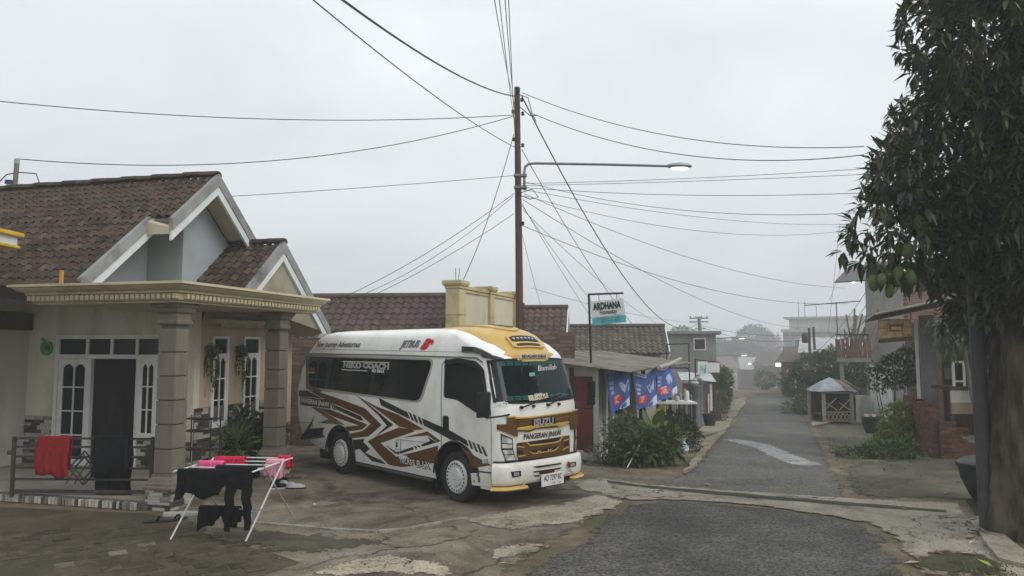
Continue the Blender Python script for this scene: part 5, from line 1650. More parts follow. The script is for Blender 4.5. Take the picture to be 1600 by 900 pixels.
# --- post with cables behind the ridge
po = hw(-4.0, 1.2, 0)
lp0 = Vector((-10.029, 14.2, 5.346))
wp = thing('wire_post', 'short weathered cable post standing behind the ridge of the porch house', 'post', (lp0.x, lp0.y, 0))
MB().tube([(0, 0, 4.4), (.05, 0, 5.92)], .045, 8).build('shaft', mat('weathered timber', (0.12, 0.11, 0.095), (0.18, 0.165, 0.14), scale=6, stretch=(4, 4, .6), bump=.3), wp, smooth=True)
MB().tube([(.05, 0, 5.92), (.05, 0, 6.02)], .05, 8).build('cap', mat('pale green cap', (0.25, 0.36, 0.27)), wp, smooth=True)
MB().box(-.12, .0, -.08, -.02, 5.50, 5.58).build('junction_box', mat('blue box', (0.03, 0.05, 0.11)), wp)
for pts in ([(.08, 0, 5.75), (-.15, 0, 5.70), (-.38, 0, 5.45), (-.36, 0, 5.12), (-.28, 0, 5.03)], [(.08, 0, 5.75), (.45, 0, 5.72), (.52, 0, 5.55), (.35, 0, 5.42), (.15, 0, 5.35)], [(-.4, 0, 5.15), (0, 0, 5.22), (.2, 0, 5.2)]):
    MB().tube(pts, .012, 5).build('cable_loop', M_BLKPL, wp)
MB().box(-.34, -.24, -.05, .05, 4.97, 5.04).build('cable_clamp', M_BLKPL, wp)
# neighbour's canopy corner at the left edge of the picture
nc = thing('neighbour_canopy', 'white canopy corner with yellow trims at the left picture edge', 'canopy', (-7.22, 8.2, 3.62))
M_YEL = mat('yellow trim paint', (0.55, 0.37, 0.03), (0.45, 0.30, 0.03), rough=.7, scale=4)
n0 = (-0.9, .42)
MB().box(-.9, .40, -.3, 1.6, .02, .14).build('fascia', M_BARGE, nc)
MB().box(-.9, .46, -.36, 1.66, .14, .20).build('top_trim', M_YEL, nc, bevel=.01)
MB().box(-.9, .43, -.33, 1.63, -.02, .02).build('lower_trim', M_YEL, nc, bevel=.008)


# ================================================================ FOLIAGE HELPERS
def leaf_mat(name, c1, c2, rough=0.5, scale=4.0, trans=0.25, spec=0.35):
    m = mat(name, c1, c2, rough=rough, scale=scale, lo=0.3, hi=0.7, spec=spec)
    nt = m.node_tree
    b = nt.nodes['Principled BSDF']
    out = nt.nodes['Material Output']
    tr = nt.nodes.new('ShaderNodeBsdfTranslucent')
    src = b.inputs['Base Color'].links[0].from_socket
    nt.links.new(src, tr.inputs['Color'])
    mx = nt.nodes.new('ShaderNodeMixShader')
    mx.inputs['Fac'].default_value = trans
    nt.links.new(b.outputs[0], mx.inputs[1])
    nt.links.new(tr.outputs[0], mx.inputs[2])
    nt.links.new(mx.outputs[0], out.inputs['Surface'])
    return m


M_LEAFD = leaf_mat('dark leaf', (0.016, 0.030, 0.010), (0.045, 0.070, 0.022), scale=6)
M_LEAFM = leaf_mat('mid green leaf', (0.034, 0.062, 0.016), (0.13, 0.19, 0.055), scale=6)
M_LEAFY = leaf_mat('yellow green leaf', (0.14, 0.18, 0.02), (0.32, 0.35, 0.05), scale=5)
M_LEAFG = leaf_mat('grey green leaf', (0.06, 0.08, 0.045), (0.15, 0.17, 0.10), scale=6)
M_STEM = mat('plant stem', (0.06, 0.05, 0.03), (0.10, 0.085, 0.055), scale=8)
M_BARK = mat('tree bark', (0.085, 0.072, 0.055), (0.16, 0.14, 0.11), scale=5, bump=0.8, bscale=14, stretch=(1, 1, .35), dirt=(0.05, 0.065, 0.022), dscale=2.2, dlo=0.48, dhi=0.62)


def leaf(mb, p, d, up, L, W, fold=0.25, droop=0.2):
    """one folded leaf with a pointed tip"""
    d = d.normalized()
    side = d.cross(up)
    if side.length < 1e-4: side = d.cross(Vector((1, .3, 0)))
    side.normalize()
    nr = side.cross(d).normalized()
    mid = p + d * L * .5
    tip = p + d * L - nr * L * droop
    l = p + d * L * .45 + side * W * .5 + nr * W * fold
    r = p + d * L * .45 - side * W * .5 + nr * W * fold
    mb.add([p, l, tip, r, mid - nr * L * .03], [(0, 1, 4), (1, 2, 4), (0, 4, 3), (4, 2, 3)])


def rand_dir(R):
    while True:
        v = Vector((R.uniform(-1, 1), R.uniform(-1, 1), R.uniform(-1, 1)))
        if .05 < v.length < 1: return v.normalized()


def foliage(R, blobs, n, L, W, hollow=0.55, up=0.3, jitter=.3):
    """leaves through the volume of several ellipsoids, denser towards their surface"""
    mb = MB()
    tot = sum(b[3] * b[4] * b[5] for b in blobs)
    for (cx, cy, cz, rx, ry, rz) in blobs:
        k = int(n * rx * ry * rz / tot)
        for _ in range(k):
            v = rand_dir(R)
            rad = hollow + (1 - hollow) * R.random() ** .6
            rad *= 1 + jitter * mnoise.noise(Vector((v.x * 2.3 + cx, v.y * 2.3 + cy, v.z * 2.3 + cz)))
            p = Vector((cx + v.x * rx * rad, cy + v.y * ry * rad, cz + v.z * rz * rad))
            d = (v + rand_dir(R) * .8 + Vector((0, 0, up))).normalized()
            s = R.uniform(.6, 1.25)
            leaf(mb, p, d, rand_dir(R) * .4 + Vector((0, 0, 1)), L * s, W * s)
    return mb


def shrub(name, label, cat, base, blobs, n, L, W, m, seed=1, stems=4, group=None, up=.3, part='foliage', stem_r=.012):
    R = random.Random(seed)
    t = thing(name, label, cat, base, 0, group)
    tag(foliage(R, blobs, n, L, W, up=up).build(part, m, t), kind='stuff')
    for k in range(stems):
        b = blobs[k % len(blobs)]
        a = R.uniform(0, 6.28)
        top = Vector((b[0] + R.uniform(-.4, .4) * b[3], b[1] + R.uniform(-.4, .4) * b[4], b[2] + R.uniform(-.1, .5) * b[5]))
        o = Vector((b[0] * .4 + cos(a) * .04, b[1] * .4 + sin(a) * .04, -.02))
        MB().tube([o, o.lerp(top, .5) + Vector((R.uniform(-.03, .03), R.uniform(-.03, .03), 0)), top], stem_r, 5, stem_r * .4).build('stem', M_STEM, t, smooth=True)
    return t


def tree(name, label, base, h, crown, n, L, W, m, seed=1, r=.12, group=None):
    R = random.Random(seed)
    t = thing(name, label, 'tree', base, 0, group)
    tk = MB()
    cen = Vector((sum(b[0] for b in crown) / len(crown), sum(b[1] for b in crown) / len(crown), h))
    tk.tube([(0, 0, -.1), (cen.x * .2, cen.y * .2, h * .4), (cen.x * .5, cen.y * .5, h * .75), (cen.x * .7, cen.y * .7, h)], [r, r * .8, r * .65, r * .45], 8)
    trunk = tk.build('trunk', M_BARK, t, smooth=True)
    for b in crown:
        lb = MB()
        lb.tube([(cen.x * .45, cen.y * .45, h * .7), ((b[0] + cen.x * .45) / 2, (b[1] + cen.y * .45) / 2, (b[2] + h * .75) / 2), (b[0], b[1], b[2])], r * .45, 6, r * .12)
        lb.build('limb', M_BARK, trunk, smooth=True)
    tag(foliage(R, crown, n, L, W).build('crown', m, t), kind='stuff')
    return t


# ================================================================ LEFT SIDE OF THE LANE
M_TILE2 = mat('maroon roof tile', (0.055, 0.034, 0.028), (0.10, 0.062, 0.052), rough=0.7, scale=4, rnd=0.2, dirt=(0.055, 0.04, 0.035), dscale=3, dlo=0.5, dhi=0.7)
M_TILE3 = mat('grey brown roof tile', (0.075, 0.058, 0.048), (0.12, 0.096, 0.08), rough=0.85, scale=3, rnd=0.25, dirt=(0.08, 0.07, 0.058), dscale=2)
M_YWALL = mat('stained cream wall', (0.50, 0.46, 0.34), (0.56, 0.52, 0.40), rough=0.9, scale=1.2, dirt=(0.30, 0.275, 0.20), dscale=1.0, dlo=0.5, dhi=0.74, stretch=(1, 1, .3))
M_YPIL = mat('yellow pilaster paint', (0.50, 0.42, 0.23), (0.45, 0.375, 0.20), rough=0.85, scale=2, dirt=(0.30, 0.23, 0.10), dscale=2, dlo=0.5, dhi=0.72)
M_CLAD = mat('brown brick cladding', (0.15, 0.10, 0.075), (0.20, 0.14, 0.105), rough=0.9, scale=5, rnd=0.3, bump=0.4, bscale=40)
M_CONC = mat('grey concrete', (0.20, 0.20, 0.19), (0.27, 0.265, 0.25), rough=0.92, scale=1.5, bump=.2, bscale=25, dirt=(0.12, 0.115, 0.10), dscale=.9, dlo=.48, dhi=.7, stretch=(1, 1, .4))


def gable_house(name, label, p0, p1, depth, ridge_z, eave_z, wall_m, roof_m, tw=.22, tl=.26, maxn=150, floor=None, overhang=.3, seed=1, gable_m=None, barge_m=None, ridge_off=None):
    """house whose front eave runs from p0 to p1 (world xy); depth is measured away from the camera"""
    a, c = Vector(p0), Vector(p1)
    L = (c - a).length
    u = (c - a).normalized()
    n = Vector((-u.y, u.x))
    if n.y < 0: n = -n
    fl = zg(a.x, a.y) - .1 if floor is None else floor
    t = thing(name, label, 'house', (a.x, a.y, 0), atan2(u.y, u.x))
    half = depth / 2
    gw = MB()
    gw.prism([(overhang, overhang, fl), (overhang, depth - overhang, fl), (overhang, depth - overhang, eave_z + .05), (overhang, half, ridge_z - .12), (overhang, overhang, eave_z + .05)], [(L - overhang, overhang, fl), (L - overhang, depth - overhang, fl), (L - overhang, depth - overhang, eave_z + .05), (L - overhang, half, ridge_z - .12), (L - overhang, overhang, eave_z + .05)])
    gw.build('wall', wall_m, t)
    r = MB()
    th = .05
    for (y0, z0, y1, z1) in ((0, eave_z, half - .001, ridge_z), (half + .001, ridge_z, depth, eave_z)):
        r.prism([(0, y0, z0), (0, y1, z1), (0, y1, z1 - th), (0, y0, z0 - th)], [(L, y0, z0), (L, y1, z1), (L, y1, z1 - th), (L, y0, z0 - th)])
    ro = r.build('roof', M_MORTAR, t)
    sl = Vector((0, -half, eave_z - ridge_z))
    run = sl.length
    sl.normalize()
    tile_roof(ro, 0.0, L, lambda s: (s, half, ridge_z), sl, run, roof_m, tw, tl, s_dir=(1, 0, 0), seed=seed, maxn=maxn)
    rd = MB()
    rd.tube([(0, half, ridge_z + .05), (L, half, ridge_z + .05)], .09, 8)
    rd.build('ridge_cap', roof_m, ro, smooth=True)
    if barge_m:
        for x in (-.02, L - .02):
            b_ = MB()
            for (q0, q1) in (((0, eave_z), (half, ridge_z)), ((half, ridge_z), (depth, eave_z))):
                b_ = MB()
                b_.prism([(x, q0[0], q0[1] + .06), (x, q1[0], q1[1] + .06), (x, q1[0], q1[1] - .12), (x, q0[0], q0[1] - .12)], [(x + .04, q0[0], q0[1] + .06), (x + .04, q1[0], q1[1] + .06), (x + .04, q1[0], q1[1] - .12), (x + .04, q0[0], q0[1] - .12)])
                b_.build('barge_board', barge_m, ro)
    return t


gable_house('tiled_house', 'house with long maroon tiled roof directly behind the bus', (-6.3, 17.35), (-1.62, 17.0), 3.0, 3.50, 2.35, M_PLAST, M_TILE2, .21, .24, 130, seed=2)
gable_house('tiled_house', 'small maroon tiled roof with white gable edge right of the tall wooden pole', (-.9, 21.6), (1.62, 21.3), 2.6, 3.42, 2.42, M_PLAST, M_TILE2, .21, .23, 80, seed=3, barge_m=M_BARGE)
gable_house('tiled_house', 'house with grey brown tiled roof behind the banner shop', (1.3, 24.9), (5.35, 24.4), 3.4, 2.93, 2.02, M_PLAST, M_TILE3, .19, .22, 130, seed=4, barge_m=M_BARGE)

# boundary wall behind the bus
bw = thing('boundary_wall', 'brown brick clad boundary wall behind the bus', 'wall', (0, 0, 0))
wall_l = MB()
wa, wb = Vector((-5.6, 17.05)), Vector((1.42, 16.33))
wu = (wb - wa).normalized()
wnn = Vector((-wu.y, wu.x)) * .12
wall_l.prism([(wa.x, wa.y, -.1), (wb.x, wb.y, -.2), (wb.x, wb.y, 2.58), (wa.x, wa.y, 2.42)], [(wa.x + wnn.x, wa.y + wnn.y, -.1), (wb.x + wnn.x, wb.y + wnn.y, -.2), (wb.x + wnn.x, wb.y + wnn.y, 2.58), (wa.x + wnn.x, wa.y + wnn.y, 2.42)])
wl = wall_l.build('wall_core', mat('dark render', (0.075, 0.06, 0.05), (0.10, 0.08, 0.065), scale=5, bump=.3), bw)
bme = None
R = random.Random(8)
bb = MB().box(-.5, .5, -.5, .5, -.5, .5).build('brick', M_CLAD, wl)
bme = bb.data
bpy.data.objects.remove(bb)
rot_w = atan2(wu.y, wu.x)
for (x0, x1) in ((5.95, 7.05), (0.35, 1.05)):
    z, r = -.06, 0
    while z < (2.55 if x0 > 3 else 2.40):
        h = .085
        x = x0 - (.14 if r % 2 else 0)
        while x < x1:
            l = .27 * R.uniform(.85, 1.1)
            q0, q1 = max(x, x0), min(x + l, x1)
            if q1 - q0 > .04:
                o = link('brick', bme, wl)
                d = R.uniform(.02, .035)
                p = wa + wu * (q0 + q1) / 2
                o.location = (p.x - wnn.x / .12 * d / 2 * .98, p.y - wnn.y / .12 * d / 2, z + h / 2)
                o.rotation_euler = (0, 0, rot_w)
                o.scale = (q1 - q0 - .008, d, h - .010)
            x += l
        z += h
        r += 1

# yellow parapet wall
yp = thing('parapet_wall', 'tall cream firewall with yellow pilasters rising behind the bus', 'wall', (-1.277, 16.75, 0), atan2(3.9, 1.42))
YL = 4.15
MB().box(0, YL, .02, .24, 0, 3.62).build('wall_panel', M_YWALL, yp)
for (x0, x1) in ((-.02, .36), (1.95, 2.25), (YL - .30, YL + .02)):
    MB().box(x0, x1, -.06, .30, 0, 3.60).build('pilaster', M_YPIL, yp, bevel=.01)
    m = MB()
    cx, hx = (x0 + x1) / 2, (x1 - x0) / 2
    m.loft([[(cx - hx - e, -.06 - e, z), (cx + hx + e, -.06 - e, z), (cx + hx + e, .30 + e, z), (cx - hx - e, .30 + e, z)] for e, z in ((0, 3.60), (.02, 3.62), (.02, 3.66), (.05, 3.69), (.07, 3.73), (.07, 3.80), (0, 3.81))])
    m.build('pilaster_cap', M_YPIL, yp, bevel=.004)
    MB().box(x0 - .01, x1 + .01, -.072, .31, 3.0, 3.03).build('pilaster_band', M_YPIL, yp)
m = MB()
m.loft([[(x, -e, z), (x, .24 + e, z), (x, .24 + e, z2), (x, -e, z2)] for x, e, z, z2 in ((.35, .03, 3.62, 3.70), (YL - .2, .03, 3.62, 3.70))])
m.loft([[(x, -.01, 3.54), (x, .25, 3.54), (x, .25, 3.6), (x, -.01, 3.6)] for x in (.35, YL - .2)])
m.build('coping', M_YPIL, yp)
MB().tube([(.12, .1, 3.8), (.10, .1, 4.1)], .008, 5).build('rebar', M_STEM, yp)
MB().tube([(.26, .1, 3.8), (.34, .1, 4.12)], .008, 5).build('rebar', M_STEM, yp)

# ---------------------------------------------------------------- wooden pole with street lamp
M_POLE = mat('red brown pole', (0.065, 0.032, 0.025), (0.10, 0.055, 0.043), rough=.85, scale=5, stretch=(3, 3, .4), bump=.3, bscale=20)
M_GALV = mat('galvanised steel', (0.16, 0.165, 0.17), (0.22, 0.225, 0.23), rough=.5, metal=.6, scale=6)
PX, PY = 0.145, 17.45
ul = thing('utility_pole', 'tall red brown pole with long lamp arm behind the bus', 'utility pole', (PX, PY, 0))
MB().tube([(0.06, 0, -.2), (.03, 0, 4), (-.02, 0, 8.7)], [.105, .09, .07], 10).build('shaft', M_POLE, ul, smooth=True)
MB().tube([(.16, -.05, -.1), (.13, -.05, 3.3)], .035, 8).build('conduit', M_POLE, ul, smooth=True)
arm = [(.16, 0, 6.10), (.16, 0, 6.55), (.18, 0, 6.68), (.26, 0, 6.75), (.42, 0, 6.77), (2.2, 0, 6.74), (3.75, 0, 6.70)]
ar = MB().tube(arm, .032, 8).build('lamp_arm', M_GALV, ul, smooth=True)
for z in (6.16, 6.46):
    MB().box(-.10, .22, -.09, .09, z - .03, z + .03).build('arm_bracket', M_GALV, ul, bevel=.006)
M_LAMPB = mat('lamp housing', (0.28, 0.30, 0.30), rough=.45, metal=.3)
M_LIT = mat('lit lamp glass', (0.9, 0.95, 0.92), rough=.3, emit=((0.88, 1.0, 0.95), 3.0))


def lamp_head(parent, p, s=1.0, lit=True):
    m = MB()
    ringz = []
    for (x, w, h0, h1) in ((0, .05, -.03, .04), (.08, .10, -.05, .07), (.28, .14, -.06, .09), (.48, .12, -.05, .07), (.60, .05, -.03, .03)):
        ringz.append([(p[0] + (x) * s, p[1] + w * s * cos(a), p[2] + (h1 * sin(a) if sin(a) > 0 else -h0 * sin(a)) * s) for a in [2 * pi * k / 12 for k in range(12)]])
    m.loft(ringz)
    h = m.build('lamp_head', M_LAMPB, parent, smooth=True)
    g = MB()
    g.loft([[(p[0] + (.30 + .22 * cos(a) * q) * s, p[1] + .10 * sin(a) * q * s, p[2] + z * s) for a in [2 * pi * k / 14 for k in range(14)]] for z, q in ((-.055, 1.0), (-.085, .85), (-.095, .4))])
    g.build('lamp_glass', M_LIT if lit else M_LENS, h, smooth=True)


lamp_head(ul, (3.70, 0, 6.70))
for (x, z) in ((.02, 8.55), (-.12, 8.0), (.10, 8.3), (.12, 7.95), (-.10, 7.3), (.12, 7.15), (.02, 6.0), (.12, 5.2)):
    MB().lathe([(.02, 0), (.045, .02), (.03, .05), (.045, .08), (.02, .10)], 8, (x, -.09, z)).build('insulator', M_BLKPL, ul, smooth=True)
for k, pts in enumerate(([(0, -.08, 8.5), (.25, -.1, 8.4), (.35, -.1, 8.0), (.45, -.1, 7.8)], [(.02, -.08, 8.2), (.3, -.1, 7.95), (.5, -.1, 7.95)], [(.02, -.08, 6.0), (.35, -.1, 6.1), (.5, -.1, 5.9), (.3, -.1, 5.85), (.05, -.1, 5.95)])):
    MB().tube(pts, .012, 5).build('cable_tail', M_BLKPL, ul)

# ---------------------------------------------------------------- banner shop
M_MAROON = mat('maroon door paint', (0.12, 0.018, 0.022), (0.16, 0.03, 0.033), rough=.6, scale=3, dirt=(0.08, 0.02, 0.02), dscale=2)
M_ASB = mat('old fibre cement sheet', (0.16, 0.145, 0.12), (0.22, 0.205, 0.175), rough=.95, scale=2, dirt=(0.10, 0.088, 0.07), dscale=1.6, dlo=.48, dhi=.66, stretch=(1, 1, 1))
M_WWALL = mat('dirty white wall', (0.42, 0.41, 0.37), (0.48, 0.47, 0.43), rough=.92, scale=1.5, dirt=(0.26, 0.245, 0.20), dscale=1.1, dlo=.48, dhi=.7, stretch=(1, 1, .35))
M_TIMB = mat('dark timber', (0.045, 0.032, 0.022), (0.08, 0.06, 0.042), scale=6, stretch=(3, 3, .5))
S0 = Vector((1.80, 15.25))
S1 = Vector((4.75, 22.2))
su = (S1 - S0).normalized()
sn = Vector((-su.y, su.x))                     # pointing away from the lane
shop = thing('banner_shop', 'low shop shed with fibre cement roof and hanging blue banners', 'shop', (S0.x, S0.y, -.1), atan2(su.y, su.x))
# local x along the facade away from the camera, y away from the lane
MB().box(0.0, .10, .02, 1.9, -.2, 1.95).build('end_wall', M_WWALL, shop)
MB().box(.12, 2.2, .02, .14, -.2, 1.9).build('front_wall', M_WWALL, shop)
MB().box(.10, 7.4, 1.75, 1.9, -.3, 2.15).build('back_wall', M_TIMB, shop)
MB().box(2.2, 7.4, .9, 1.0, -.35, 1.9).build('inner_wall', M_TIMB, shop)
dr = MB().box(-.03, 0.0, .10, .50, -.1, 1.72).build('door', M_MAROON, shop)
for z in (.35, 1.05): MB().box(-.045, -.03,   .12, .48, z, z + .035).build('door_rail', M_MAROON, dr)
MB().box(-.05, .02, -.04, .07, -.2, 1.9).build('post', M_WWALL, shop)
MB().box(-.06, .01, .52, .60, -.2, 1.9).build('post', M_TIMB, shop)
for (x, m_) in ((.45, M_WWALL), (.98, M_WWALL), (1.75, M_WWALL)):
    MB().box(x, x + .16, -.06, .015, -.2, 1.88).build('pilaster', m_, shop)
MB().box(.64, .95, 0.0, .018, -.1, 1.75).build('doorway_shade', M_PANE, shop)  # near-black panel on the solid wall, painting the shade of an opening
MB().box(1.22, 1.65, 0.0, .018, -.1, 1.75).build('doorway_shade', M_PANE, shop)  # second panel with an opening's shade put into its colour
for (x, y) in ((1.2, -.22), (3.4, -.25), (5.2, -.25), (7.2, -.2)):
    MB().box(x, x + .09, y, y + .09, -.5, 1.88).build('verandah_post', M_TIMB, shop)
MB().box(-.3, 7.4, -.56, -.47, 1.80, 1.88).build('beam', M_TIMB, shop)
# corrugated sheets, each its own piece
for k in range(7):
    m = MB()
    x0, x1 = -.45 + k * 1.15, -.45 + (k + 1) * 1.15 + .06
    nseg = 14
    top, bot = [], []
    R = random.Random(60 + k)
    dz = R.uniform(-.015, .025) + .008 * (k % 2)
    for i in range(nseg + 1):
        x = x0 + (x1 - x0) * i / nseg
        w = .018 * sin(i * pi)
        w = .02 * (1 if i % 2 else -1)
        top.append((x, -.85, 1.86 + w + dz))
        bot.append((x, 2.1, 2.20 + w + dz))
    V = top + bot + [(p[0], p[1], p[2] - .012) for p in top] + [(p[0], p[1], p[2] - .012) for p in bot]
    n = nseg + 1
    m.add(V, [(i, i + 1, n + i + 1, n + i) for i in range(nseg)] + [(2 * n + i, 2 * n + i + 1, 3 * n + i + 1, 3 * n + i) for i in range(nseg)] + [(i, i + 1, 2 * n + i + 1, 2 * n + i) for i in range(nseg)] + [(0, n, 3 * n, 2 * n), (n - 1, 2 * n - 1, 4 * n - 1, 3 * n - 1)])
    m.build('roof_sheet', M_ASB, shop)
MB().tube([(1.9, -.92, 1.86), (3.2, -.95, 1.92), (4.4, -.98, 2.02)], .05, 8).build('rolled_awning', mat('dirty canvas', (0.34, 0.325, 0.29), (0.25, 0.235, 0.20), scale=6), shop, smooth=True)

# banners
M_BBLUE = mat('blue banner print', (0.04, 0.085, 0.25), (0.075, 0.13, 0.34), rough=.6, scale=5)
M_BRED = mat('red banner print', (0.55, 0.04, 0.03), rough=.6)
M_BWHITE = mat('white banner print', (0.58, 0.60, 0.64), (0.48, 0.5, 0.56), rough=.6, scale=5)
M_BLILAC = mat('pale blue banner print', (0.30, 0.36, 0.55), (0.40, 0.46, 0.62), rough=.6, scale=8)


def banner(label, corners, sag, seed, words):
    """hanging cloth; corners = top left, top right, bottom right, bottom left"""
    R = random.Random(seed)
    A, B, C_, D_ = [Vector(c) for c in corners]
    org = A.copy()
    u0 = (B - A).normalized()
    nrm = u0.cross(Vector((0, 0, 1))).normalized()
    if nrm.y > 0: nrm = -nrm

    def pt(u, v, off=0.0):
        top = A.lerp(B, u) - Vector((0, 0, sag * 4 * u * (1 - u)))
        bot = D_.lerp(C_, u)
        p = top.lerp(bot, v)
        w = .035 * sin(u * 9 + seed) * (0.3 + v) + .02 * sin(v * 6 + u * 4 + seed * 2)
        return p + nrm * (w + off) - org
    t = thing('banner', label, 'banner', A, 0, 'blue banners hung along the shop')
    n, k = 16, 16
    m = MB()
    m.add([pt(i / n, j / k) for j in range(k + 1) for i in range(n + 1)] + [pt(i / n, j / k, -.004) for j in range(k + 1) for i in range(n + 1)],
          [(j * (n + 1) + i, j * (n + 1) + i + 1, (j + 1) * (n + 1) + i + 1, (j + 1) * (n + 1) + i) for j in range(k) for i in range(n)] + [(289 + j * (n + 1) + i, 289 + j * (n + 1) + i + 1, 289 + (j + 1) * (n + 1) + i + 1, 289 + (j + 1) * (n + 1) + i) for j in range(k) for i in range(n)])
    cl_ = m.build('cloth', M_BBLUE, t, smooth=True)

    def patch(name, us, m_, off, nn=8):
        q = MB()
        pts = [pt(u, v, off) for u, v in us]
        cu, cv = sum(u for u, v in us) / len(us), sum(v for u, v in us) / len(us)
        q.add([pt(cu, cv, off)] + pts, [(0, i + 1, (i + 1) % len(pts) + 1) for i in range(len(pts))])
        q.build(name, m_, t)
    patch('print_patch', [(.52, 1.0), (.55, .93), (.62, .88), (.7, .83), (.8, .80), (.9, .79), (1.0, .77), (1.0, .85), (1.0, .93), (1.0, 1.0), (.85, 1.0), (.7, 1.0)], M_BWHITE, .006)
    patch('print_patch', [(.14 + .21 * (1 + cos(a)) * (1 + .1 * cos(6 * a)), .74 + .135 * sin(a) * (1 + .1 * cos(6 * a))) for a in [2 * pi * q / 20 for q in range(20)]], M_BRED, .008)
    for v in (.06, .0): patch('print_patch', [(0, v), (.5, v), (1, v), (1, v + .045), (.5, v + .045), (0, v + .045)], M_BLILAC, .006)
    for (u, v, w, h) in ((.08, .28, .24, .08), (.08, .40, .2, .07), (.10, .51, .18, .07)):
        patch('print_patch', [(u, v), (u + w, v), (u + w, v + h), (u, v + h)], M_BLILAC, .006)
    patch('print_patch', [(.5, .36), (.58, .33), (.86, .30), (.9, .52), (.84, .62), (.74, .45), (.68, .62), (.6, .56)], M_BLILAC, .006)
    for (sx_, u0_, v0_, siz, m_, txt) in ((.62, .20, .74, .24, M_BWHITE, words), ):
        o = text_mesh('banner_lettering', txt, siz, m_, t, Matrix.Identity(4), bold=.006, sx=.5)
        W, Hh = (B - A).length, (A - D_).length
        for vv in o.data.vertices:
            vv.co = pt(.35 + vv.co.x / W, v0_ - vv.co.y / Hh, .014)
    o = text_mesh('banner_lettering', 'DATA', .09, M_BBLUE, t, Matrix.Identity(4), sx=.7)
    for vv in o.data.vertices:
        vv.co = pt(.20 + vv.co.x / W, .32 - vv.co.y / Hh, .014)
    return t


banner('blue banner with red splash hung nearest the maroon door', ((1.957, 15, 1.779), (2.532, 15.5, 1.817), (2.549, 15.5, 1.013), (2.014, 15, 0.844)), .02, 1, '10E')
banner('sagging blue banner between two shop posts, middle of three', ((2.751, 16.4, 1.69), (3.412, 17, 1.819), (3.428, 17, 0.921), (2.782, 16.4, 0.782)), .16, 2, '10E')
banner('blue banner with pale lilac half, farthest along the shop', ((3.441, 17.3, 1.749), (3.966, 18, 1.856), (4.143, 18, 1.095), (3.473, 17.3, 0.928)), .05, 3, '10E')

# hanging homestay sign on its bent pole
M_IRON = mat('black iron', (0.015, 0.015, 0.016), (0.03, 0.028, 0.026), rough=.55, scale=9)
sg_p = (1.761, 15.649, -0.089)
sgn = thing('hanging_sign', 'white and teal homestay sign hanging from a thin black pole', 'sign', sg_p)
top = Vector((1.681, 15.65, 3.387)) - Vector(sg_p)
tr_ = Vector((2.438, 15.65, 3.415)) - Vector(sg_p)
MB().tube([(0, 0, 0), (top.x * .5, 0, top.z * .5), (top.x, 0, top.z)], .025, 8).build('pole', M_IRON, sgn, smooth=True)
MB().tube([(top.x - .02, 0, top.z), (tr_.x, 0, tr_.z)], .022, 8).build('bracket', M_IRON, sgn, smooth=True)
c4 = [Vector((1.711, 15.62, 3.231)) - Vector(sg_p), Vector((2.432, 15.62, 3.301)) - Vector(sg_p), Vector((2.488, 15.62, 2.777)) - Vector(sg_p), Vector((1.756, 15.62, 2.707)) - Vector(sg_p)]
off = Vector((0, .03, 0))
bd = MB().prism(c4, [p + off for p in c4]).build('board', mat('white sign board', (0.52, 0.54, 0.53), (0.58, 0.60, 0.59), rough=.5, scale=3), sgn)
f = Vector((0, -.004, 0))
low = [c4[3].lerp(c4[0], .30), c4[2].lerp(c4[1], .30), c4[2], c4[3]]
MB().prism([p + f * 2 for p in low], [p for p in low]).build('teal_band', mat('teal sign band', (0.06, 0.30, 0.36), (0.10, 0.40, 0.45), rough=.5, scale=4), bd)
MXs = basis((0, 0, 0), c4[1] - c4[0], c4[0] - c4[3])


def sign_text(s, u, v, size, m_, **kw):
    p = c4[3].lerp(c4[2], u).lerp(c4[0].lerp(c4[1], u), v) + f * 3
    M = MXs.copy()
    M.translation = p
    text_mesh('sign_lettering', s, size, m_, bd, M, **kw)


sign_text('ARDHANA', .48, .75, .21, M_PRINTB, bold=.009, sx=.58)
sign_text('Homestay', .50, .50, .14, M_PRINTB, bold=.002, sx=.66)
M_TEALD = mat('dark teal print', (0.02, 0.10, 0.13), rough=.5)
sign_text('Jl. Bandungrejo No. 21 RT 12 RW 03', .50, .32, .055, M_TEALD, sx=.72)
sign_text('Kec. Tulungrejo Bumiaji Kota Batu', .48, .24, .05, M_TEALD, sx=.72)
sign_text('0812 3365 7676', .54, .12, .07, M_TEALD, sx=.9)
for u in (.26, .80):
    a = c4[0].lerp(c4[1], u)
    MB().tube([a, (a.x, 0, top.z)], .007, 5).build('hook', M_IRON, sgn)

# empty sign frame and second sign down the lane
ef = thing('sign_frame', 'empty black square sign frame on a post above the shop', 'sign frame', (4.94, 21.5, 0.376))
o_ = Vector((4.94, 21.5, 0.376))
P4 = [Vector((4.619, 21.5, 1.604)) - o_, Vector((4.631, 21.5, 2.308)) - o_, Vector((5.282, 21.5, 2.327)) - o_, Vector((5.287, 21.5, 1.604)) - o_]
for a, c in zip(P4, P4[1:] + P4[:1]): MB().tube([a, c], .018, 6).build('frame_bar', M_IRON, ef)
MB().tube([P4[3], Vector((P4[3].x + .02, 0, -.4))], .02, 6).build('post', M_IRON, ef)
s2 = thing('small_sign', 'small white sign with teal picture on a black post by the tin shed', 'sign', (6.136, 24.074, -0.439))
o_ = Vector((6.136, 24.074, -0.439))
dS = o_.y
MB().tube([(0, 0, -.05), Vector((6.121, 24, 1.824)) - Vector((o_.x, 24.0, o_.z))], .022, 6).build('post', M_IRON, s2)
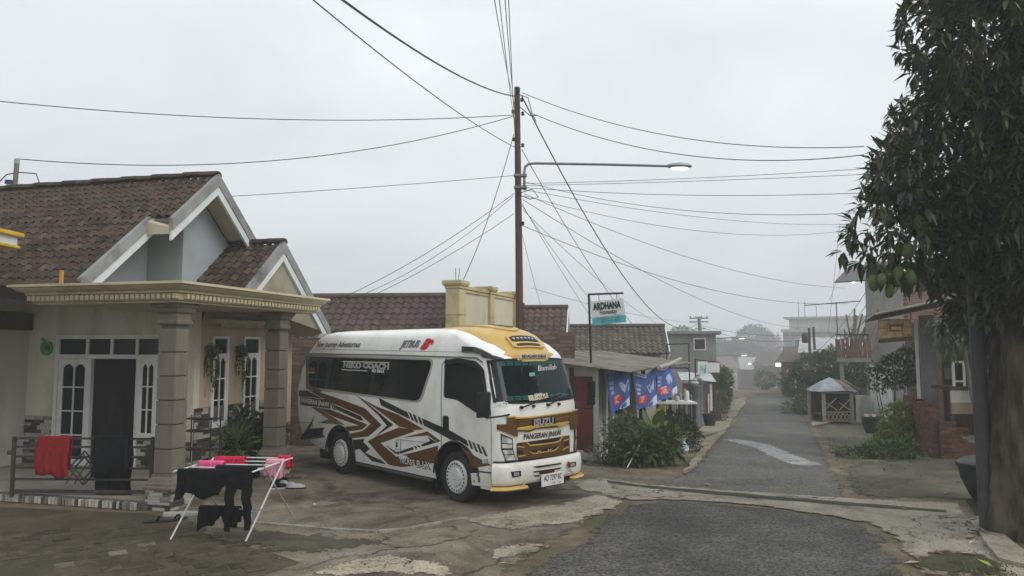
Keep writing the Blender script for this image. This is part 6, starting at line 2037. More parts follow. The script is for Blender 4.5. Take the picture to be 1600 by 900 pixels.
q = [Vector((6.205, 24, 1.739)) - Vector((o_.x, 24.0, o_.z)), Vector((6.546, 24, 1.739)) - Vector((o_.x, 24.0, o_.z)), Vector((6.536, 24, 1.315)) - Vector((o_.x, 24.0, o_.z)), Vector((6.196, 24, 1.315)) - Vector((o_.x, 24.0, o_.z))]
b2 = MB().prism([p + Vector((0, -.03, 0)) for p in q], [p + Vector((0, .0, 0)) for p in q]).build('board', M_FRAMEW, s2)
q2 = [q[0].lerp(q[2], .5) + (p - q[0].lerp(q[2], .5)) * .62 for p in q]
MB().prism([p + Vector((0, -.036, -.03)) for p in q2], [p + Vector((0, -.03, -.03)) for p in q2]).build('picture', mat('teal picture', (0.03, 0.25, 0.27), (0.45, 0.6, 0.58), scale=9, lo=.45, hi=.55), b2)
q = [Vector((6.555, 24, 1.696)) - Vector((o_.x, 24.0, o_.z)), Vector((6.929, 24, 1.696)) - Vector((o_.x, 24.0, o_.z)), Vector((6.921, 24, 1.378)) - Vector((o_.x, 24.0, o_.z)), Vector((6.549, 24, 1.378)) - Vector((o_.x, 24.0, o_.z))]
MB().prism([p + Vector((0, -.025, 0)) for p in q], [p + Vector((0, .0, 0)) for p in q]).build('blank_board', M_FRAMEW, s2)
MB().tube([Vector((6.099, 24, 1.802)) - Vector((o_.x, 24.0, o_.z)), Vector((6.95, 24, 1.717)) - Vector((o_.x, 24.0, o_.z))], .016, 6).build('bracket', M_IRON, s2)

# fence with turned stone pillars
M_PILL = mat('blue grey pillar', (0.10, 0.115, 0.125), (0.15, 0.165, 0.175), rough=.85, scale=4, bump=.3, bscale=30)
pil = [(1064, 674, .85), (1072, 673, 1.0), (1078, 671, .95), (1086, 668, 1.35), (1092, 664, 1.45)]
for k, (px_, py_, h_) in enumerate(pil):
    pass
PIL = [((5.212, 22.396, -0.367), .95, .07), ((5.478, 22.924, -0.389), 1.05, .08), ((5.756, 23.478, -0.413), 1.0, .08), ((6.092, 24.067, -0.438), 1.40, .16), ((6.62, 25.609, -0.5), 1.55, .15)]
for k, (p, h_, r_) in enumerate(PIL):
    t = thing('fence_pillar', ['slim blue grey fence pillar nearest the shop', 'second slim blue grey fence pillar from the shop', 'third slim blue grey fence pillar from the shop', 'thick blue grey fence pillar with pale finial', 'farther thick blue grey fence pillar beside the tin shed'][k], 'pillar', p, 0, 'fence pillars beside the lane')
    MB().lathe([(r_ * 1.15, -.1), (r_ * 1.15, .12), (r_, .16), (r_, h_ - .1), (r_ * 1.2, h_ - .06), (r_ * 1.2, h_)], 10).build('shaft', M_PILL, t, smooth=True)
    MB().lathe([(r_ * .7, h_), (r_ * .95, h_ + .06), (r_ * .5, h_ + .14), (r_ * .55, h_ + .18), (r_ * .1, h_ + .26)], 10).build('finial', mat('pale finial', (0.36, 0.37, 0.37), (0.28, 0.28, 0.28), scale=6), t, smooth=True)
fr_ = thing('iron_fence', 'low dark iron railing between the fence pillars', 'railing', (0, 0, 0))
fa, fb = Vector((4.4, 21.3, -.34)), Vector((6.6, 25.9, -.5))
for z in (.25, .85):
    MB().tube([fa + Vector((0, 0, z)), fb + Vector((0, 0, z))], .018, 5).build('rail', M_IRON, fr_)
for k in range(17):
    p = fa.lerp(fb, k / 16)
    MB().tube([p, p + Vector((0, 0, 1.0))], .012, 5).build('baluster', M_IRON, fr_)
wt_ = thing('work_table', 'white topped table with clutter under the shop roof', 'table', (3.865, 19, 0.796))
MB().box(-.6, .9, -.4, .4, -.03, .02).build('top', M_FRAMEW, wt_)
for x in (-.55, .85): MB().box(x - .03, x + .03, -.3, -.24, -1.0, -.03).build('leg', M_TIMB, wt_)
for k, (x, h_) in enumerate(((-.3, .18), (.1, .25), (.45, .16), (.7, .3))):
    j = MB().lathe([(.05, .02), (.07, .08), (.06, h_ * .8), (.03, h_)], 8, (x, -.1, 0)).build('jar', [M_FRAMEW, M_TIMB, M_SILV, M_FRAMEW][k], None, smooth=True)
    j.location = wt_.location
    tag(j, ['white jar at the left end of the shop table', 'dark tall jar on the shop table', 'small silver jar on the shop table', 'tall pale bottle at the right end of the shop table'][k], 'jar')

# tin roofed shed
sh = thing('tin_shed', 'small shed with pale tin roof and purple posts beyond the pillars', 'shed', (7.304, 29, -0.284))
o_ = Vector((7.304, 29, -0.284))
M_TIN = mat('pale tin sheet', (0.42, 0.44, 0.44), (0.34, 0.35, 0.35), rough=.55, scale=3, metal=.2, dirt=(0.22, 0.20, 0.17), dscale=2)
M_RUST = mat('rusty board', (0.16, 0.085, 0.05), (0.22, 0.13, 0.08), scale=4, stretch=(4, 4, .5))
for k in range(5):
    a = Vector((6.788, 29, 0.886)) - o_
    d = (Vector((8.2, 29, 0.81)) - o_ - a) / 5
    up = Vector((.25, 1.7, .25))
    P = [a + d * k, a + d * (k + 1.03), a + d * (k + 1.03) + up, a + d * k + up]
    lift = Vector((0, 0, .012 * (k % 2)))
    MB().prism([p + lift for p in P], [p + lift + Vector((0, 0, .02)) for p in P]).build('roof_sheet', M_TIN, sh)
a, c = Vector((6.908, 29.3, 0.769)) - o_, Vector((7.894, 29.3, 0.717)) - o_
for k in range(8):
    p, q = a.lerp(c, k / 8), a.lerp(c, (k + .94) / 8)
    MB().box(p.x, q.x, p.y, p.y + .03 + .008 * (k % 2), -.6, p.z - .02).build('wall_board', M_RUST, sh)
for k, x in enumerate((1105, 1111, 1117)):
    pass
for k, p in enumerate(((7.838, 29, 0.733), (8.075, 29.3, 0.717), (8.315, 29.6, 0.701))):
    q = Vector(p) - o_
    MB().box(q.x - .04, q.x + .04, q.y, q.y + .08, -.6, q.z).build('post', [mat('purple paint', (0.09, 0.05, 0.11), rough=.7), M_FRAMEW, M_TIMB][k], sh)

# plants and pots beside the shop
POTM = [mat('black pot', (0.02, 0.02, 0.022), (0.035, 0.033, 0.03), rough=.6, scale=6), mat('brown pot', (0.09, 0.045, 0.03), (0.13, 0.07, 0.045), rough=.8, scale=6)]


def pot(base, r, h, m_, label, name='flower_pot', rim=True):
    t = thing(name, label, 'pot', base)
    MB().lathe([(r * .62, 0), (r * .85, h * .35), (r, h * .8), (r * 1.02, h * .9), (r * 1.1, h * .92), (r * 1.1, h), (r * .92, h), (r * .88, h * .86)], 16).build('bowl', m_, t, smooth=True)
    MB().lathe([(r * .9, h * .84), (r * .5, h * .88)], 12).build('soil', M_GUT, t, smooth=True)
    return t


pot((6.58, 24.147, -0.447), .22, .45, POTM[0], 'black pot standing on the left footpath with a white stake')
pot((7.525, 26.733, -0.552), .2, .4, POTM[1], 'brown pot beside the black pot on the left footpath')
stk = MB().tube([(0, 0, .3), (0, 0, 1.1)], .025, 6).build('stake', M_FRAMEW, None)
stk.location = (6.638, 24.434, -0.458)
tag(stk, 'white stake standing up out of the black pot', 'stake')
shrub('potted_shrub', 'small pale shrub in front of the brown pot', 'plant', (7.699, 26.764, -0.555), [(0, 0, .35, .25, .25, .35)], 260, .12, .05, M_LEAFG, 3)
PLN = [
    ('shrub', 'grey green tangled heap of cuttings against the shop wall', (1.979, 14.26, -0.052), [(0, .1, .35, .3, .3, .55), (-.25, 0, .12, .3, .3, .25), (.2, -.1, .08, .3, .25, .18)], 900, .10, .03, M_LEAFG),
    ('shrub', 'dark leafy bush at the front of the shop planting', (2.429, 14.112, -0.052), [(0, 0, .24, .38, .35, .28), (.1, .1, .42, .26, .3, .2)], 420, .2, .085, M_LEAFM),
    ('shrub', 'tall loose bush with pale leaves beside the shop post', (2.252, 14.648, -0.065), [(0, 0, .45, .3, .3, .34), (.1, .1, .72, .2, .2, .2)], 260, .2, .085, M_LEAFG),
    ('shrub', 'low dark bush with drooping leaves on the road side of the planting', (2.829, 14.315, -0.061), [(0, 0, .3, .45, .35, .35), (.25, .1, .45, .25, .25, .25)], 650, .2, .085, M_LEAFM),
    ('shrub', 'feathery dark green bush beside the blue plastic bag', (3.944, 16.857, -0.154), [(0, 0, .42, .38, .4, .4), (.2, .1, .3, .3, .3, .3)], 1000, .13, .03, M_LEAFD),
    ('shrub', 'tall dark bush in the middle of the shop planting', (3.463, 16.542, -0.138), [(0, .2, .3, .4, .35, .3), (-.2, .1, .45, .22, .25, .2)], 330, .22, .09, M_LEAFM),
    ('shrub', 'bush growing up under the farthest banner', (4.22, 19.017, -0.234), [(0, 0, .35, .35, .4, .32), (.1, .2, .55, .22, .3, .2)], 260, .22, .09, M_LEAFG),
]
for k, (nm, lb, bs, bl, n_, L_, W_, m_) in enumerate(PLN):
    shrub(nm, lb, 'shrub', bs, bl, n_, L_, W_, m_, 70 + k, 5, 'plants in front of the shop')
# broad leafed plant
bl_ = thing('broad_leaf_plant', 'broad paddle leafed plant standing up behind the shop bushes', 'plant', (3.078, 15.771, -0.107))
for k, (a, l, t_) in enumerate(((.2, .9, .1), (1.9, .8, .35), (3.4, .7, .5), (5.0, .85, .3))):
    m = MB()
    d = Vector((cos(a) * t_, sin(a) * t_, 1)).normalized()
    s_v = d.cross(Vector((sin(a) + .2, -1, 0))).normalized()
    b0 = d * .45
    V = []
    for i in range(7):
        q = i / 6
        w = .17 * sin(pi * min(1, q * .92 + .08)) ** .7
        c0 = b0 + d * l * .75 * q + Vector((cos(a), sin(a), 0)) * .12 * q * q
        V += [c0 - s_v * w, c0 + Vector((0, .02, 0)), c0 + s_v * w]
    m.add(V, [(3 * i + j, 3 * i + j + 1, 3 * i + j + 4, 3 * i + j + 3) for i in range(6) for j in range(2)])
    m.build('leaf', M_LEAFY if k == 0 else M_LEAFM, bl_, smooth=True)
    MB().tube([(0, 0, 0), b0], .015, 5).build('stalk', M_STEM, bl_)
bag = MB()
R = random.Random(5)
bag.loft([[(r_ * cos(a) * R.uniform(.8, 1.2), r_ * .8 * sin(a) * R.uniform(.8, 1.2), z) for a in [2 * pi * k / 9 for k in range(9)]] for r_, z in ((.12, 0), (.17, .08), (.15, .18), (.06, .26), (.09, .33))])
bo = bag.build('plastic_bag', mat('blue white plastic', (0.12, 0.22, 0.32), (0.5, 0.55, 0.6), scale=7, lo=.45, hi=.55, rough=.4), None, smooth=True)
bo.location = (3.819, 16.326, -0.134)
tag(bo, 'crumpled blue and white plastic bag at the edge of the bushes', 'bag')
for k, (p, l_) in enumerate((((4.5, 18.388, -0.215), 'pale loose concrete plank lying on the left footpath'), )):
    pk = MB().box(-.1, .1, -.75, .75, 0, .08).build('loose_plank', M_SLAB, None, bevel=.01)
    pk.location = p
    pk.rotation_euler = (.0, 0, -.5)
    tag(pk, l_, 'plank')
pvc = MB().tube([(0, 0, 0), (0, 0, .42)], .05, 10).build('pipe_stub', M_FRAMEW, None, smooth=True)
pvc.location = (1.571, 15.411, -0.08)
tag(pvc, 'short white pipe stub sticking up in front of the maroon door', 'pipe')
stx = MB().tube([(0, 0, .03), (.35, .3, .5)], .012, 5).build('white_stick', M_FRAMEW, None)
stx.location = (2.162, 13.68, -0.04)
tag(stx, 'thin white stick leaning in the shop bushes', 'stick')
R = random.Random(12)
for k, p in enumerate(((1.382, 14.977, -0.065), (1.604, 14.603, -0.058), (1.345, 15.612, -0.083))):
    rk = MB()
    rk.loft([[(r_ * cos(a) * R.uniform(.8, 1.2), r_ * sin(a) * R.uniform(.8, 1.2), z) for a in [2 * pi * q / 8 for q in range(8)]] for r_, z in ((.16, -.03), (.2, .06), (.14, .15), (.06, .19))])
    ro = rk.build('stone_block', M_CONC, None, smooth=False)
    ro.location = p
    tag(ro, ['rough concrete lump below the maroon door', 'smaller concrete lump in front of the maroon door', 'concrete lump beside the front of the bus'][k], 'stone')


# ================================================================ RIGHT SIDE
# ---- mango tree
mango = thing('mango_tree', 'big mango tree hung with green fruit at the right edge', 'tree', (6.25, 8.75, 0))
M_MBARK = mat('mossy mango bark', (0.024, 0.018, 0.013), (0.13, 0.10, 0.075), rough=.95, scale=6, bump=1.0, bscale=22, stretch=(1, 1, .3), dirt=(0.03, 0.034, 0.012), dscale=1.8, dlo=.44, dhi=.58)
tk = MB()
PROF = [(.08, -.05, -.1, .60), (.04, -.02, .3, .50), (0, 0, .9, .42), (.02, .02, 1.6, .38), (.08, .05, 2.3, .37), (.12, .08, 3.0, .40), (.15, .1, 3.5, .36)]
rr = []
for k in range(61):                              # fluted, lumpy trunk
    q = k / 60 * 5.999
    i = int(q)
    x, y, z, r = [PROF[i][j] + (PROF[i + 1][j] - PROF[i][j]) * (q - i) for j in range(4)]
    ring = []
    for m_ in range(64):
        a = 2 * pi * m_ / 64
        v = Vector((cos(a) * 2.6, sin(a) * 2.6, z * .9))
        w = 1 + .12 * sin(3 * a + z) + .10 * mnoise.noise(v) + .10 * mnoise.noise(Vector((v.x * 3.2, v.y * 3.2, v.z * 1.5))) + .05 * mnoise.noise(Vector((v.x * 7, v.y * 7, v.z * 6)))
        ring.append((x + r * w * cos(a), y + r * w * sin(a), z))
    rr.append(ring)
tk.loft(rr)
trunk = tk.build('trunk', M_MBARK, mango, smooth=True)
LIMBS = [[(.1, .1, 3.0), (-.5, .1, 3.7), (-1.2, 0, 4.1), (-1.9, -.1, 4.2)], [(.1, .1, 3.2), (-.3, -.4, 4.3), (-.8, -.8, 5.2), (-1.2, -.9, 6.2)], [(.1, .1, 3.2), (.5, .3, 4.6), (.3, .4, 6.0), (.1, .3, 7.4)], [(.1, .1, 3.0), (-.6, .9, 3.8), (-.6, 1.4, 4.4), (-.6, 1.7, 5.2)], [(.1, .1, 3.1), (.9, -.3, 4.0), (1.6, -.4, 4.8), (2.2, -.5, 5.2)], [(.1, .1, 3.0), (-.2, -.9, 3.5), (-.5, -1.5, 3.9), (-.9, -1.8, 4.6)], [(.1, .1, 2.9), (-.4, .8, 3.1), (-.4, 1.2, 3.0), (-.2, 1.4, 2.95)]]
for pts in LIMBS:
    MB().tube(pts, [.17, .12, .07, .03], 8).build('limb', M_MBARK, trunk, smooth=True)
BL = [(-.75, -.3, 4.5, 1.05, 1.0, .95), (-.98, .05, 3.6, .72, .75, .62), (-.7, -.9, 5.8, 1.1, 1.0, 1.0), (.15, .3, 6.6, 1.1, 1.1, 1.2), (.0, 1.2, 5.0, .9, 1.0, 1.1), (.9, -.2, 5.2, 1.3, 1.3, 1.3), (.3, -1.2, 4.3, 1.0, .8, .9), (.35, .3, 7.8, 1.2, 1.2, .9), (1.4, .4, 3.6, 1.1, 1.2, 1.0), (.1, 1.1, 3.25, .7, .8, .55), (.6, 1.2, 2.95, .85, .9, .7), (-.25, -.6, 3.55, .7, .7, .55), (1.2, -.8, 2.75, .6, .7, .55), (.85, .9, 2.2, .5, .5, .45)]
M_MANGOL = leaf_mat('mango leaf', (0.02, 0.03, 0.010), (0.085, 0.10, 0.03), rough=.36, scale=5, trans=.2, spec=.6)
M_MANGOY = leaf_mat('young mango leaf', (0.10, 0.14, 0.02), (0.18, 0.22, 0.04), rough=.4, scale=5)


def rosette(mb, R, p, d, n, L):
    for q in range(n):
        a = 2 * pi * q / n + R.uniform(-.4, .4)
        u = d.cross(Vector((0, 0, 1)))
        if u.length < .05: u = Vector((1, 0, 0))
        u.normalize()
        w = d.cross(u).normalized()
        dr = (d * R.uniform(.15, .9) + (u * cos(a) + w * sin(a)) + Vector((0, 0, -.45))).normalized()
        s = R.uniform(.65, 1.2)
        leaf(mb, p + dr * .02, dr, Vector((0, 0, 1)), L * s, L * .32 * s, .12, R.uniform(.05, .3))


R = random.Random(21)
crown = MB()
outer = []
BL += [(-1.72, -.3, 3.75, .5, .6, .72), (-1.35, -.2, 4.3, .6, .6, .5), (-.45, -.5, 2.85, .42, .5, .38), (.1, -.9, 3.25, .8, .6, .6), (.55, -.7, 2.95, .65, .6, .6), (-.1, -.8, 4.9, 1.0, .8, 1.0), (.5, -1.0, 6.3, 1.1, .9, 1.2), (-.45, -.6, 3.9, .8, .7, .6), (.0, -.9, 7.3, 1.2, .9, 1.0), (.9, -.7, 2.5, .5, .5, .5), (.35, .2, 2.75, .7, .7, .5)]
vol = sum(b[3] * b[4] * b[5] for b in BL)
for b in BL:
    for _ in range(int(4600 * b[3] * b[4] * b[5] / vol)):
        v = rand_dir(R)
        q = (.35 + .65 * R.random() ** .5) * (1 + .22 * mnoise.noise(v * 2.2 + Vector((b[0], b[1], b[2]))))
        p = Vector((b[0] + v.x * b[3] * q, b[1] + v.y * b[4] * q, b[2] + v.z * b[5] * q))
        wp_ = p + Vector((6.25, 8.75, 0))
        if wp_.x / wp_.y > .80 and R.random() < .45: continue
        # keep the outline seen from the lane: nothing hangs over the lane
        if wp_.x < 3.92 + .05 * max(0, wp_.z - 4): continue
        outer.append((p, (v + Vector((-.1, -.15, -.1))).normalized()))
outer.sort(key=lambda e: e[0].y + .4 * e[0].x + R.random() * .6)
near = outer[:40]
for (p, d) in outer[40:]:
    rosette(crown, R, p, d, R.choice((6, 7, 8)), R.uniform(.19, .27))
tag(crown.build('crown', M_MANGOL, mango), kind='stuff')
lone = MB()
leaf(lone, Vector((0, 0, 0)), Vector((0, 1, 0)), Vector((0, 0, 1)), .20, .055, .12, .15)
lone_o = lone.build('leaf', M_MANGOL, mango)
k = 0
for (p, d) in near:
    for q in range(7):
        o = lone_o if k == 0 else lone_o.copy()
        if k: COL.objects.link(o)
        o.location = p
        dr = (d * .4 + rand_dir(R) + Vector((0, -.1, -.4))).normalized()
        o.rotation_euler = dr.to_track_quat('Y', 'Z').to_euler()
        s = R.uniform(.8, 1.2)
        o.scale = (s, s, s)
        k += 1
sprig = MB()
for p in (Vector((-.62, -.4, 3.30)), Vector((.28, -.9, 4.55)), Vector((-1.0, -.3, 4.25))):
    rosette(sprig, R, p, Vector((-.2, -.6, -.3)).normalized(), 6, .16)
tag(sprig.build('young_leaves', M_MANGOY, mango), kind='stuff')
# fruit, each hanging on its own stalk
M_FRUIT = mat('green mango skin', (0.06, 0.092, 0.03), (0.10, 0.135, 0.045), rough=.45, scale=7, rnd=.12)
FR = [(4.203, 8.3, 2.997), (4.249, 8.2, 3.025), (4.396, 8.35, 3.076), (4.456, 8.4, 2.99), (4.49, 8.3, 3.086), (4.582, 8.2, 3.054), (4.291, 8.45, 3.124), (4.385, 8.3, 2.9), (4.713, 8.2, 3.671), (4.698, 8.1, 4.114), (4.663, 8.1, 3.995), (4.538, 8.15, 3.351), (5.028, 8, 5.057), (5.106, 8, 5.004), (5.731, 7.9, 4.882), (5.769, 7.9, 4.786), (4.518, 8.3, 3.401)]
fm = MB()
fm.lathe([(.004, -.085), (.022, -.08), (.042, -.058), (.052, -.02), (.054, .012), (.046, .05), (.028, .075), (.006, .085)], 12)
f0 = fm.build('mango_fruit', M_FRUIT, mango, smooth=True)
st0 = MB().tube([(0, 0, .08), (.01, 0, .28), (-.01, .02, .55)], .005, 5).build('fruit_stalk', M_STEM, f0)
R = random.Random(9)
for k, p in enumerate(FR):
    o = f0 if k == 0 else f0.copy()
    if k: COL.objects.link(o)
    o.location = Vector(p) - Vector((6.25, 8.75, 0))
    o.rotation_euler = (R.uniform(-.2, .2), R.uniform(-.25, .25), R.uniform(0, 6))
    s = R.uniform(.9, 1.2)
    o.scale = (s, s, s)
    if k:
        c = st0.copy()
        COL.objects.link(c)
        c.parent = o
kb = MB()
kb.loft([[((.78 + e) * cos(a) * 1.0, (.78 + e) * sin(a), z) for a in [2 * pi * k / 20 for k in range(20)]] + [] for e, z in ((0, -.1), (0, .16), (-.10, .18))])
ko = kb.build('tree_kerb', M_STRIP, None, smooth=False)
ko.location = (6.45, 8.75, 0)
tag(ko, 'mossy concrete ring round the foot of the mango trunk', 'kerb')

# ---- grey pipe post
pp = thing('pipe_post', 'plain dark grey pipe post standing left of the mango trunk', 'post', (5.805, 8.962, 0))
MB().tube([(0, 0, -.1), (0, 0, 1.6), (-.01, 0, 3.5)], .085, 16).build('shaft', mat('grey pipe', (0.045, 0.047, 0.05), (0.065, 0.066, 0.066), rough=.6, scale=5), pp, smooth=True)
MB().lathe([(.15, 0), (.15, .03), (.1, .05)], 14).build('foot', M_CONC, pp)
# ---- black water barrel / planter
brl = thing('planter_bowl', 'big black bowl shaped planter with lid behind the grey pipe post', 'planter', (6.98, 10.6, -.02))
MB().lathe([(.22, 0), (.30, .12), (.40, .36), (.43, .52), (.46, .54), (.46, .58), (.42, .58)], 28).build('bowl', POTM[0], brl, smooth=True)
MB().lathe([(.44, .585), (.40, .62), (.30, .66), (.10, .69), (.02, .69)], 28).build('lid', M_GREYV, brl, smooth=True)
tag(sheet('ditch', [(6.661, 10.755, -0.018)[:2], (6.866, 10.9, -0.021)[:2], (6.928, 10.761, -0.019)[:2], (6.216, 9.622, -0.007)[:2], (6.063, 9.515, -0.007)[:2]], mat('drain opening dark', (0.012, 0.011, 0.008), (0.02, 0.018, 0.012), scale=6), .026, .8), 'flat black sheet painting the dark drain opening at the corner of the concrete crossing', kind='structure')  # near-black sheet paints the darkness of the drain opening, no hole is cut

# ---- stepped brick wall
M_BRICK = mat('red brick', (0.15, 0.058, 0.036), (0.22, 0.095, 0.058), rough=.9, scale=6, rnd=.3, bump=.5, bscale=40, dirt=(0.05, 0.045, 0.02), dscale=2.5, dlo=.46, dhi=.62)
brw = thing('brick_wall', 'stepped red brick wall at the corner of the right hand porch', 'wall', (0, 0, 0))
bm_ = MB().box(-.5, .5, -.5, .5, -.5, .5)
b0 = bm_.build('brick', M_BRICK, brw)
bme2 = b0.data
bpy.data.objects.remove(b0)
R = random.Random(31)


def brick_run(A, B, z0, ztop, th=.16, bl=.21, bh=.062):
    A, B = Vector(A), Vector(B)
    u = (B - A).normalized()
    L = (B - A).length
    n = Vector((u.y, -u.x))
    core = MB()
    # core follows the stepped top, slightly smaller than the bricks
    steps = 8
    for k in range(steps):
        q0, q1 = L * k / steps, L * (k + 1) / steps
        zt = min(ztop(q0), ztop(q1)) - .05
        P = [A + u * q0 - n * (th * .4), A + u * q1 - n * (th * .4), A + u * q1 + n * (th * .4), A + u * q0 + n * (th * .4)]
        core.prism([(p.x, p.y, z0) for p in P], [(p.x, p.y, zt) for p in P])
    core.build('mortar_core', M_MORTAR, brw)
    z, r = z0, 0
    while z < 1.5:
        x = -(.105 if r % 2 else 0)
        while x < L:
            q0, q1 = max(x, -.02), min(x + bl, L)
            x += bl
            if q1 - q0 < .05 or z + bh > ztop((q0 + q1) / 2) + .02: continue
            p = A + u * (q0 + q1) / 2 + n * R.uniform(-.006, .008)
            o = link('brick', bme2, brw)
            o.location = (p.x, p.y, z + bh / 2)
            o.rotation_euler = (0, 0, atan2(u.y, u.x) + R.uniform(-.01, .01))
            o.scale = (q1 - q0 - .01, th, bh - .011)
        z += bh
        r += 1


brick_run((9.28, 15.95), (10.25, 18.75), -.30, lambda q: .86 + (.10 if q > .5 else 0) + (.06 if q > 1.5 else 0))
brick_run((9.36, 15.88), (10.75, 15.45), -.25, lambda q: .66 if q < .22 else (.48 if q < .5 else (.20 if q < .9 else .08)))

# ---- porch house on the right
rp = thing('lean_to_porch', 'dim lean-to porch with concrete column behind the brick wall', 'porch', (9.6, 17.0, -.2), radians(-24))
o_ = Vector((9.6, 17.0, -.2))
M_DKWALL = mat('dim brick wall', (0.055, 0.03, 0.022), (0.085, 0.05, 0.036), rough=.95, scale=4, dirt=(0.07, 0.06, 0.05), dscale=1.2)
MB().box(.10, .40, .42, .72, 0, 3.2).build('column', M_CONC, rp, bevel=.01)
MB().box(-.02, .05, .40, .47, .4, 3.1).build('post', M_FRAMEW, rp)
MB().tube([(1.1, -.6, .1), (.95, -.55, 1.4), (.8, -.5, 2.95)], .045, 8).build('bamboo_prop', mat('grey bamboo', (0.16, 0.14, 0.105), (0.22, 0.19, 0.14), scale=5), rp, smooth=True)
MB().box(.9, 6.0, 3.6, 3.75, 0, 3.3).build('back_wall', M_DKWALL, rp)
MB().box(.95, 3.0, 3.5, 3.6, 1.55, 1.85).build('lintel', M_CONC, rp)
gr = MB().box(1.2, 1.75, 3.55, 3.6, 1.05, 1.52).build('window_opening', M_PANE, rp)
for k in range(6):
    MB().box(1.23 + k * .095, 1.25 + k * .095, 3.51, 3.54, 1.05, 1.52).build('bar', M_IRON, gr)
MB().box(.9, 6.0, -.2, 3.6, 0, .06).build('porch_floor', M_CONC, rp)
MB().box(4.2, 4.35, -.6, 3.6, 0, 3.3).build('side_wall', M_DKWALL, rp)
# corrugated roof
for k in range(5):
    m = MB()
    y0, y1 = -2.08 + k * 1.02, -2.08 + (k + 1) * 1.02 + .05
    xa, za, xb, zb = -.99, 3.16, 4.3, 4.3
    nseg = 12
    lo_, hi_ = [], []
    for i in range(nseg + 1):
        y = y0 + (y1 - y0) * i / nseg
        w = .018 * (1 if i % 2 else -1) + .006 * (k % 2)
        lo_.append((xa, y, za + w))
        hi_.append((xb, y, zb + w))
    V = lo_ + hi_ + [(p[0], p[1], p[2] - .02) for p in lo_] + [(p[0], p[1], p[2] - .02) for p in hi_]
    n = nseg + 1
    m.add(V, [(i, i + 1, n + i + 1, n + i) for i in range(nseg)] + [(2 * n + i, 2 * n + i + 1, 3 * n + i + 1, 3 * n + i) for i in range(nseg)] + [(i, i + 1, 2 * n + i + 1, 2 * n + i) for i in range(nseg)] + [(0, n, 3 * n, 2 * n), (n - 1, 2 * n - 1, 4 * n - 1, 3 * n - 1)])
    m.build('roof_sheet', M_ASB, rp)
MB().prism([(-.9, -1.98, 3.04), (3.8, -1.98, 4.05), (3.8, -1.98, 4.14), (-.9, -1.98, 3.13)], [(-.9, -1.90, 3.04), (3.8, -1.90, 4.05), (3.8, -1.90, 4.14), (-.9, -1.90, 3.13)]).build('eave_beam', M_TIMB, rp)
hs_ = thing('picture_sign', 'faded orange picture board hanging under the lean-to roof', 'sign', (7.948, 15.6, 2.422))
o2 = Vector((7.948, 15.6, 2.422))
c4 = [Vector((7.979, 15.6, 2.839)) - o2, Vector((8.69, 15.6, 2.853)) - o2, Vector((8.687, 15.6, 2.478)) - o2, Vector((7.976, 15.6, 2.422)) - o2]
sb_ = MB().prism(c4, [p + Vector((0, .04, 0)) for p in c4]).build('board', mat('faded orange picture', (0.20, 0.12, 0.055), (0.34, 0.24, 0.13), scale=7, lo=.4, hi=.6, detail=2), hs_)
cc = c4[0].lerp(c4[2], .5)
for (x0, x1, z0, z1, m_) in ((-.12, .15, -.07, .04, 'dark'), (-.16, .19, .04, .07, 'dark'), (-.10, .13, -.05, .02, 'pale')):
    MB().box(cc.x + x0, cc.x + x1, -.012 - (.004 if m_ == 'pale' else 0), -.003, cc.z + z0, cc.z + z1).build('house_picture', mat('brown print', (0.08, 0.04, 0.02)) if m_ == 'dark' else mat('tan print', (0.42, 0.30, 0.16), (0.3, .2, .1), scale=20), sb_)
MB().prism([c4[3], c4[2], c4[2] + Vector((0, 0, -.10)), c4[3] + Vector((0, 0, -.10))], [c4[3] + Vector((0, .04, 0)), c4[2] + Vector((0, .04, 0)), c4[2] + Vector((0, .04, -.10)), c4[3] + Vector((0, .04, -.10))]).build('lower_frame', M_TIMB, hs_)
for p in (c4[0], c4[1]): MB().tube([p + Vector((0, .02, 0)), p + Vector((0, .02, .22))], .01, 5).build('hanger', M_IRON, hs_)
wf = thing('window_frame', 'loose white window frame leaning on the porch table', 'window frame', (9.962, 16.3, 1.306))
for (x0, x1, z0, z1) in ((0, .05, 0, .62), (.23, .28, 0, .62), (.05, .23, .57, .62), (.05, .23, .14, .18), (.05, .23, 0, .04)):
    MB().box(x0, x1, 0, .04, z0, z1).build('frame_bar', M_FRAMEW, wf)
for (z0, z1) in ((.04, .14), (.18, .57)): MB().box(.05, .23, .015, .022, z0, z1).build('pane', M_PANE, wf)
tb = thing('porch_table', 'heavy table with white panel front on the right hand porch', 'table', (9.846, 16.3, 0.124))
MB().box(-.05, 1.3, -.1, .6, 1.15, 1.23).build('top', M_TIMB, tb)
MB().box(0, .62, -.08, -.04, .87, 1.15).build('white_panel', M_WWALL, tb)
MB().box(0, .62, -.085, -.04, .62, .865).build('wood_panel', mat('pale wood', (0.24, 0.17, 0.11), (0.3, 0.22, 0.15), scale=4, stretch=(1, 1, 6)), tb)
for (x, y) in ((.0, -.03), (.6, -.03), (1.2, -.03), (1.2, .5)): MB().box(x, x + .09, y, y + .09, 0, 1.15).build('leg', M_TIMB, tb)
shrub('hanging_fern', 'drooping fern hanging under the lean-to roof', 'plant', (8.812, 14.6, 2.855), [(0, 0, -.1, .25, .2, .2), (.05, 0, -.4, .22, .2, .3)], 200, .34, .05, M_LEAFG, 41, 0, up=-1.2)
shrub('hanging_fern', 'drooping fern hanging beside the top of the pipe post', 'plant', (6.264, 9.6, 2.783), [(0, 0, -.1, .22, .2, .25), (.05, 0, -.35, .2, .2, .2)], 160, .30, .045, M_LEAFG, 42, 0, up=-1.0)

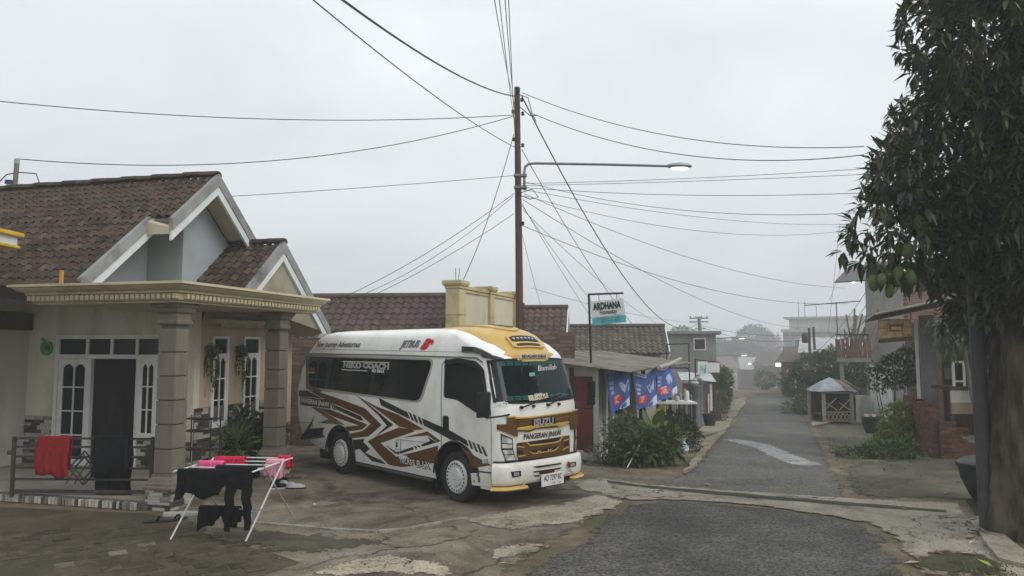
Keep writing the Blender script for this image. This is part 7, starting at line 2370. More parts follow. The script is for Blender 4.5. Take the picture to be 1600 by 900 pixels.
# ---- verge plants, white fence, pots
shrub('shrub', 'bright yellow green bush growing beside the brick wall', 'shrub', (9.509, 17.776, -0.255), [(0, 0, .35, .5, .4, .4), (.1, .25, .7, .4, .35, .4), (-.4, .1, .12, .35, .3, .2)], 2400, .12, .05, M_LEAFY, 51, 4)
shrub('shrub', 'low green weeds at the foot of the yellow bush', 'shrub', (8.133, 15.816, -0.169), [(0, 0, .12, .55, .35, .22), (.4, 0, .18, .3, .3, .25), (-.6, .1, .06, .4, .3, .12)], 1500, .12, .05, M_LEAFM, 52, 3)
shrub('small_tree', 'thin bare limbed tree leaning between white fence and concrete column', 'tree', (10.2, 19.6, -.33), [(.2, 0, 1.9, .5, .5, .45), (-.25, .1, 1.7, .3, .4, .35), (.6, .1, 2.0, .45, .5, .55)], 1700, .12, .055, M_LEAFD, 53, 5, stem_r=.02)
wfn = thing('white_fence', 'white corrugated metal fence panel beside the black pot', 'fence', (0, 0, 0))
A, B = Vector((12.1, 23.0)), Vector((14.4, 29.2))
for k in range(14):
    p, q = A.lerp(B, k / 14), A.lerp(B, (k + .96) / 14)
    n_ = Vector((B.y - A.y, A.x - B.x)).normalized() * (.015 + .012 * (k % 2))
    zb, zt = zg(p.x, p.y) - .05, 1.46 + .1 * k / 14
    MB().prism([(p.x, p.y, zb), (q.x, q.y, zb), (q.x, q.y, zt), (p.x, p.y, zt)], [(p.x - n_.x, p.y - n_.y, zb), (q.x - n_.x, q.y - n_.y, zb), (q.x - n_.x, q.y - n_.y, zt), (p.x - n_.x, p.y - n_.y, zt)]).build('fence_panel', mat('white fence paint', (0.56, 0.57, 0.54), (0.48, 0.48, 0.45), scale=3, rough=.6, dirt=(0.36, 0.34, 0.29), dscale=1.5, stretch=(1, 1, .4)), wfn)
pot((11.19, 22.591, -0.449), .27, .52, POTM[0], 'black pot with pinkish rubble standing by the white fence')
rb = MB()
R = random.Random(6)
for k in range(7):
    x, y = R.uniform(-.15, .15), R.uniform(-.15, .15)
    rb.box(x - .05, x + .05, y - .04, y + .04, .44, .52 + R.uniform(0, .08), Matrix.Rotation(R.uniform(-.5, .5), 4, 'Z'))
ro = rb.build('rubble', mat('pink rubble', (0.42, 0.30, 0.27), (0.5, 0.44, 0.4), scale=9), None)
ro.location = (11.19, 22.591, -0.449)
tag(ro, 'pinkish rubble heaped in the black pot by the white fence', 'rubble', kind='stuff')

# ---- bamboo hut
hut = thing('bamboo_hut', 'little bamboo shelter with blue tarpaulin roof beside the lane', 'hut', (12.05, 27.3, -.62))
M_BAMB = mat('weathered bamboo', (0.24, 0.20, 0.14), (0.33, 0.285, 0.21), scale=5, stretch=(3, 3, .6), rnd=.15)
M_TARP = mat('pale blue tarpaulin', (0.16, 0.18, 0.205), (0.29, 0.315, 0.34), rough=.5, scale=4, dirt=(0.20, 0.20, 0.20), dscale=3)
for (x, y) in ((-.50, -.5), (.52, -.5), (-.62, .5), (.62, .5)):
    MB().tube([(x, y, -.1), (x * 1.02, y, 1.28)], .07, 8).build('post', M_BAMB, hut, smooth=True)
for s in (-1, 1):
    for (a, c) in (((-.45, .55), (-.05, .95)), ((-.45, .80), (-.02, .50)), ((.06, .52), (.46, .92)), ((.06, .78), (.46, .50))):
        MB().tube([(a[0], -.52 * 1, a[1]), (c[0], -.52, c[1])], .022, 6).build('brace', M_BAMB, hut)
    break
for k in range(6):
    x0 = -.42 + k * .15
    MB().tube([(x0, -.53, .12), (x0 + .15, -.53, .42)], .024, 5).build('lattice_bar', M_BAMB, hut)
    MB().tube([(x0 + .15, -.50, .12), (x0, -.50, .42)], .024, 5).build('lattice_bar', M_BAMB, hut)
for z in (.10, .44): MB().tube([(-.55, -.515, z), (.56, -.515, z)], .022, 6).build('rail', M_BAMB, hut)
MB().box(-.5, .5, -.35, .45, .30, .36).build('bench', M_TIMB, hut)
MB().box(-.55, .55, .46, .49, .05, 1.2).build('back_panel', M_TIMB, hut)  # dark panel added so that the hut's inside reads dark
MB().box(.54, .57, -.42, .45, .05, 1.2).build('side_panel', M_TIMB, hut)  # also added for the dark inside
MB().tube([(-.62, -.56, 1.16), (.64, -.56, 1.16)], .045, 6).build('eave_pole', M_BAMB, hut)
rf = MB()
R = random.Random(14)
apx_ = [(-.05, 0, 1.70), (.18, .05, 1.58)]
ring0 = [(-.76, -.66, 1.20), (-.2, -.72, 1.22), (.3, -.70, 1.24), (.76, -.62, 1.18), (.76, 0, 1.22), (.70, .65, 1.2), (0, .7, 1.22), (-.7, .65, 1.2), (-.76, 0, 1.18)]
V = [apx_[0]] + ring0 + [((p[0] + apx_[0][0]) / 2 + R.uniform(-.05, .05), (p[1] + apx_[0][1]) / 2, (p[2] + apx_[0][2]) / 2 + R.uniform(.02, .08)) for p in ring0]
n = len(ring0)
rf.add(V, [(0, 1 + n + i, 1 + n + (i + 1) % n) for i in range(n)] + [(1 + n + i, 1 + i, 1 + (i + 1) % n, 1 + n + (i + 1) % n) for i in range(n)])
rfo = rf.build('roof', M_TARP, hut)
for k in range(9):
    MB().tube([(.25 + R.uniform(-.1, .5), -.68 + .1 * R.random(), 1.24 + R.uniform(0, .05)), (.1 + R.uniform(-.1, .4), -.2, 1.6)], .018, 5).build('thatch_stick', mat('orange brown sticks', (0.20, 0.10, 0.06), (0.28, 0.2, 0.15), scale=8, rnd=.3), rfo)
ag = thing('agave', 'dark spiky agave standing right of the bamboo hut', 'plant', (14.0, 29.5, -.7))
R = random.Random(16)
am = None
for k in range(26):
    a, e = R.uniform(0, 6.28), R.uniform(.3, 1.2)
    l = MB()
    leaf(l, Vector((0, 0, .4)), Vector((cos(a) * cos(e), sin(a) * cos(e), sin(e))), Vector((0, 0, 1)), R.uniform(.8, 1.15), .10, .2, .12)
    l.build('leaf', M_LEAFD, ag)
MB().lathe([(.18, -.1), (.16, .45), (.08, .6)], 10).build('stem', M_BARK, ag, smooth=True)
wb_ = MB().prism([(13.3, 27.6, -.7), (13.75, 27.5, -.7), (13.65, 27.5, .35), (13.3, 27.6, .35)], [(13.3, 28.0, -.7), (13.75, 27.9, -.7), (13.65, 27.9, .35), (13.3, 28.0, .35)]).build('concrete_block', M_WWALL, None)
tag(wb_, 'upright pale concrete block between bamboo hut and agave', 'block')

# ---- tall concrete house with balcony
ch = thing('concrete_house', 'tall unfinished concrete and brick house with wooden balcony', 'house', (14.75, 29.8, -.8), radians(-26))
MB().box(0, 1.35, 0, 5, 0, 6.55).build('concrete_tower', M_CONC, ch)
MB().box(1.352, 5.5, .1, 5, 0, 5.9).build('brick_wing', M_DKWALL, ch)
bgm = mat('plain red brickwork', (0.23, 0.12, 0.085), (0.28, 0.16, 0.12), scale=8, rnd=.2)
gbx = MB().box(-.5, .5, -.5, .5, -.5, .5).build('brick_course', bgm, ch)
gme = gbx.data
bpy.data.objects.remove(gbx)
for k in range(22):
    for j in range(7):
        o = link('brick_course', gme, ch)
        o.location = (1.5 + .32 * j + (.16 if k % 2 else 0), .085, 4.0 + k * .085)
        o.scale = (.31, .04, .075)
MB().box(1.36, 5.6, -.1, 5.1, 5.9, 6.05).build('roof_slab', M_CONC, ch)
MB().prism([(-1.15, -1.2, 5.62), (.1, -1.2, 5.66), (.25, .9, 6.5), (-.6, .9, 6.46)], [(-1.15, -1.2, 5.67), (.1, -1.2, 5.71), (.25, .9, 6.55), (-.6, .9, 6.51)]).build('canopy_sheet', M_GREYV, ch)
for (x, z) in ((-.05, 5.88), (-.45, 5.80)):
    MB().lathe([(.07, 0), (.09, -.05), (.05, -.11), (.01, -.12)], 10, (x, -.8, z - .06)).build('lit_bulb', mat('bright bulb', (1, 1, 1), emit=((1.0, .98, .92), 2.0)), ch, smooth=True)
M_BALC = mat('old balcony boards', (0.10, 0.06, 0.045), (0.16, 0.105, 0.08), scale=4, stretch=(3, 3, .5), rnd=.2)
bal = MB().box(-1.15, .1, -1.6, -.002, 2.42, 2.60).build('balcony', M_CONC, ch)
for k in range(8):
    MB().box(-1.12 + k * .155, -.99 + k * .155, -1.62, -1.59, 2.60, 3.32 + .03 * (k % 3)).build('balcony_board', M_BALC, bal)
for k in range(8):
    MB().box(-1.18, -1.15, -1.55 + k * .19, -1.40 + k * .19, 2.60, 3.35).build('balcony_board', M_BALC, bal)
MB().tube([(-1.16, -1.6, 3.5), (.05, -1.6, 3.5)], .025, 6).build('rail', M_IRON, bal)
for k in range(9): MB().tube([(-1.12 + k * .14, -1.6, 3.3), (-1.12 + k * .14, -1.6, 3.5)], .012, 4).build('baluster', M_IRON, bal)
R = random.Random(19)
for k in range(18):
    x = R.uniform(-.7, .1)
    MB().tube([(x, R.uniform(-1.5, -.9), 2.6), (x + R.uniform(-.3, .7), R.uniform(-.9, -.3), R.uniform(3.3, 4.9))], R.uniform(.03, .06), 5).build('stacked_pole', mat('old grey poles', (0.12, 0.095, 0.07), (0.2, 0.165, 0.13), scale=4, rnd=.3), bal)
MB().tube([(-2.3, -1.4, 4.72), (-.2, -1.2, 4.86)], .02, 5).build('aerial_bar', M_IRON, ch)
MB().tube([(-1.1, -1.4, 3.5), (-1.1, -1.4, 4.82)], .02, 5).build('aerial_mast', M_IRON, ch)
for x in (-1.05, -.1): MB().box(x, x + .15, -1.5, -1.35, 0, 2.42).build('balcony_post', M_CONC, ch)


# ================================================================ DOWN THE LANE, IN THE MIST
def simple_house(name, label, c, w, d, h, roof_h, yaw, wall_m, roof_m, wins=(), door=True, flat=False):
    """small far house: c = ground centre of its front; wins = (x, z, w, h) on the front"""
    t = thing(name, label, 'house', c, yaw)
    MB().box(-w / 2, w / 2, 0, d, -.3, h).build('wall', wall_m, t)
    r = MB()
    o = .3
    if flat:
        r.box(-w / 2 - o, w / 2 + o, -o, d + o, h, h + roof_h)
    else:
        r.prism([(-w / 2 - o, -o, h - .05), (-w / 2 - o, d / 2, h + roof_h), (-w / 2 - o, d + o, h - .05)], [(w / 2 + o, -o, h - .05), (w / 2 + o, d / 2, h + roof_h), (w / 2 + o, d + o, h - .05)])
    r.build('roof', roof_m, t)
    for (x, z, ww, hh) in wins:
        f = MB().box(x - ww / 2, x + ww / 2, -.05, -.005, z, z + hh).build('window', M_FRAMEW, t)
        MB().box(x - ww / 2 + .07, x + ww / 2 - .07, -.07, -.051, z + .07, z + hh - .07).build('pane', M_PANE, f)
    if door: MB().box(w * .2, w * .2 + .85, -.06, -.005, -.1, 2.0).build('door', M_TIMB, t)
    return t


GZ = -1.094
simple_house('far_house', 'grey plastered house with slanting top behind the second utility pole', (9.6, 41.5, -1.0), 4.2, 5, 3.95, .15, radians(-15), M_CONC, M_CONC, ((1.2, 3.0, .7, .7),), False, True)
simple_house('far_house', 'brown house with tin roof at the far bend of the lane', (47, 130, zg(47, 130)), 10.5, 9, 4.4, 2.1, radians(-12), M_BALC, M_TIN, ((-1.5, .9, 1.2, 1.1), (2.2, .9, 1, 1.1)))
simple_house('far_house', 'tan shop front beside the blue gate post', (42.5, 114, zg(42.5, 114)), 8.4, 8, 4.4, 1.9, radians(-35), M_BALC, M_TILE3, ((-1.2, .9, 1.1, 1.1),))
simple_house('far_house', 'dim house with open front below the far trees', (38.5, 141, zg(38.5, 141)), 12.5, 9, 4.7, 2.2, radians(8), M_PLAST, M_TILE3, ((-2.2, .8, 1.2, 1.2), (.2, .8, 1.2, 1.2)))
simple_house('far_house', 'low house half hidden at the left of the bend', (30.5, 127, zg(30.5, 127)), 9, 9, 4.5, 2.4, radians(-20), M_WWALL, M_TILE2, ((.0, .8, 1.3, 1.1),))
bigb = simple_house('far_building', 'large two storey building with long pale roofs in the mist', (51.5, 116, zg(51.5, 116)), 14.6, 16, 10.1, .5, radians(-28), M_CONC, M_TIN, ((-4.5, 7.2, 2.1, 1.7), (-.8, 7.2, 2.1, 1.7), (3.2, 7.2, 2.1, 1.7)), False, True)
MB().box(-6.6, 6.9, 2.6, 15, 10.6, 12.4).build('upper_storey', M_WWALL, bigb)
MB().box(-7.4, 7.7, 1.8, 15.5, 12.4, 12.7).build('upper_roof', M_TIN, bigb)
for x in (-5.2, -4.2, -2.4, 5.7): MB().tube([(x, 4, 12.7), (x, 4, 14.9 + .5 * sin(x))], .07, 5).build('rebar_post', M_GALV, bigb)
simple_house('far_house', 'house with white tin roof beyond the balcony', (20.5, 44, -1.0), 5, 5, 2.9, .9, radians(-25), M_PLAST, M_TIN, ((-1, .9, 1.1, 1.1),), False)
simple_house('far_house', 'plain wall and terrace seen past the white fence', (16.2, 36.5, -.9), 3.4, 3, 1.7, .12, radians(-20), M_WWALL, M_CONC, ((0.2, .7, .8, .6),), False, True)

simple_house('far_house', 'little brown house on the right beyond the green tree', (20.0, 49.0, -1.1), 3.4, 4, 2.3, 1.0, radians(-40), M_RUST, M_TILE3, ((-.9, .8, .8, .9),))
# blue gate post and lit signs
gp = thing('gate_post', 'pale blue gate post with a small light beside the far road', 'gate post', (21.1, 55.0, GZ))
MB().box(-.25, .25, -.2, .2, -.1, 2.6).build('pillar', mat('pale blue paint', (0.20, 0.30, 0.38), (0.26, 0.35, 0.42), scale=3), gp)
MB().box(.5, .95, -.2, .2, -.1, 2.2).build('side_pillar', mat('deep blue paint', (0.06, 0.11, 0.18)), gp)
MB().lathe([(.06, 0), (.08, .06), (.02, .12)], 8, (0, -.28, 1.8)).build('lamp', MATS['bright bulb'], gp)
ls = thing('lit_sign', 'small glowing white sign box at the far end of the lane', 'sign', (21.479, 58, 0.73))
MB().box(-.24, .24, -.06, .06, -.14, .14).build('glowing_panel', mat('lit panel', (0.9, 1, .95), emit=((.9, 1.0, .94), 1.2)), ls)
MB().tube([(0, .08, .1), (0, .1, -3.0)], .04, 6).build('post', M_GALV, ls)

# concrete pole with crossarms and lamp
M_CPOLE = mat('concrete pole', (0.17, 0.165, 0.155), (0.22, 0.215, 0.20), scale=3)
cp = thing('utility_pole', 'concrete pole with double crossarm and lit lamp down the lane', 'utility pole', (13.05, 50, GZ))
H2 = (12.946, 50, 4.272)[2] + 1.094
MB().tube([(.2, 0, -.1), (0, 0, H2)], .17, 8, .12).build('shaft', M_CPOLE, cp, smooth=True)
for z in (H2 - .1, H2 - .35): MB().box(-.68, .62, -.06, .06, z - .04, z + .04).build('crossarm', M_CPOLE, cp)
MB().box(-.3, .45, -.05, .05, H2 - .85, H2 - .78).build('crossarm', M_CPOLE, cp)
for k in range(4): MB().lathe([(.03, 0), (.06, .04), (.03, .1)], 6, (-.6 + k * .38, 0, H2 - .06)).build('insulator', M_BLKPL, cp)
MB().tube([(.15, 0, H2 - 1.55), (1.2, 0, H2 - 1.48), (2.7, 0, H2 - 1.45)], .04, 6).build('lamp_arm', M_GALV, cp)
lamp_head(cp, (2.65, 0, H2 - 1.45), 1.0)
cp2 = thing('utility_pole', 'thin far pole with a lit lamp, second down the lane', 'utility pole', (18.6, 66, GZ))
H3 = (18.505, 66, 2.387)[2] + 1.094
MB().tube([(0, 0, -2), (0, 0, H3)], .14, 8, .1).build('shaft', M_CPOLE, cp2, smooth=True)
MB().tube([(.1, 0, H3 - 1.1), (1.2, 0, H3 - 1.0), (2.4, 0, H3 - .95)], .035, 6).build('lamp_arm', M_GALV, cp2)
lamp_head(cp2, (2.35, 0, H3 - .95), 1.1)
cp3 = thing('street_lamp', 'farthest lit street lamp glowing in the mist', 'street lamp', (24.6, 74, GZ))
H4 = (24.451, 74, 0.436)[2] + 1.094
MB().tube([(.9, 0, -2.5), (.9, 0, H4)], .1, 8, .08).build('shaft', M_CPOLE, cp3, smooth=True)
MB().tube([(.9, 0, H4), (-.1, 0, H4 + .02)], .035, 6).build('lamp_arm', M_GALV, cp3)
MB().lathe([(.05, .05), (.16, 0), (.15, -.08), (.05, -.14)], 10, (-.2, 0, H4)).build('lamp_globe', MATS['bright bulb'], cp3, smooth=True)
for k, (p, top_) in enumerate((((18.222, 44, 1.49), (18.206, 44, 3.365)), ((18.996, 45, 1.473), (18.902, 45, 3.43)))):
    t = thing('timber_pole', ['dark timber pole carrying a transformer above the right hand trees', 'thin dark timber pole right of the transformer pole'][k], 'utility pole', (p[0], p[1], GZ))
    MB().tube([(0, 0, -.1), (top_[0] - p[0], 0, top_[2] + 1.094)], .11, 8, .08).build('shaft', M_TIMB, t, smooth=True)
    if k == 0:
        MB().lathe([(.12, 0), (.2, .1), (.2, .55), (.1, .65)], 10, (-.28, 0, top_[2] + .15)).build('transformer', M_GREYV, t, smooth=True)
cr = thing('utility_pole', 'far pole with a small crossarm left of the big misty building', 'utility pole', (21.9, 58, GZ))
H5 = (21.317, 58, 2.219)[2] + 1.094
MB().tube([(0, 0, -1.5), (0, 0, H5)], .1, 6, .08).build('shaft', M_CPOLE, cr)
MB().box(-.35, .35, -.05, .05, H5 - .1, H5 - .02).build('crossarm', M_CPOLE, cr)

# trees and hedges
tree('tree', 'tall rounded tree above the far bend of the lane', (69.0, 205, zg(69, 205)), 14.5, [(0, 0, 15.2, 5, 5, 4), (3.9, 1, 14.1, 3.9, 4, 3.3), (-3.2, .7, 12.5, 4, 4, 3.3)], 4200, 1.0, .45, M_LEAFD, 81, .2, 'trees at the end of the lane')
tree('tree', 'broad dark tree left of the tall far tree', (52, 177, zg(52, 177)), 8.5, [(0, 0, 9.7, 4.8, 4.2, 3.2), (-4, 1, 8.7, 4, 4, 2.9), (3.7, .4, 10.1, 3.6, 3.6, 3)], 4000, .95, .45, M_LEAFD, 82, .18, 'trees at the end of the lane')
tree('tree', 'smaller tree rising behind the grey plastered house', (37, 156, zg(37, 156)), 8.5, [(0, 0, 10.3, 3.9, 3.9, 3.2), (-3.2, .7, 9.6, 3.2, 3.2, 2.6)], 2600, .95, .45, M_LEAFD, 83, .16, 'trees at the end of the lane')
tree('tree', 'dark mass of foliage closing the end of the lane', (61.5, 183, zg(61.5, 183)), 7, [(0, 0, 8.3, 5.2, 4.4, 3.6), (5.2, .7, 8, 4.4, 4, 3.3), (-4.9, .4, 7.8, 4, 4, 3.2)], 4200, .95, .45, M_LEAFD, 84, .18, 'trees at the end of the lane')
tree('tree', 'spreading green tree above the bamboo hut', (15.6, 36.0, -.95), 1.7, [(-.4, 0, 2.1, 1.2, 1.1, .8), (.8, .2, 2.3, 1.2, 1.1, .8), (-1.2, .2, 1.4, .9, .9, .65), (1.6, 0, 1.7, .9, .9, .8), (.2, -.3, 1.5, 1.0, .8, .6)], 5200, .22, .10, M_LEAFM, 85, .12)
shrub('hedge_bush', 'low weeds at the foot of the tree behind the bamboo hut', 'shrub', (13.6, 33, -.88), [(0, 0, .4, .8, .7, .5), (-.7, .3, .25, .5, .5, .35)], 900, .2, .08, M_LEAFM, 86, 3)
HB = [((9.6, 33.6, -.85), 'leafy climbing bush at the end of the tin shed', [(0, 0, .9, .5, .6, .95), (.3, .5, 1.5, .5, .6, .6)], 1900), ((10.5, 37.0, -.98), 'second leafy bush beyond the tin shed', [(0, 0, .9, .6, .8, .9), (.2, .5, 1.5, .4, .6, .4)], 1500), ((11.6, 41.5, -1.08), 'third bush along the left of the lane', [(0, 0, .7, .7, .9, .7)], 900), ((9.0, 31.4, -.78), 'yellowish bush at the corner of the tin shed', [(0, 0, .5, .35, .4, .5)], 500)]
for k, (p, lb, bl, n_) in enumerate(HB): shrub('hedge_bush', lb, 'shrub', p, bl, n_, .2, .09, M_LEAFM if k != 3 else M_LEAFG, 90 + k, 4, 'bushes left of the lane')
shrub('hedge_bush', 'rounded bush at the right of the lane before the blue gate post', 'shrub', (18.6, 47.5, -1.1), [(0, 0, .6, .8, .8, .7), (.5, .4, .9, .5, .5, .5)], 900, .22, .09, M_LEAFM, 98, 3)
shrub('hedge_bush', 'dark bush on the left where the lane bends away', 'shrub', (13.4, 47.0, -1.1), [(0, 0, .7, .7, .9, .8), (.2, .6, 1.2, .5, .6, .5)], 900, .22, .09, M_LEAFD, 99, 3)
shrub('hedge_bush', 'pale bush in front of the far tan shop', 'shrub', (20.6, 58.5, GZ), [(0, 0, .6, .9, .8, .7)], 700, .25, .1, M_LEAFM, 97, 3)
mb_ = thing('letter_box', 'small dark box on the hedge beside the left footpath', 'box', (11.55, 38.4, -.98))
MB().box(-.14, .14, -.1, .1, .62, .98).build('box', M_TIMB, mb_)
MB().box(-.03, .03, -.03, .03, -.05, .62).build('post', M_TIMB, mb_)


# ================================================================ CABLES
def cable(label, a, b, sag, r=.012, n=22, mid=None):
    A, B = Vector(a), Vector(b)
    pts = []
    for i in range(n + 1):
        t = i / n
        p = A.lerp(B, t)
        p.z -= sag * 4 * t * (1 - t)
        pts.append(p - A)
    o = MB().tube(pts, r * .68, 5).build('overhead_cable', M_BLKPL, None, smooth=True)
    o.location = A
    return tag(o, label, 'cable', 'overhead cables')


PT = lambda z, dx=0.0: (PX + dx, PY - .05, z)
cable('upper cable running left from the tall pole out of the picture', PT(7.98, -.1), (-12.372, 13.5, 7.265), .35, .014)
cable('cable from the tall pole to the small post behind the ridge', PT(7.95, -.1), (-10.015, 14.2, 6.027), .55, .014)
cable('lower thin cable from the tall pole across the house roof', PT(6.45, -.1), (-8.817, 15, 5.272), .05, .010)
cable('thick cable running up and left from the pole top over the camera', PT(8.45, -.05), (-2.067, 6, 5.723), .25, .022)
cable('second cable running up left from the pole below the thick one', PT(7.15, -.05), (-2.406, 7, 6.095), .15, .013)
for k, x in enumerate((768, 776, 785, 794)):
    pass
VX = [(-0.237, 7.5, 6.295), (-0.172, 7.7, 6.403), (-0.095, 7.3, 6.188), (-0.051, 7.9, 6.51)]
VZ = [8.15, 7.6, 7.9, 7.2]
VL = ['leftmost of the four steep cables rising overhead from the pole', 'second of the four steep cables rising overhead from the pole', 'third of the four steep cables rising overhead from the pole', 'rightmost of the four steep cables rising overhead from the pole']
for k in range(4): cable(VL[k], PT(VZ[k], -.06), VX[k], .12, .009)
cable('cable from the pole top to the mango tree, highest on the right', PT(8.55, .1), (6.758, 13.5, 6.079), .45, .013)
cable('second cable from the pole to the mango tree', PT(8.0, .4), (6.752, 13.5, 5.916), .5, .014)
cable('thick cable sagging from the pole to the far concrete pole', PT(8.45, .1), (12.9, 50, H2 + GZ - .5), 2.2, .026)
cable('cable descending from the pole past the homestay sign', PT(7.1, .1), (6.825, 32, 1.703), .6, .014)
cable('nearly level cable right of the lamp arm, upper', PT(6.25, .1), (8.135, 16, 6.281), .05, .009)
cable('nearly level cable right of the lamp arm, lower', PT(6.2, .1), (8.13, 16, 6.148), .03, .009)
cable('cable sloping right below the lamp arm to the mango tree', PT(6.15, .15), (7.605, 15, 5.505), .12, .010)
cable('thin cable from the pole to the concrete house canopy', PT(6.1, .15), (13.867, 29, 7.225), .3, .010)
cable('thin cable falling from the pole to the balcony', PT(6.0, .15), (13.135, 28.2, 4.536), .5, .010)
cable('thin cable from the pole to the fog beyond the hut', PT(5.95, .15), (11.033, 24, 6.109), .45, .009)
cable('low cable from the pole across to the balcony mast', PT(5.2, .12), (13.145, 28, 3.917), .6, .011)
cable('thin cable from the lamp bracket to the upper right of the mango tree', PT(6.3, .15), (7.337, 14, 4.918), .35, .009)
cable('long thin cable from the pole to the far timber poles', PT(5.85, .12), (18.861, 45, 3.39), .9, .012)
cable('thin cable from the pole to the far grey plastered house', PT(5.6, .12), (9.268, 40, 2.91), .4, .010)
cable('thin steep cable from the pole to the shop roof', PT(5.75, .1), (2.995, 24, 2.696), .1, .009)
cable('second thin steep cable from the pole to the tiled roof', PT(5.7, .1), (3.896, 25, 2.492), .15, .009)
cable('thin service cable from the pole to the small maroon roof', PT(5.0, .1), (0.845, 21, 3.43), .05, .008)
cable('cable from the pole down to the yellow parapet corner', PT(7.5, -.1), (-1.15, 16.9, 3.83), .25, .013)
cable('upper service cable fanning left from the pole to the tiled roof', PT(6.0, -.1), (-4.382, 17.5, 3.331), .18, .011)
cable('middle service cable fanning left from the pole to the tiled roof', PT(5.95, -.1), (-4.147, 17.5, 3.331), .30, .009)
cable('lowest service cable fanning left from the pole to the tiled roof', PT(5.5, -.1), (-3.756, 17.5, 3.331), .12, .010)
cable('cable between the far concrete pole and the big misty building', (13.2, 50, H2 + GZ - .6), (18.525, 45, 2.949), .3, .016)
cable('lower cable between the far concrete pole and the timber poles', (13.2, 50, H2 + GZ - .7), (18.516, 45, 2.669), .5, .016)
cable('cable coming in from the left behind the homestay sign', (0.806, 30, 4.681), (12.678, 49, 3.795), .25, .012)
BD = [((17.245, 42, 1.526), (14.859, 29.5, 4.853)), ((17.379, 42, 1.08), (14.951, 29.5, 4.508)), ((17.444, 42, 0.784), (15.304, 29.5, 4.111)), ((18.398, 44, 2.075), (15.453, 29.5, 4.508)), ((19.216, 44, 3.052), (15.098, 29.5, 4.243))]
for k, (a, b) in enumerate(BD): cable(['outermost', 'second', 'third', 'fourth', 'innermost'][k] + ' cable of the bundle rising to the concrete house', a, b, .35 + .15 * k, .016)
cable('steep thin cable hanging down left of the concrete house', (9.758, 20, 6.053), (12.422, 28, 4.017), .1, .008)
cable('thin cable hanging straight down to the balcony mast', (11.086, 24, 6.371), (12.328, 28, 2.768), .05, .008)
for k, (a, b) in enumerate((((4.433, 6.6, 5.749), (4.734, 8, 4.557)), ((4.482, 6.6, 5.749), (4.763, 8, 4.557)), ((4.629, 6.6, 5.749), (4.851, 8, 4.557)))):
    cable(['left', 'middle', 'right'][k] + ' dark cable crossing in front of the mango crown', a, b, .03, .010)
cable('thin cable at the outer edge of the mango crown', (4.65, 7.6, 6.203), (4.733, 8.2, 5.613), .02, .006)


# ================================================================ PORCH GATE, LAUNDRY AND SMALL THINGS
M_GATE = mat('brown gate iron', (0.035, 0.03, 0.027), (0.055, 0.047, 0.042), rough=.7, scale=8)
gt = thing('porch_gate', 'low dark iron gate standing along the porch step', 'gate', (HO[0], HO[1], 0), H_YAW)
G0, G1, GT = (-1.635, 0.827)[0], (0.943, 0.912)[0], 0.0
gA, gB = Vector((-7.223, 10.516, 0.06)), Vector((-5.138, 10.445, 0.119))
gd = (gB - gA)
gl = Vector((gd.x, gd.y, 0)).length
gt.location = (gA.x, gA.y, .10)
gt.rotation_euler = (0, 0, atan2(gd.y, gd.x))
for x in (0, gl - .05): MB().box(x, x + .05, -.02, .02, 0, .86).build('stile', M_GATE, gt, bevel=.004)
for z in (.06, .24, .40, .56, .70, .82): MB().box(.05, gl - .05, -.012, .012, z, z + .028 + (.02 if z in (.06,) else 0)).build('rail', M_GATE, gt)
cx = gl * .52
for r_ in (.20, .13):
    pts = [(cx + r_ * 1.1, -.02, .42), (cx, -.02, .42 + r_ * 1.2), (cx - r_ * 1.1, -.02, .42), (cx, -.02, .42 - r_ * 1.2), (cx + r_ * 1.1, -.02, .42)]
    for a, c in zip(pts, pts[1:]): MB().tube([a, c], .013, 5).build('diamond_bar', M_GATE, gt)
for k in range(3):
    MB().tube([(cx - .25 + k * .12, -.025, .20), (cx + .0 + k * .12, -.025, .62)], .009, 4).build('diamond_bar', M_GATE, gt)
MB().box(-.06, 0, -.02, .02, .60, .66).build('hinge', M_GATE, gt)


def cloth_over(name, label, cat, org, rz, w, front, back, m_, seed, thick=.012, taper=0.0, hem=None):
    """cloth folded over a bar along local x at z = 0"""
    R = random.Random(seed)
    n, rows = 14, []
    prof = [(-.034, -front)] + [(-.034, -front * (1 - k / 9)) for k in range(1, 9)] + [(-.026, .004), (0, .018), (.026, .004)] + [(.034, -back * k / 9) for k in range(1, 10)]
    V = []
    for (y, z_) in prof:
        for i in range(n + 1):
            t, z = i / n, z_
            wv = .012 * sin(t * 11 + seed) * min(1, abs(z) * 4) + .006 * sin(t * 23 + seed * 3)
            x = (t - .5) * w * (1 + taper * z)
            z = z * hem(t) if hem and z < 0 else z
            k_ = min(1, max(0, -z) * 3)
            V.append((x + .02 * k_ * sin(z * 9 + seed), y + (-1 if y < 0 else 1) * abs(wv) * 2.2, z + k_ * (.03 * sin(t * 5 + seed) + .02 * sin(t * 13 + seed * 2) - .03 * abs(2 * t - 1) ** 3)))
    m = MB()
    N = n + 1
    m.add(V, [(j * N + i, j * N + i + 1, (j + 1) * N + i + 1, (j + 1) * N + i) for j in range(len(prof) - 1) for i in range(n)])
    o = m.build(name, m_, None, smooth=True)
    o.location = org
    o.rotation_euler = (0, 0, rz)
    md = o.modifiers.new('thickness', 'SOLIDIFY')
    md.thickness = thick
    return tag(o, label, cat)


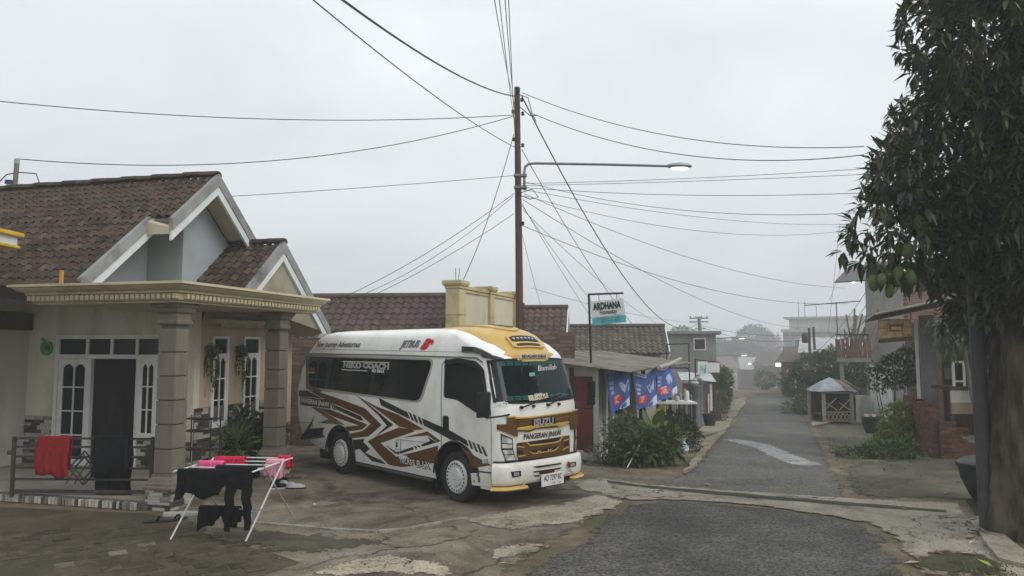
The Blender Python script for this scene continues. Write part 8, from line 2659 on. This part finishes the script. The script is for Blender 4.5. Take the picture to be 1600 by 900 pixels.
M_REDC = mat('red towel', (0.19, 0.009, 0.012), (0.25, 0.014, 0.016), rough=.95, scale=20, bump=.3, bscale=120)
M_BLKC = mat('black cloth', (0.005, 0.005, 0.006), (0.011, 0.011, 0.012), rough=.95, spec=.08, scale=12, bump=.2, bscale=60)
M_PINKC = mat('pink cloth', (0.55, 0.06, 0.17), (0.62, 0.10, 0.22), rough=.9, scale=10)
M_CRIMC = mat('crimson cloth', (0.50, 0.015, 0.06), (0.42, 0.012, 0.05), rough=.9, scale=10)
M_LPINK = mat('light pink cloth', (0.55, 0.22, 0.28), (0.6, 0.3, 0.36), rough=.9, scale=12)
yaw_g = atan2(gd.y, gd.x)
gp_ = lambda x: (gA.x + gd.x * x / gl, gA.y + gd.y * x / gl, .10 + .85)
cloth_over('red_towel', 'red towel hung over the porch gate', 'towel', gp_(gl * .30), yaw_g, .48, .54, .45, M_REDC, 1)
cloth_over('black_towel', 'black cloth hung over the porch gate beside the red towel', 'cloth', gp_(gl * .71), yaw_g, .52, .52, .9, M_BLKC, 4)

# --- drying rack
RK = Vector((-3.393, 8.887, 0))
RK.z = 0
ryaw = radians(-6)
rack = thing('drying_rack', 'white folding drying rack loaded with laundry in the yard', 'drying rack', (RK.x, RK.y, 0), ryaw)
M_RODW = mat('white rack tube', (0.60, 0.60, 0.60), (0.5, 0.5, 0.5), rough=.4, scale=6)
M_RODG = mat('worn rack tube', (0.20, 0.18, 0.15), (0.3, 0.28, 0.25), rough=.5, scale=6)
RW = .92
HT = .86
for x in (-RW / 2, RW / 2):
    MB().tube([(x - .12, -.34, 0), (x + .12, .14, HT + .02)], .011, 6).build('leg', M_RODW, rack, smooth=True)
    MB().tube([(x + .16, .50, 0), (x - .02, -.16, HT)], .011, 6).build('leg', M_RODG, rack, smooth=True)
    MB().tube([(x - .06, -.42, HT - .06), (x + .08, .48, HT - .02)], .010, 6).build('side_bar', M_RODW, rack, smooth=True)
bars = [(-.40, HT - .055), (-.18, HT - .045), (.02, HT - .04), (.22, HT - .03), (.44, HT - .02)]
for (y, z) in bars:
    MB().tube([(-RW / 2 + y * .15, y, z), (RW / 2 + y * .15, y, z)], .008, 6).build('hanging_bar', M_RODW, rack, smooth=True)
MB().tube([(-RW / 2, -.2, .34), (RW / 2, -.2, .34)], .008, 6).build('lower_bar', M_RODG, rack, smooth=True)
Rm = Matrix.Rotation(ryaw, 3, 'Z')
rk = lambda x, y, z: RK + Rm @ Vector((x, y, z))
cloth_over('black_shirt', 'wide black shirt spread over the front bar of the drying rack', 'shirt', rk(-.16, -.40, HT - .04), ryaw, .62, .27, .20, M_BLKC, 2, .006, hem=lambda t: (1.15 if t < .16 else .8 + .25 * sin(2.6 * t)) * (.55 if t > .86 else 1))
# black trousers, two legs hanging from the front bar
tr_m = MB()
for (x0, x1, zb, sw_) in ((.14, .26, -.68, -.05), (.31, .43, -.66, .06)):
    rings = []
    for q_ in range(12):
        z = -.10 + (zb + .10) * q_ / 11
        k_ = 1.2 - .62 * q_ / 11
        cx_, w_ = (x0 + x1) / 2 + sw_ * (-z) + .008 * sin(q_ * 1.9 + x0 * 30), (x1 - x0) / 2 * k_
        rings.append([(cx_ + w_ * cos(a) * (1 + .12 * sin(3 * a + q_)), -.435 + .026 * k_ * sin(a) * (1 + .3 * sin(4 * a + q_ * .8)), z) for a in [2 * pi * q / 14 for q in range(14)]])
    tr_m.loft(rings)
tr_m.loft([[(.285 + .165 * k_ * cos(a) + .01 * sin(z * 40), -.43 + .03 * sin(a) * (1 + .3 * sin(5 * a)), z) for a in [2 * pi * q / 16 for q in range(16)]] for z, k_ in ((-.20, .90), (-.14, .98), (-.07, 1.02), (-.01, 1.0), (.008, .9))])
tr_o = tr_m.build('black_trousers', M_BLKC, None, smooth=True, angle=80)
tr_o.location = rk(0, 0, HT - .04)
tr_o.rotation_euler = (0, 0, ryaw)
tag(tr_o, 'black jogging trousers hanging legs down from the drying rack', 'trousers')
cloth_over('black_jumper', 'black jumper folded over the middle bars of the drying rack', 'jumper', rk(.14, -.18, HT - .03), ryaw, .52, .12, .12, M_BLKC, 9, .006)
cloth_over('black_shorts', 'black shorts hung on the low bar under the drying rack', 'shorts', rk(-.05, -.2, .36), ryaw, .50, .25, .20, M_BLKC, 6, .006, hem=lambda t: 1 - .55 * math.exp(-((t - .55) / .09) ** 2) - .25 * t)
cloth_over('pink_shirt', 'bright pink shirt at the left of the drying rack', 'shirt', rk(-.27, -.02, HT - .005), ryaw, .32, .12, .3, M_PINKC, 3)
cloth_over('crimson_shirt', 'crimson shirt behind the pink one on the drying rack', 'shirt', rk(-.16, .22, HT + .01), ryaw, .40, .12, .3, M_CRIMC, 5)
cloth_over('pale_pink_cloth', 'pale pink cloth at the right end of the drying rack', 'cloth', rk(.43, .22, HT - .01), ryaw, .22, .2, .2, M_LPINK, 7, .006)
cloth_over('crimson_cloth', 'small crimson cloth at the back right of the drying rack', 'cloth', rk(.46, .44, HT + .0), ryaw, .16, .12, .15, M_CRIMC, 8, .006)

# --- shoes
def shoe(label, p, rz, m_, sole, name='shoe', s=1.0):
    t = thing(name, label, name, p, rz)
    def ol(k, z): return [(.14 * s * cos(a) * k, (.045 + .012 * cos(a)) * s * sin(a) * k, z * s) for a in [2 * pi * q / 14 for q in range(14)]]
    MB().loft([ol(1, 0), ol(1.03, .012), ol(1, .024)]).build('sole', sole, t, smooth=True)
    if name == 'shoe':
        m = MB()
        m.loft([ol(.96, .024), [(x * (1 if x < 0 else .97), y * .9, z + (.015 if x > 0 else .03) * s) for x, y, z in ol(.95, .04)], [(x * .8 - .025 * s, y * .7, z + (.0 if x > 0 else .025) * s) for x, y, z in ol(.8, .075)]])
        m.build('upper', m_, t, smooth=True)
    else:
        m = MB()
        m.tube([(.0, -.045 * s, .02 * s), (.02 * s, -.03 * s, .055 * s), (.03 * s, 0, .065 * s), (.02 * s, .03 * s, .055 * s), (.0, .045 * s, .02 * s)], .012 * s, 6)
        m.build('strap', m_, t, smooth=True)
    return t


M_SHW = mat('white shoe', (0.42, 0.42, 0.43), (0.3, 0.3, 0.32), rough=.7, scale=15)
shoe('black slipper alone on the paving left of the rack', (-4.564, 9.422, 0), .4, M_BLKC, M_RUBBER, 'slipper', 1.1)
shoe('black slipper tipped against the column base', (-4.356, 9.523, 0), 1.0, M_BLKC, M_RUBBER, 'slipper', 1.1)
shoe('dark trainer lying under the right end of the rack', (-3.705, 11.618, -0.002), .5, M_BLKC, M_SHW, 'shoe', 1.1)
shoe('grey and white trainer right of the dark trainer', (-3.605, 11.723, -0.003), -.3, M_SHW, M_RUBBER, 'shoe', 1.1)
shoe('white trainer farthest right by the second column', (-3.44, 11.619, -0.003), .1, M_SHW, M_BLKC, 'shoe', 1.1)
shoe('black shoe behind the trainers by the second column', (-3.837, 12.159, -0.004), 1.2, M_BLKC, M_RUBBER, 'shoe', 1.1)
shoe('brown sandal on the ledge beside the second column', (-3.785, 12.511, -0.005), .2, M_BROWN, M_TIMB, 'slipper', 1.2)
shoe('pink slipper on the porch floor behind the gate', hw(-.35, -1.2, .135), .2, M_PINKC, M_CRIMC, 'slipper', 1.2)
shoe('dark shoe under the drying rack', (-3.665, 9.805, -0.001), .1, M_BLKC, M_RUBBER, 'shoe', 1.1)
cup = MB().lathe([(.03, 0), (.045, .01), (.05, .06), (.04, .065)], 12).build('blue_tag', mat('blue patterned plastic', (0.05, 0.22, 0.42), (0.4, 0.55, 0.65), scale=30, lo=.45, hi=.55), None, smooth=True)
cup.location = (-3.52, 9.805, -0.001)
tag(cup, 'little blue patterned cup on the ground under the rack', 'cup')
pl = MB().box(-.22, .22, -.05, .05, 0, .05).build('white_plank', mat('old white board', (0.38, 0.37, 0.35), (0.28, 0.27, 0.25), scale=9), None, bevel=.006)
pl.location = (-4.427, 9.804, -0.001)
pl.rotation_euler = (0, .05, .35)
tag(pl, 'short white board lying beside the first column base', 'plank')
bx = MB().box(-.35, .35, -.03, .03, 0, .05).build('loose_timber', mat('loose timber', (0.14, 0.10, 0.07), (0.2, 0.15, 0.11), scale=6), None, bevel=.005)
bx.location = (-3.873, 12.51, -0.005)
bx.rotation_euler = (0, 0, .5)
tag(bx, 'short timber leaning at the foot of the second column', 'timber')
stl = MB().box(-.02, .02, -.02, .02, 0, .22).build('orange_stick', mat('orange stick', (0.42, 0.22, 0.05)), None)
stl.location = hw(-.55, -2.25, 3.15)
tag(stl, 'small orange batten standing on the porch canopy', 'batten')

# shoe rack behind the first column
sr = thing('shoe_rack', 'black wire shoe rack behind the first column', 'rack', hw(.45, -.35, .0), H_YAW)
for z in (.25, .55, .85, 1.05): MB().box(-.28, .28, -.12, .12, z, z + .02).build('shelf', M_IRON, sr)
for x in (-.28, .28):
    for y in (-.12, .12): MB().tube([(x, y, 0), (x, y, 1.1)], .012, 5).build('post', M_IRON, sr)

# --- potted plants between the columns
PP = [(.62, .35, .45, M_LEAFM, 'leafy potted plant nearest the first column', .26, .05, 150), (.60, .75, .5, M_LEAFD, 'dark potted plant under the first window', .16, .06, 420), (.58, 1.25, .62, M_LEAFD, 'tall dark potted plant between the two windows', .15, .07, 520), (.62, 1.6, .45, M_LEAFG, 'pale striped potted plant beside the second column', .2, .05, 260), (.30, 1.0, .75, M_LEAFD, 'climbing potted plant against the stone cladding', .14, .06, 360)]
for k, (s, t_, h_, m_, lb, L_, W_, n_) in enumerate(PP):
    p = hw(s, t_, 0)
    t = thing('potted_plant', lb, 'potted plant', p, 0, 'potted plants under the house windows')
    MB().lathe([(.10, 0), (.14, .2), (.15, .24), (.13, .24)], 12).build('pot', POTM[k % 2], t, smooth=True)
    tag(foliage(random.Random(200 + k), [(0, 0, .3 + h_ * .5, .26, .26, h_ * .6)], n_, L_, W_, hollow=.2, up=.7).build('foliage', m_, t), kind='stuff')
    MB().tube([(0, 0, .2), (.02, 0, .3 + h_ * .5)], .012, 5).build('stem', M_STEM, t)
# trailing plants on the wall
for k, (t_, sdrop) in enumerate(((.34, .55), (1.22, .5))):
    p = hw(.10, t_, 2.18)
    t = thing('trailing_plant', ['trailing hanging plant left of the first house window', 'trailing hanging plant left of the second house window'][k], 'hanging plant', p, 0)
    MB().lathe([(.06, -.12), (.09, 0), (.08, .0)], 10).build('pot', POTM[0], t, smooth=True)
    R = random.Random(300 + k)
    m = MB()
    for q in range(9):
        a = R.uniform(0, 6.28)
        b = Vector((.08 * cos(a), .08 * sin(a), 0))
        e = b * 1.5
        L_ = R.uniform(.2, .5) * (1.9 if q in (2, 5) else 1)
        m.tube([b * .3, b + Vector((0, 0, .05)), e + Vector((0, 0, -L_ * .5)), e + Vector((R.uniform(-.03, .03), 0, -L_))], .012, 5, .006)
    tag(m.build('trailing_stems', M_LEAFG if k else M_LEAFM, t, smooth=True), kind='stuff')
    tag(foliage(R, [(0, 0, .02, .13, .13, .1), (.06, -.05, -.35, .05, .05, .36), (-.04, -.04, -.2, .05, .05, .22)], 260, .07, .035, hollow=.1, up=-.6).build('foliage', M_LEAFM, t), kind='stuff')

# --- litter: fallen leaves and stones
lf_m = MB()
leaf(lf_m, Vector((-.08, 0, 0)), Vector((1, 0, 0)), Vector((0, 0, 1)), .17, .06, .22, -.06)
lfo = lf_m.build('fallen_leaf', mat('dry leaf', (0.20, 0.12, 0.05), (0.34, 0.25, 0.12), scale=9, rnd=.4), None)
lf_y = lfo.data.copy()
lf_y.materials[0] = mat('yellow leaf', (0.30, 0.33, 0.06), (0.38, 0.38, 0.10), scale=9)
lf_w = lfo.data.copy()
lf_w.materials[0] = mat('pale dry leaf', (0.40, 0.38, 0.33), (0.3, 0.28, 0.22), scale=9)
LS = [((5.848, 9.411, -0.006), 0, 'brown fallen leaf at the left edge of the kerb slab'), ((5.664, 8.961, -0.004), 2, 'pale fallen leaf near the pipe post foot'), ((5.353, 8.582, -0.003), 0, 'curled brown leaf on the cracked crossing'), ((5.253, 8.392, -0.002), 2, 'whitish leaf lying across the cracked crossing'), ((5.404, 9.021, -0.004), 2, 'small pale leaf left of the pipe post'), ((4.917, 7.942, -0.001), 2, 'pale leaf near the moss at the bottom right'), ((4.139, 7.624, -0.001), 2, 'pale leaf at the asphalt edge, bottom right'), ((4.62, 7.989, -0.001), 0, 'brown leaf on the damp concrete bottom right'), ((4.887, 7.603, -0.001), 1, 'yellow leaf on the moss at the bottom right corner'), ((-0.079, 7.579, 0), 1, 'yellow green leaf lying on the broken slab at the bottom'), ((6.691, 11.24, -0.025), 2, 'small pale leaf on the mossy apron'), ((5.432, 10.14, -0.009), 0, 'dark leaf on the crossing near the gutter'), ((3.182, 11.904, -0.017), 2, 'pale scrap on the lane by the crossing'), ((-2.785, 10.342, -0.001), 2, 'white scrap on the yard left of the bus')]
for k, (p, kd, lb) in enumerate(LS):
    o = lfo if k == 0 else lfo.copy()
    if k: COL.objects.link(o)
    o.data = [lfo.data, lf_y, lf_w][kd]
    o.location = Vector(p) + Vector((0, 0, .03))
    o.rotation_euler = (random.uniform(-.2, .2), random.uniform(-.2, .2), random.uniform(0, 6.28))
    tag(o, lb, 'leaf', 'fallen leaves and scraps')
R = random.Random(77)
gv = MB()
for _ in range(1500):
    zone = R.random()
    if zone < .35: p = lane_pt(R.uniform(0, 3.5), 1 + R.uniform(.0, .25))
    elif zone < .6: p = lane_pt(R.uniform(0, 5), -R.uniform(0, .3))
    elif zone < .8: p = Vector((R.uniform(-2.5, .9), R.uniform(6.9, 9.6)))
    else: p = Vector((R.uniform(4.3, 5.6), R.uniform(6.8, 9.0)))
    s = R.uniform(.005, .016)
    z = zg(p.x, p.y) + .016
    gv.add([(p.x - s, p.y - s * .6, z), (p.x + s, p.y - s * .8, z), (p.x + s * .7, p.y + s, z), (p.x - s * .8, p.y + s * .7, z), (p.x, p.y, z + s * .9)], [(0, 1, 4), (1, 2, 4), (2, 3, 4), (3, 0, 4)])
tag(gv.build('gravel', mat('loose gravel', (0.07, 0.06, 0.047), (0.2, 0.18, 0.145), scale=18)), 'loose gravel and grit scattered along the edges of the asphalt', kind='stuff')
gr_ = MB()
for _ in range(1600):
    zone = R.random()
    if zone < .45: p = Vector((R.uniform(3.6, 5.6), R.uniform(6.5, 7.6)))
    elif zone < .75: p = lane_pt(R.uniform(1, 5), 1.05 + R.random() ** 2 * .9)
    else: p = Vector((R.uniform(8.4, 9.6), R.uniform(15.6, 17.5)))
    if mnoise.noise(Vector((p.x * 1.7, p.y * 1.7, 3))) < .05: continue
    z = zg(p.x, p.y) + .015
    h = R.uniform(.02, .06)
    a = R.uniform(0, 6.28)
    gr_.add([(p.x - .012 * cos(a), p.y - .012 * sin(a), z), (p.x + .012 * cos(a), p.y + .012 * sin(a), z), (p.x + R.uniform(-.04, .04), p.y + R.uniform(-.04, .04), z + h)], [(0, 1, 2)])
tag(gr_.build('grass', M_LEAFM), 'short tufts of grass and weeds along the verges', kind='stuff')


# ================================================================ HAZE
hz = MB().box(-140, 210, -14, 300, -20, 16)
hm = bpy.data.materials.new('morning mist')
hm.use_nodes = True
hm.node_tree.nodes.clear()
h_out = hm.node_tree.nodes.new('ShaderNodeOutputMaterial')
h_vol = hm.node_tree.nodes.new('ShaderNodeVolumePrincipled')
h_vol.inputs['Color'].default_value = (0.93, 0.95, 0.97, 1)
h_vol.inputs['Density'].default_value = 0.0031
h_vol.inputs['Anisotropy'].default_value = 0.3
hm.node_tree.links.new(h_vol.outputs[0], h_out.inputs['Volume'])
tag(hz.build('haze', hm), 'pale morning mist lying over the whole street', kind='stuff')
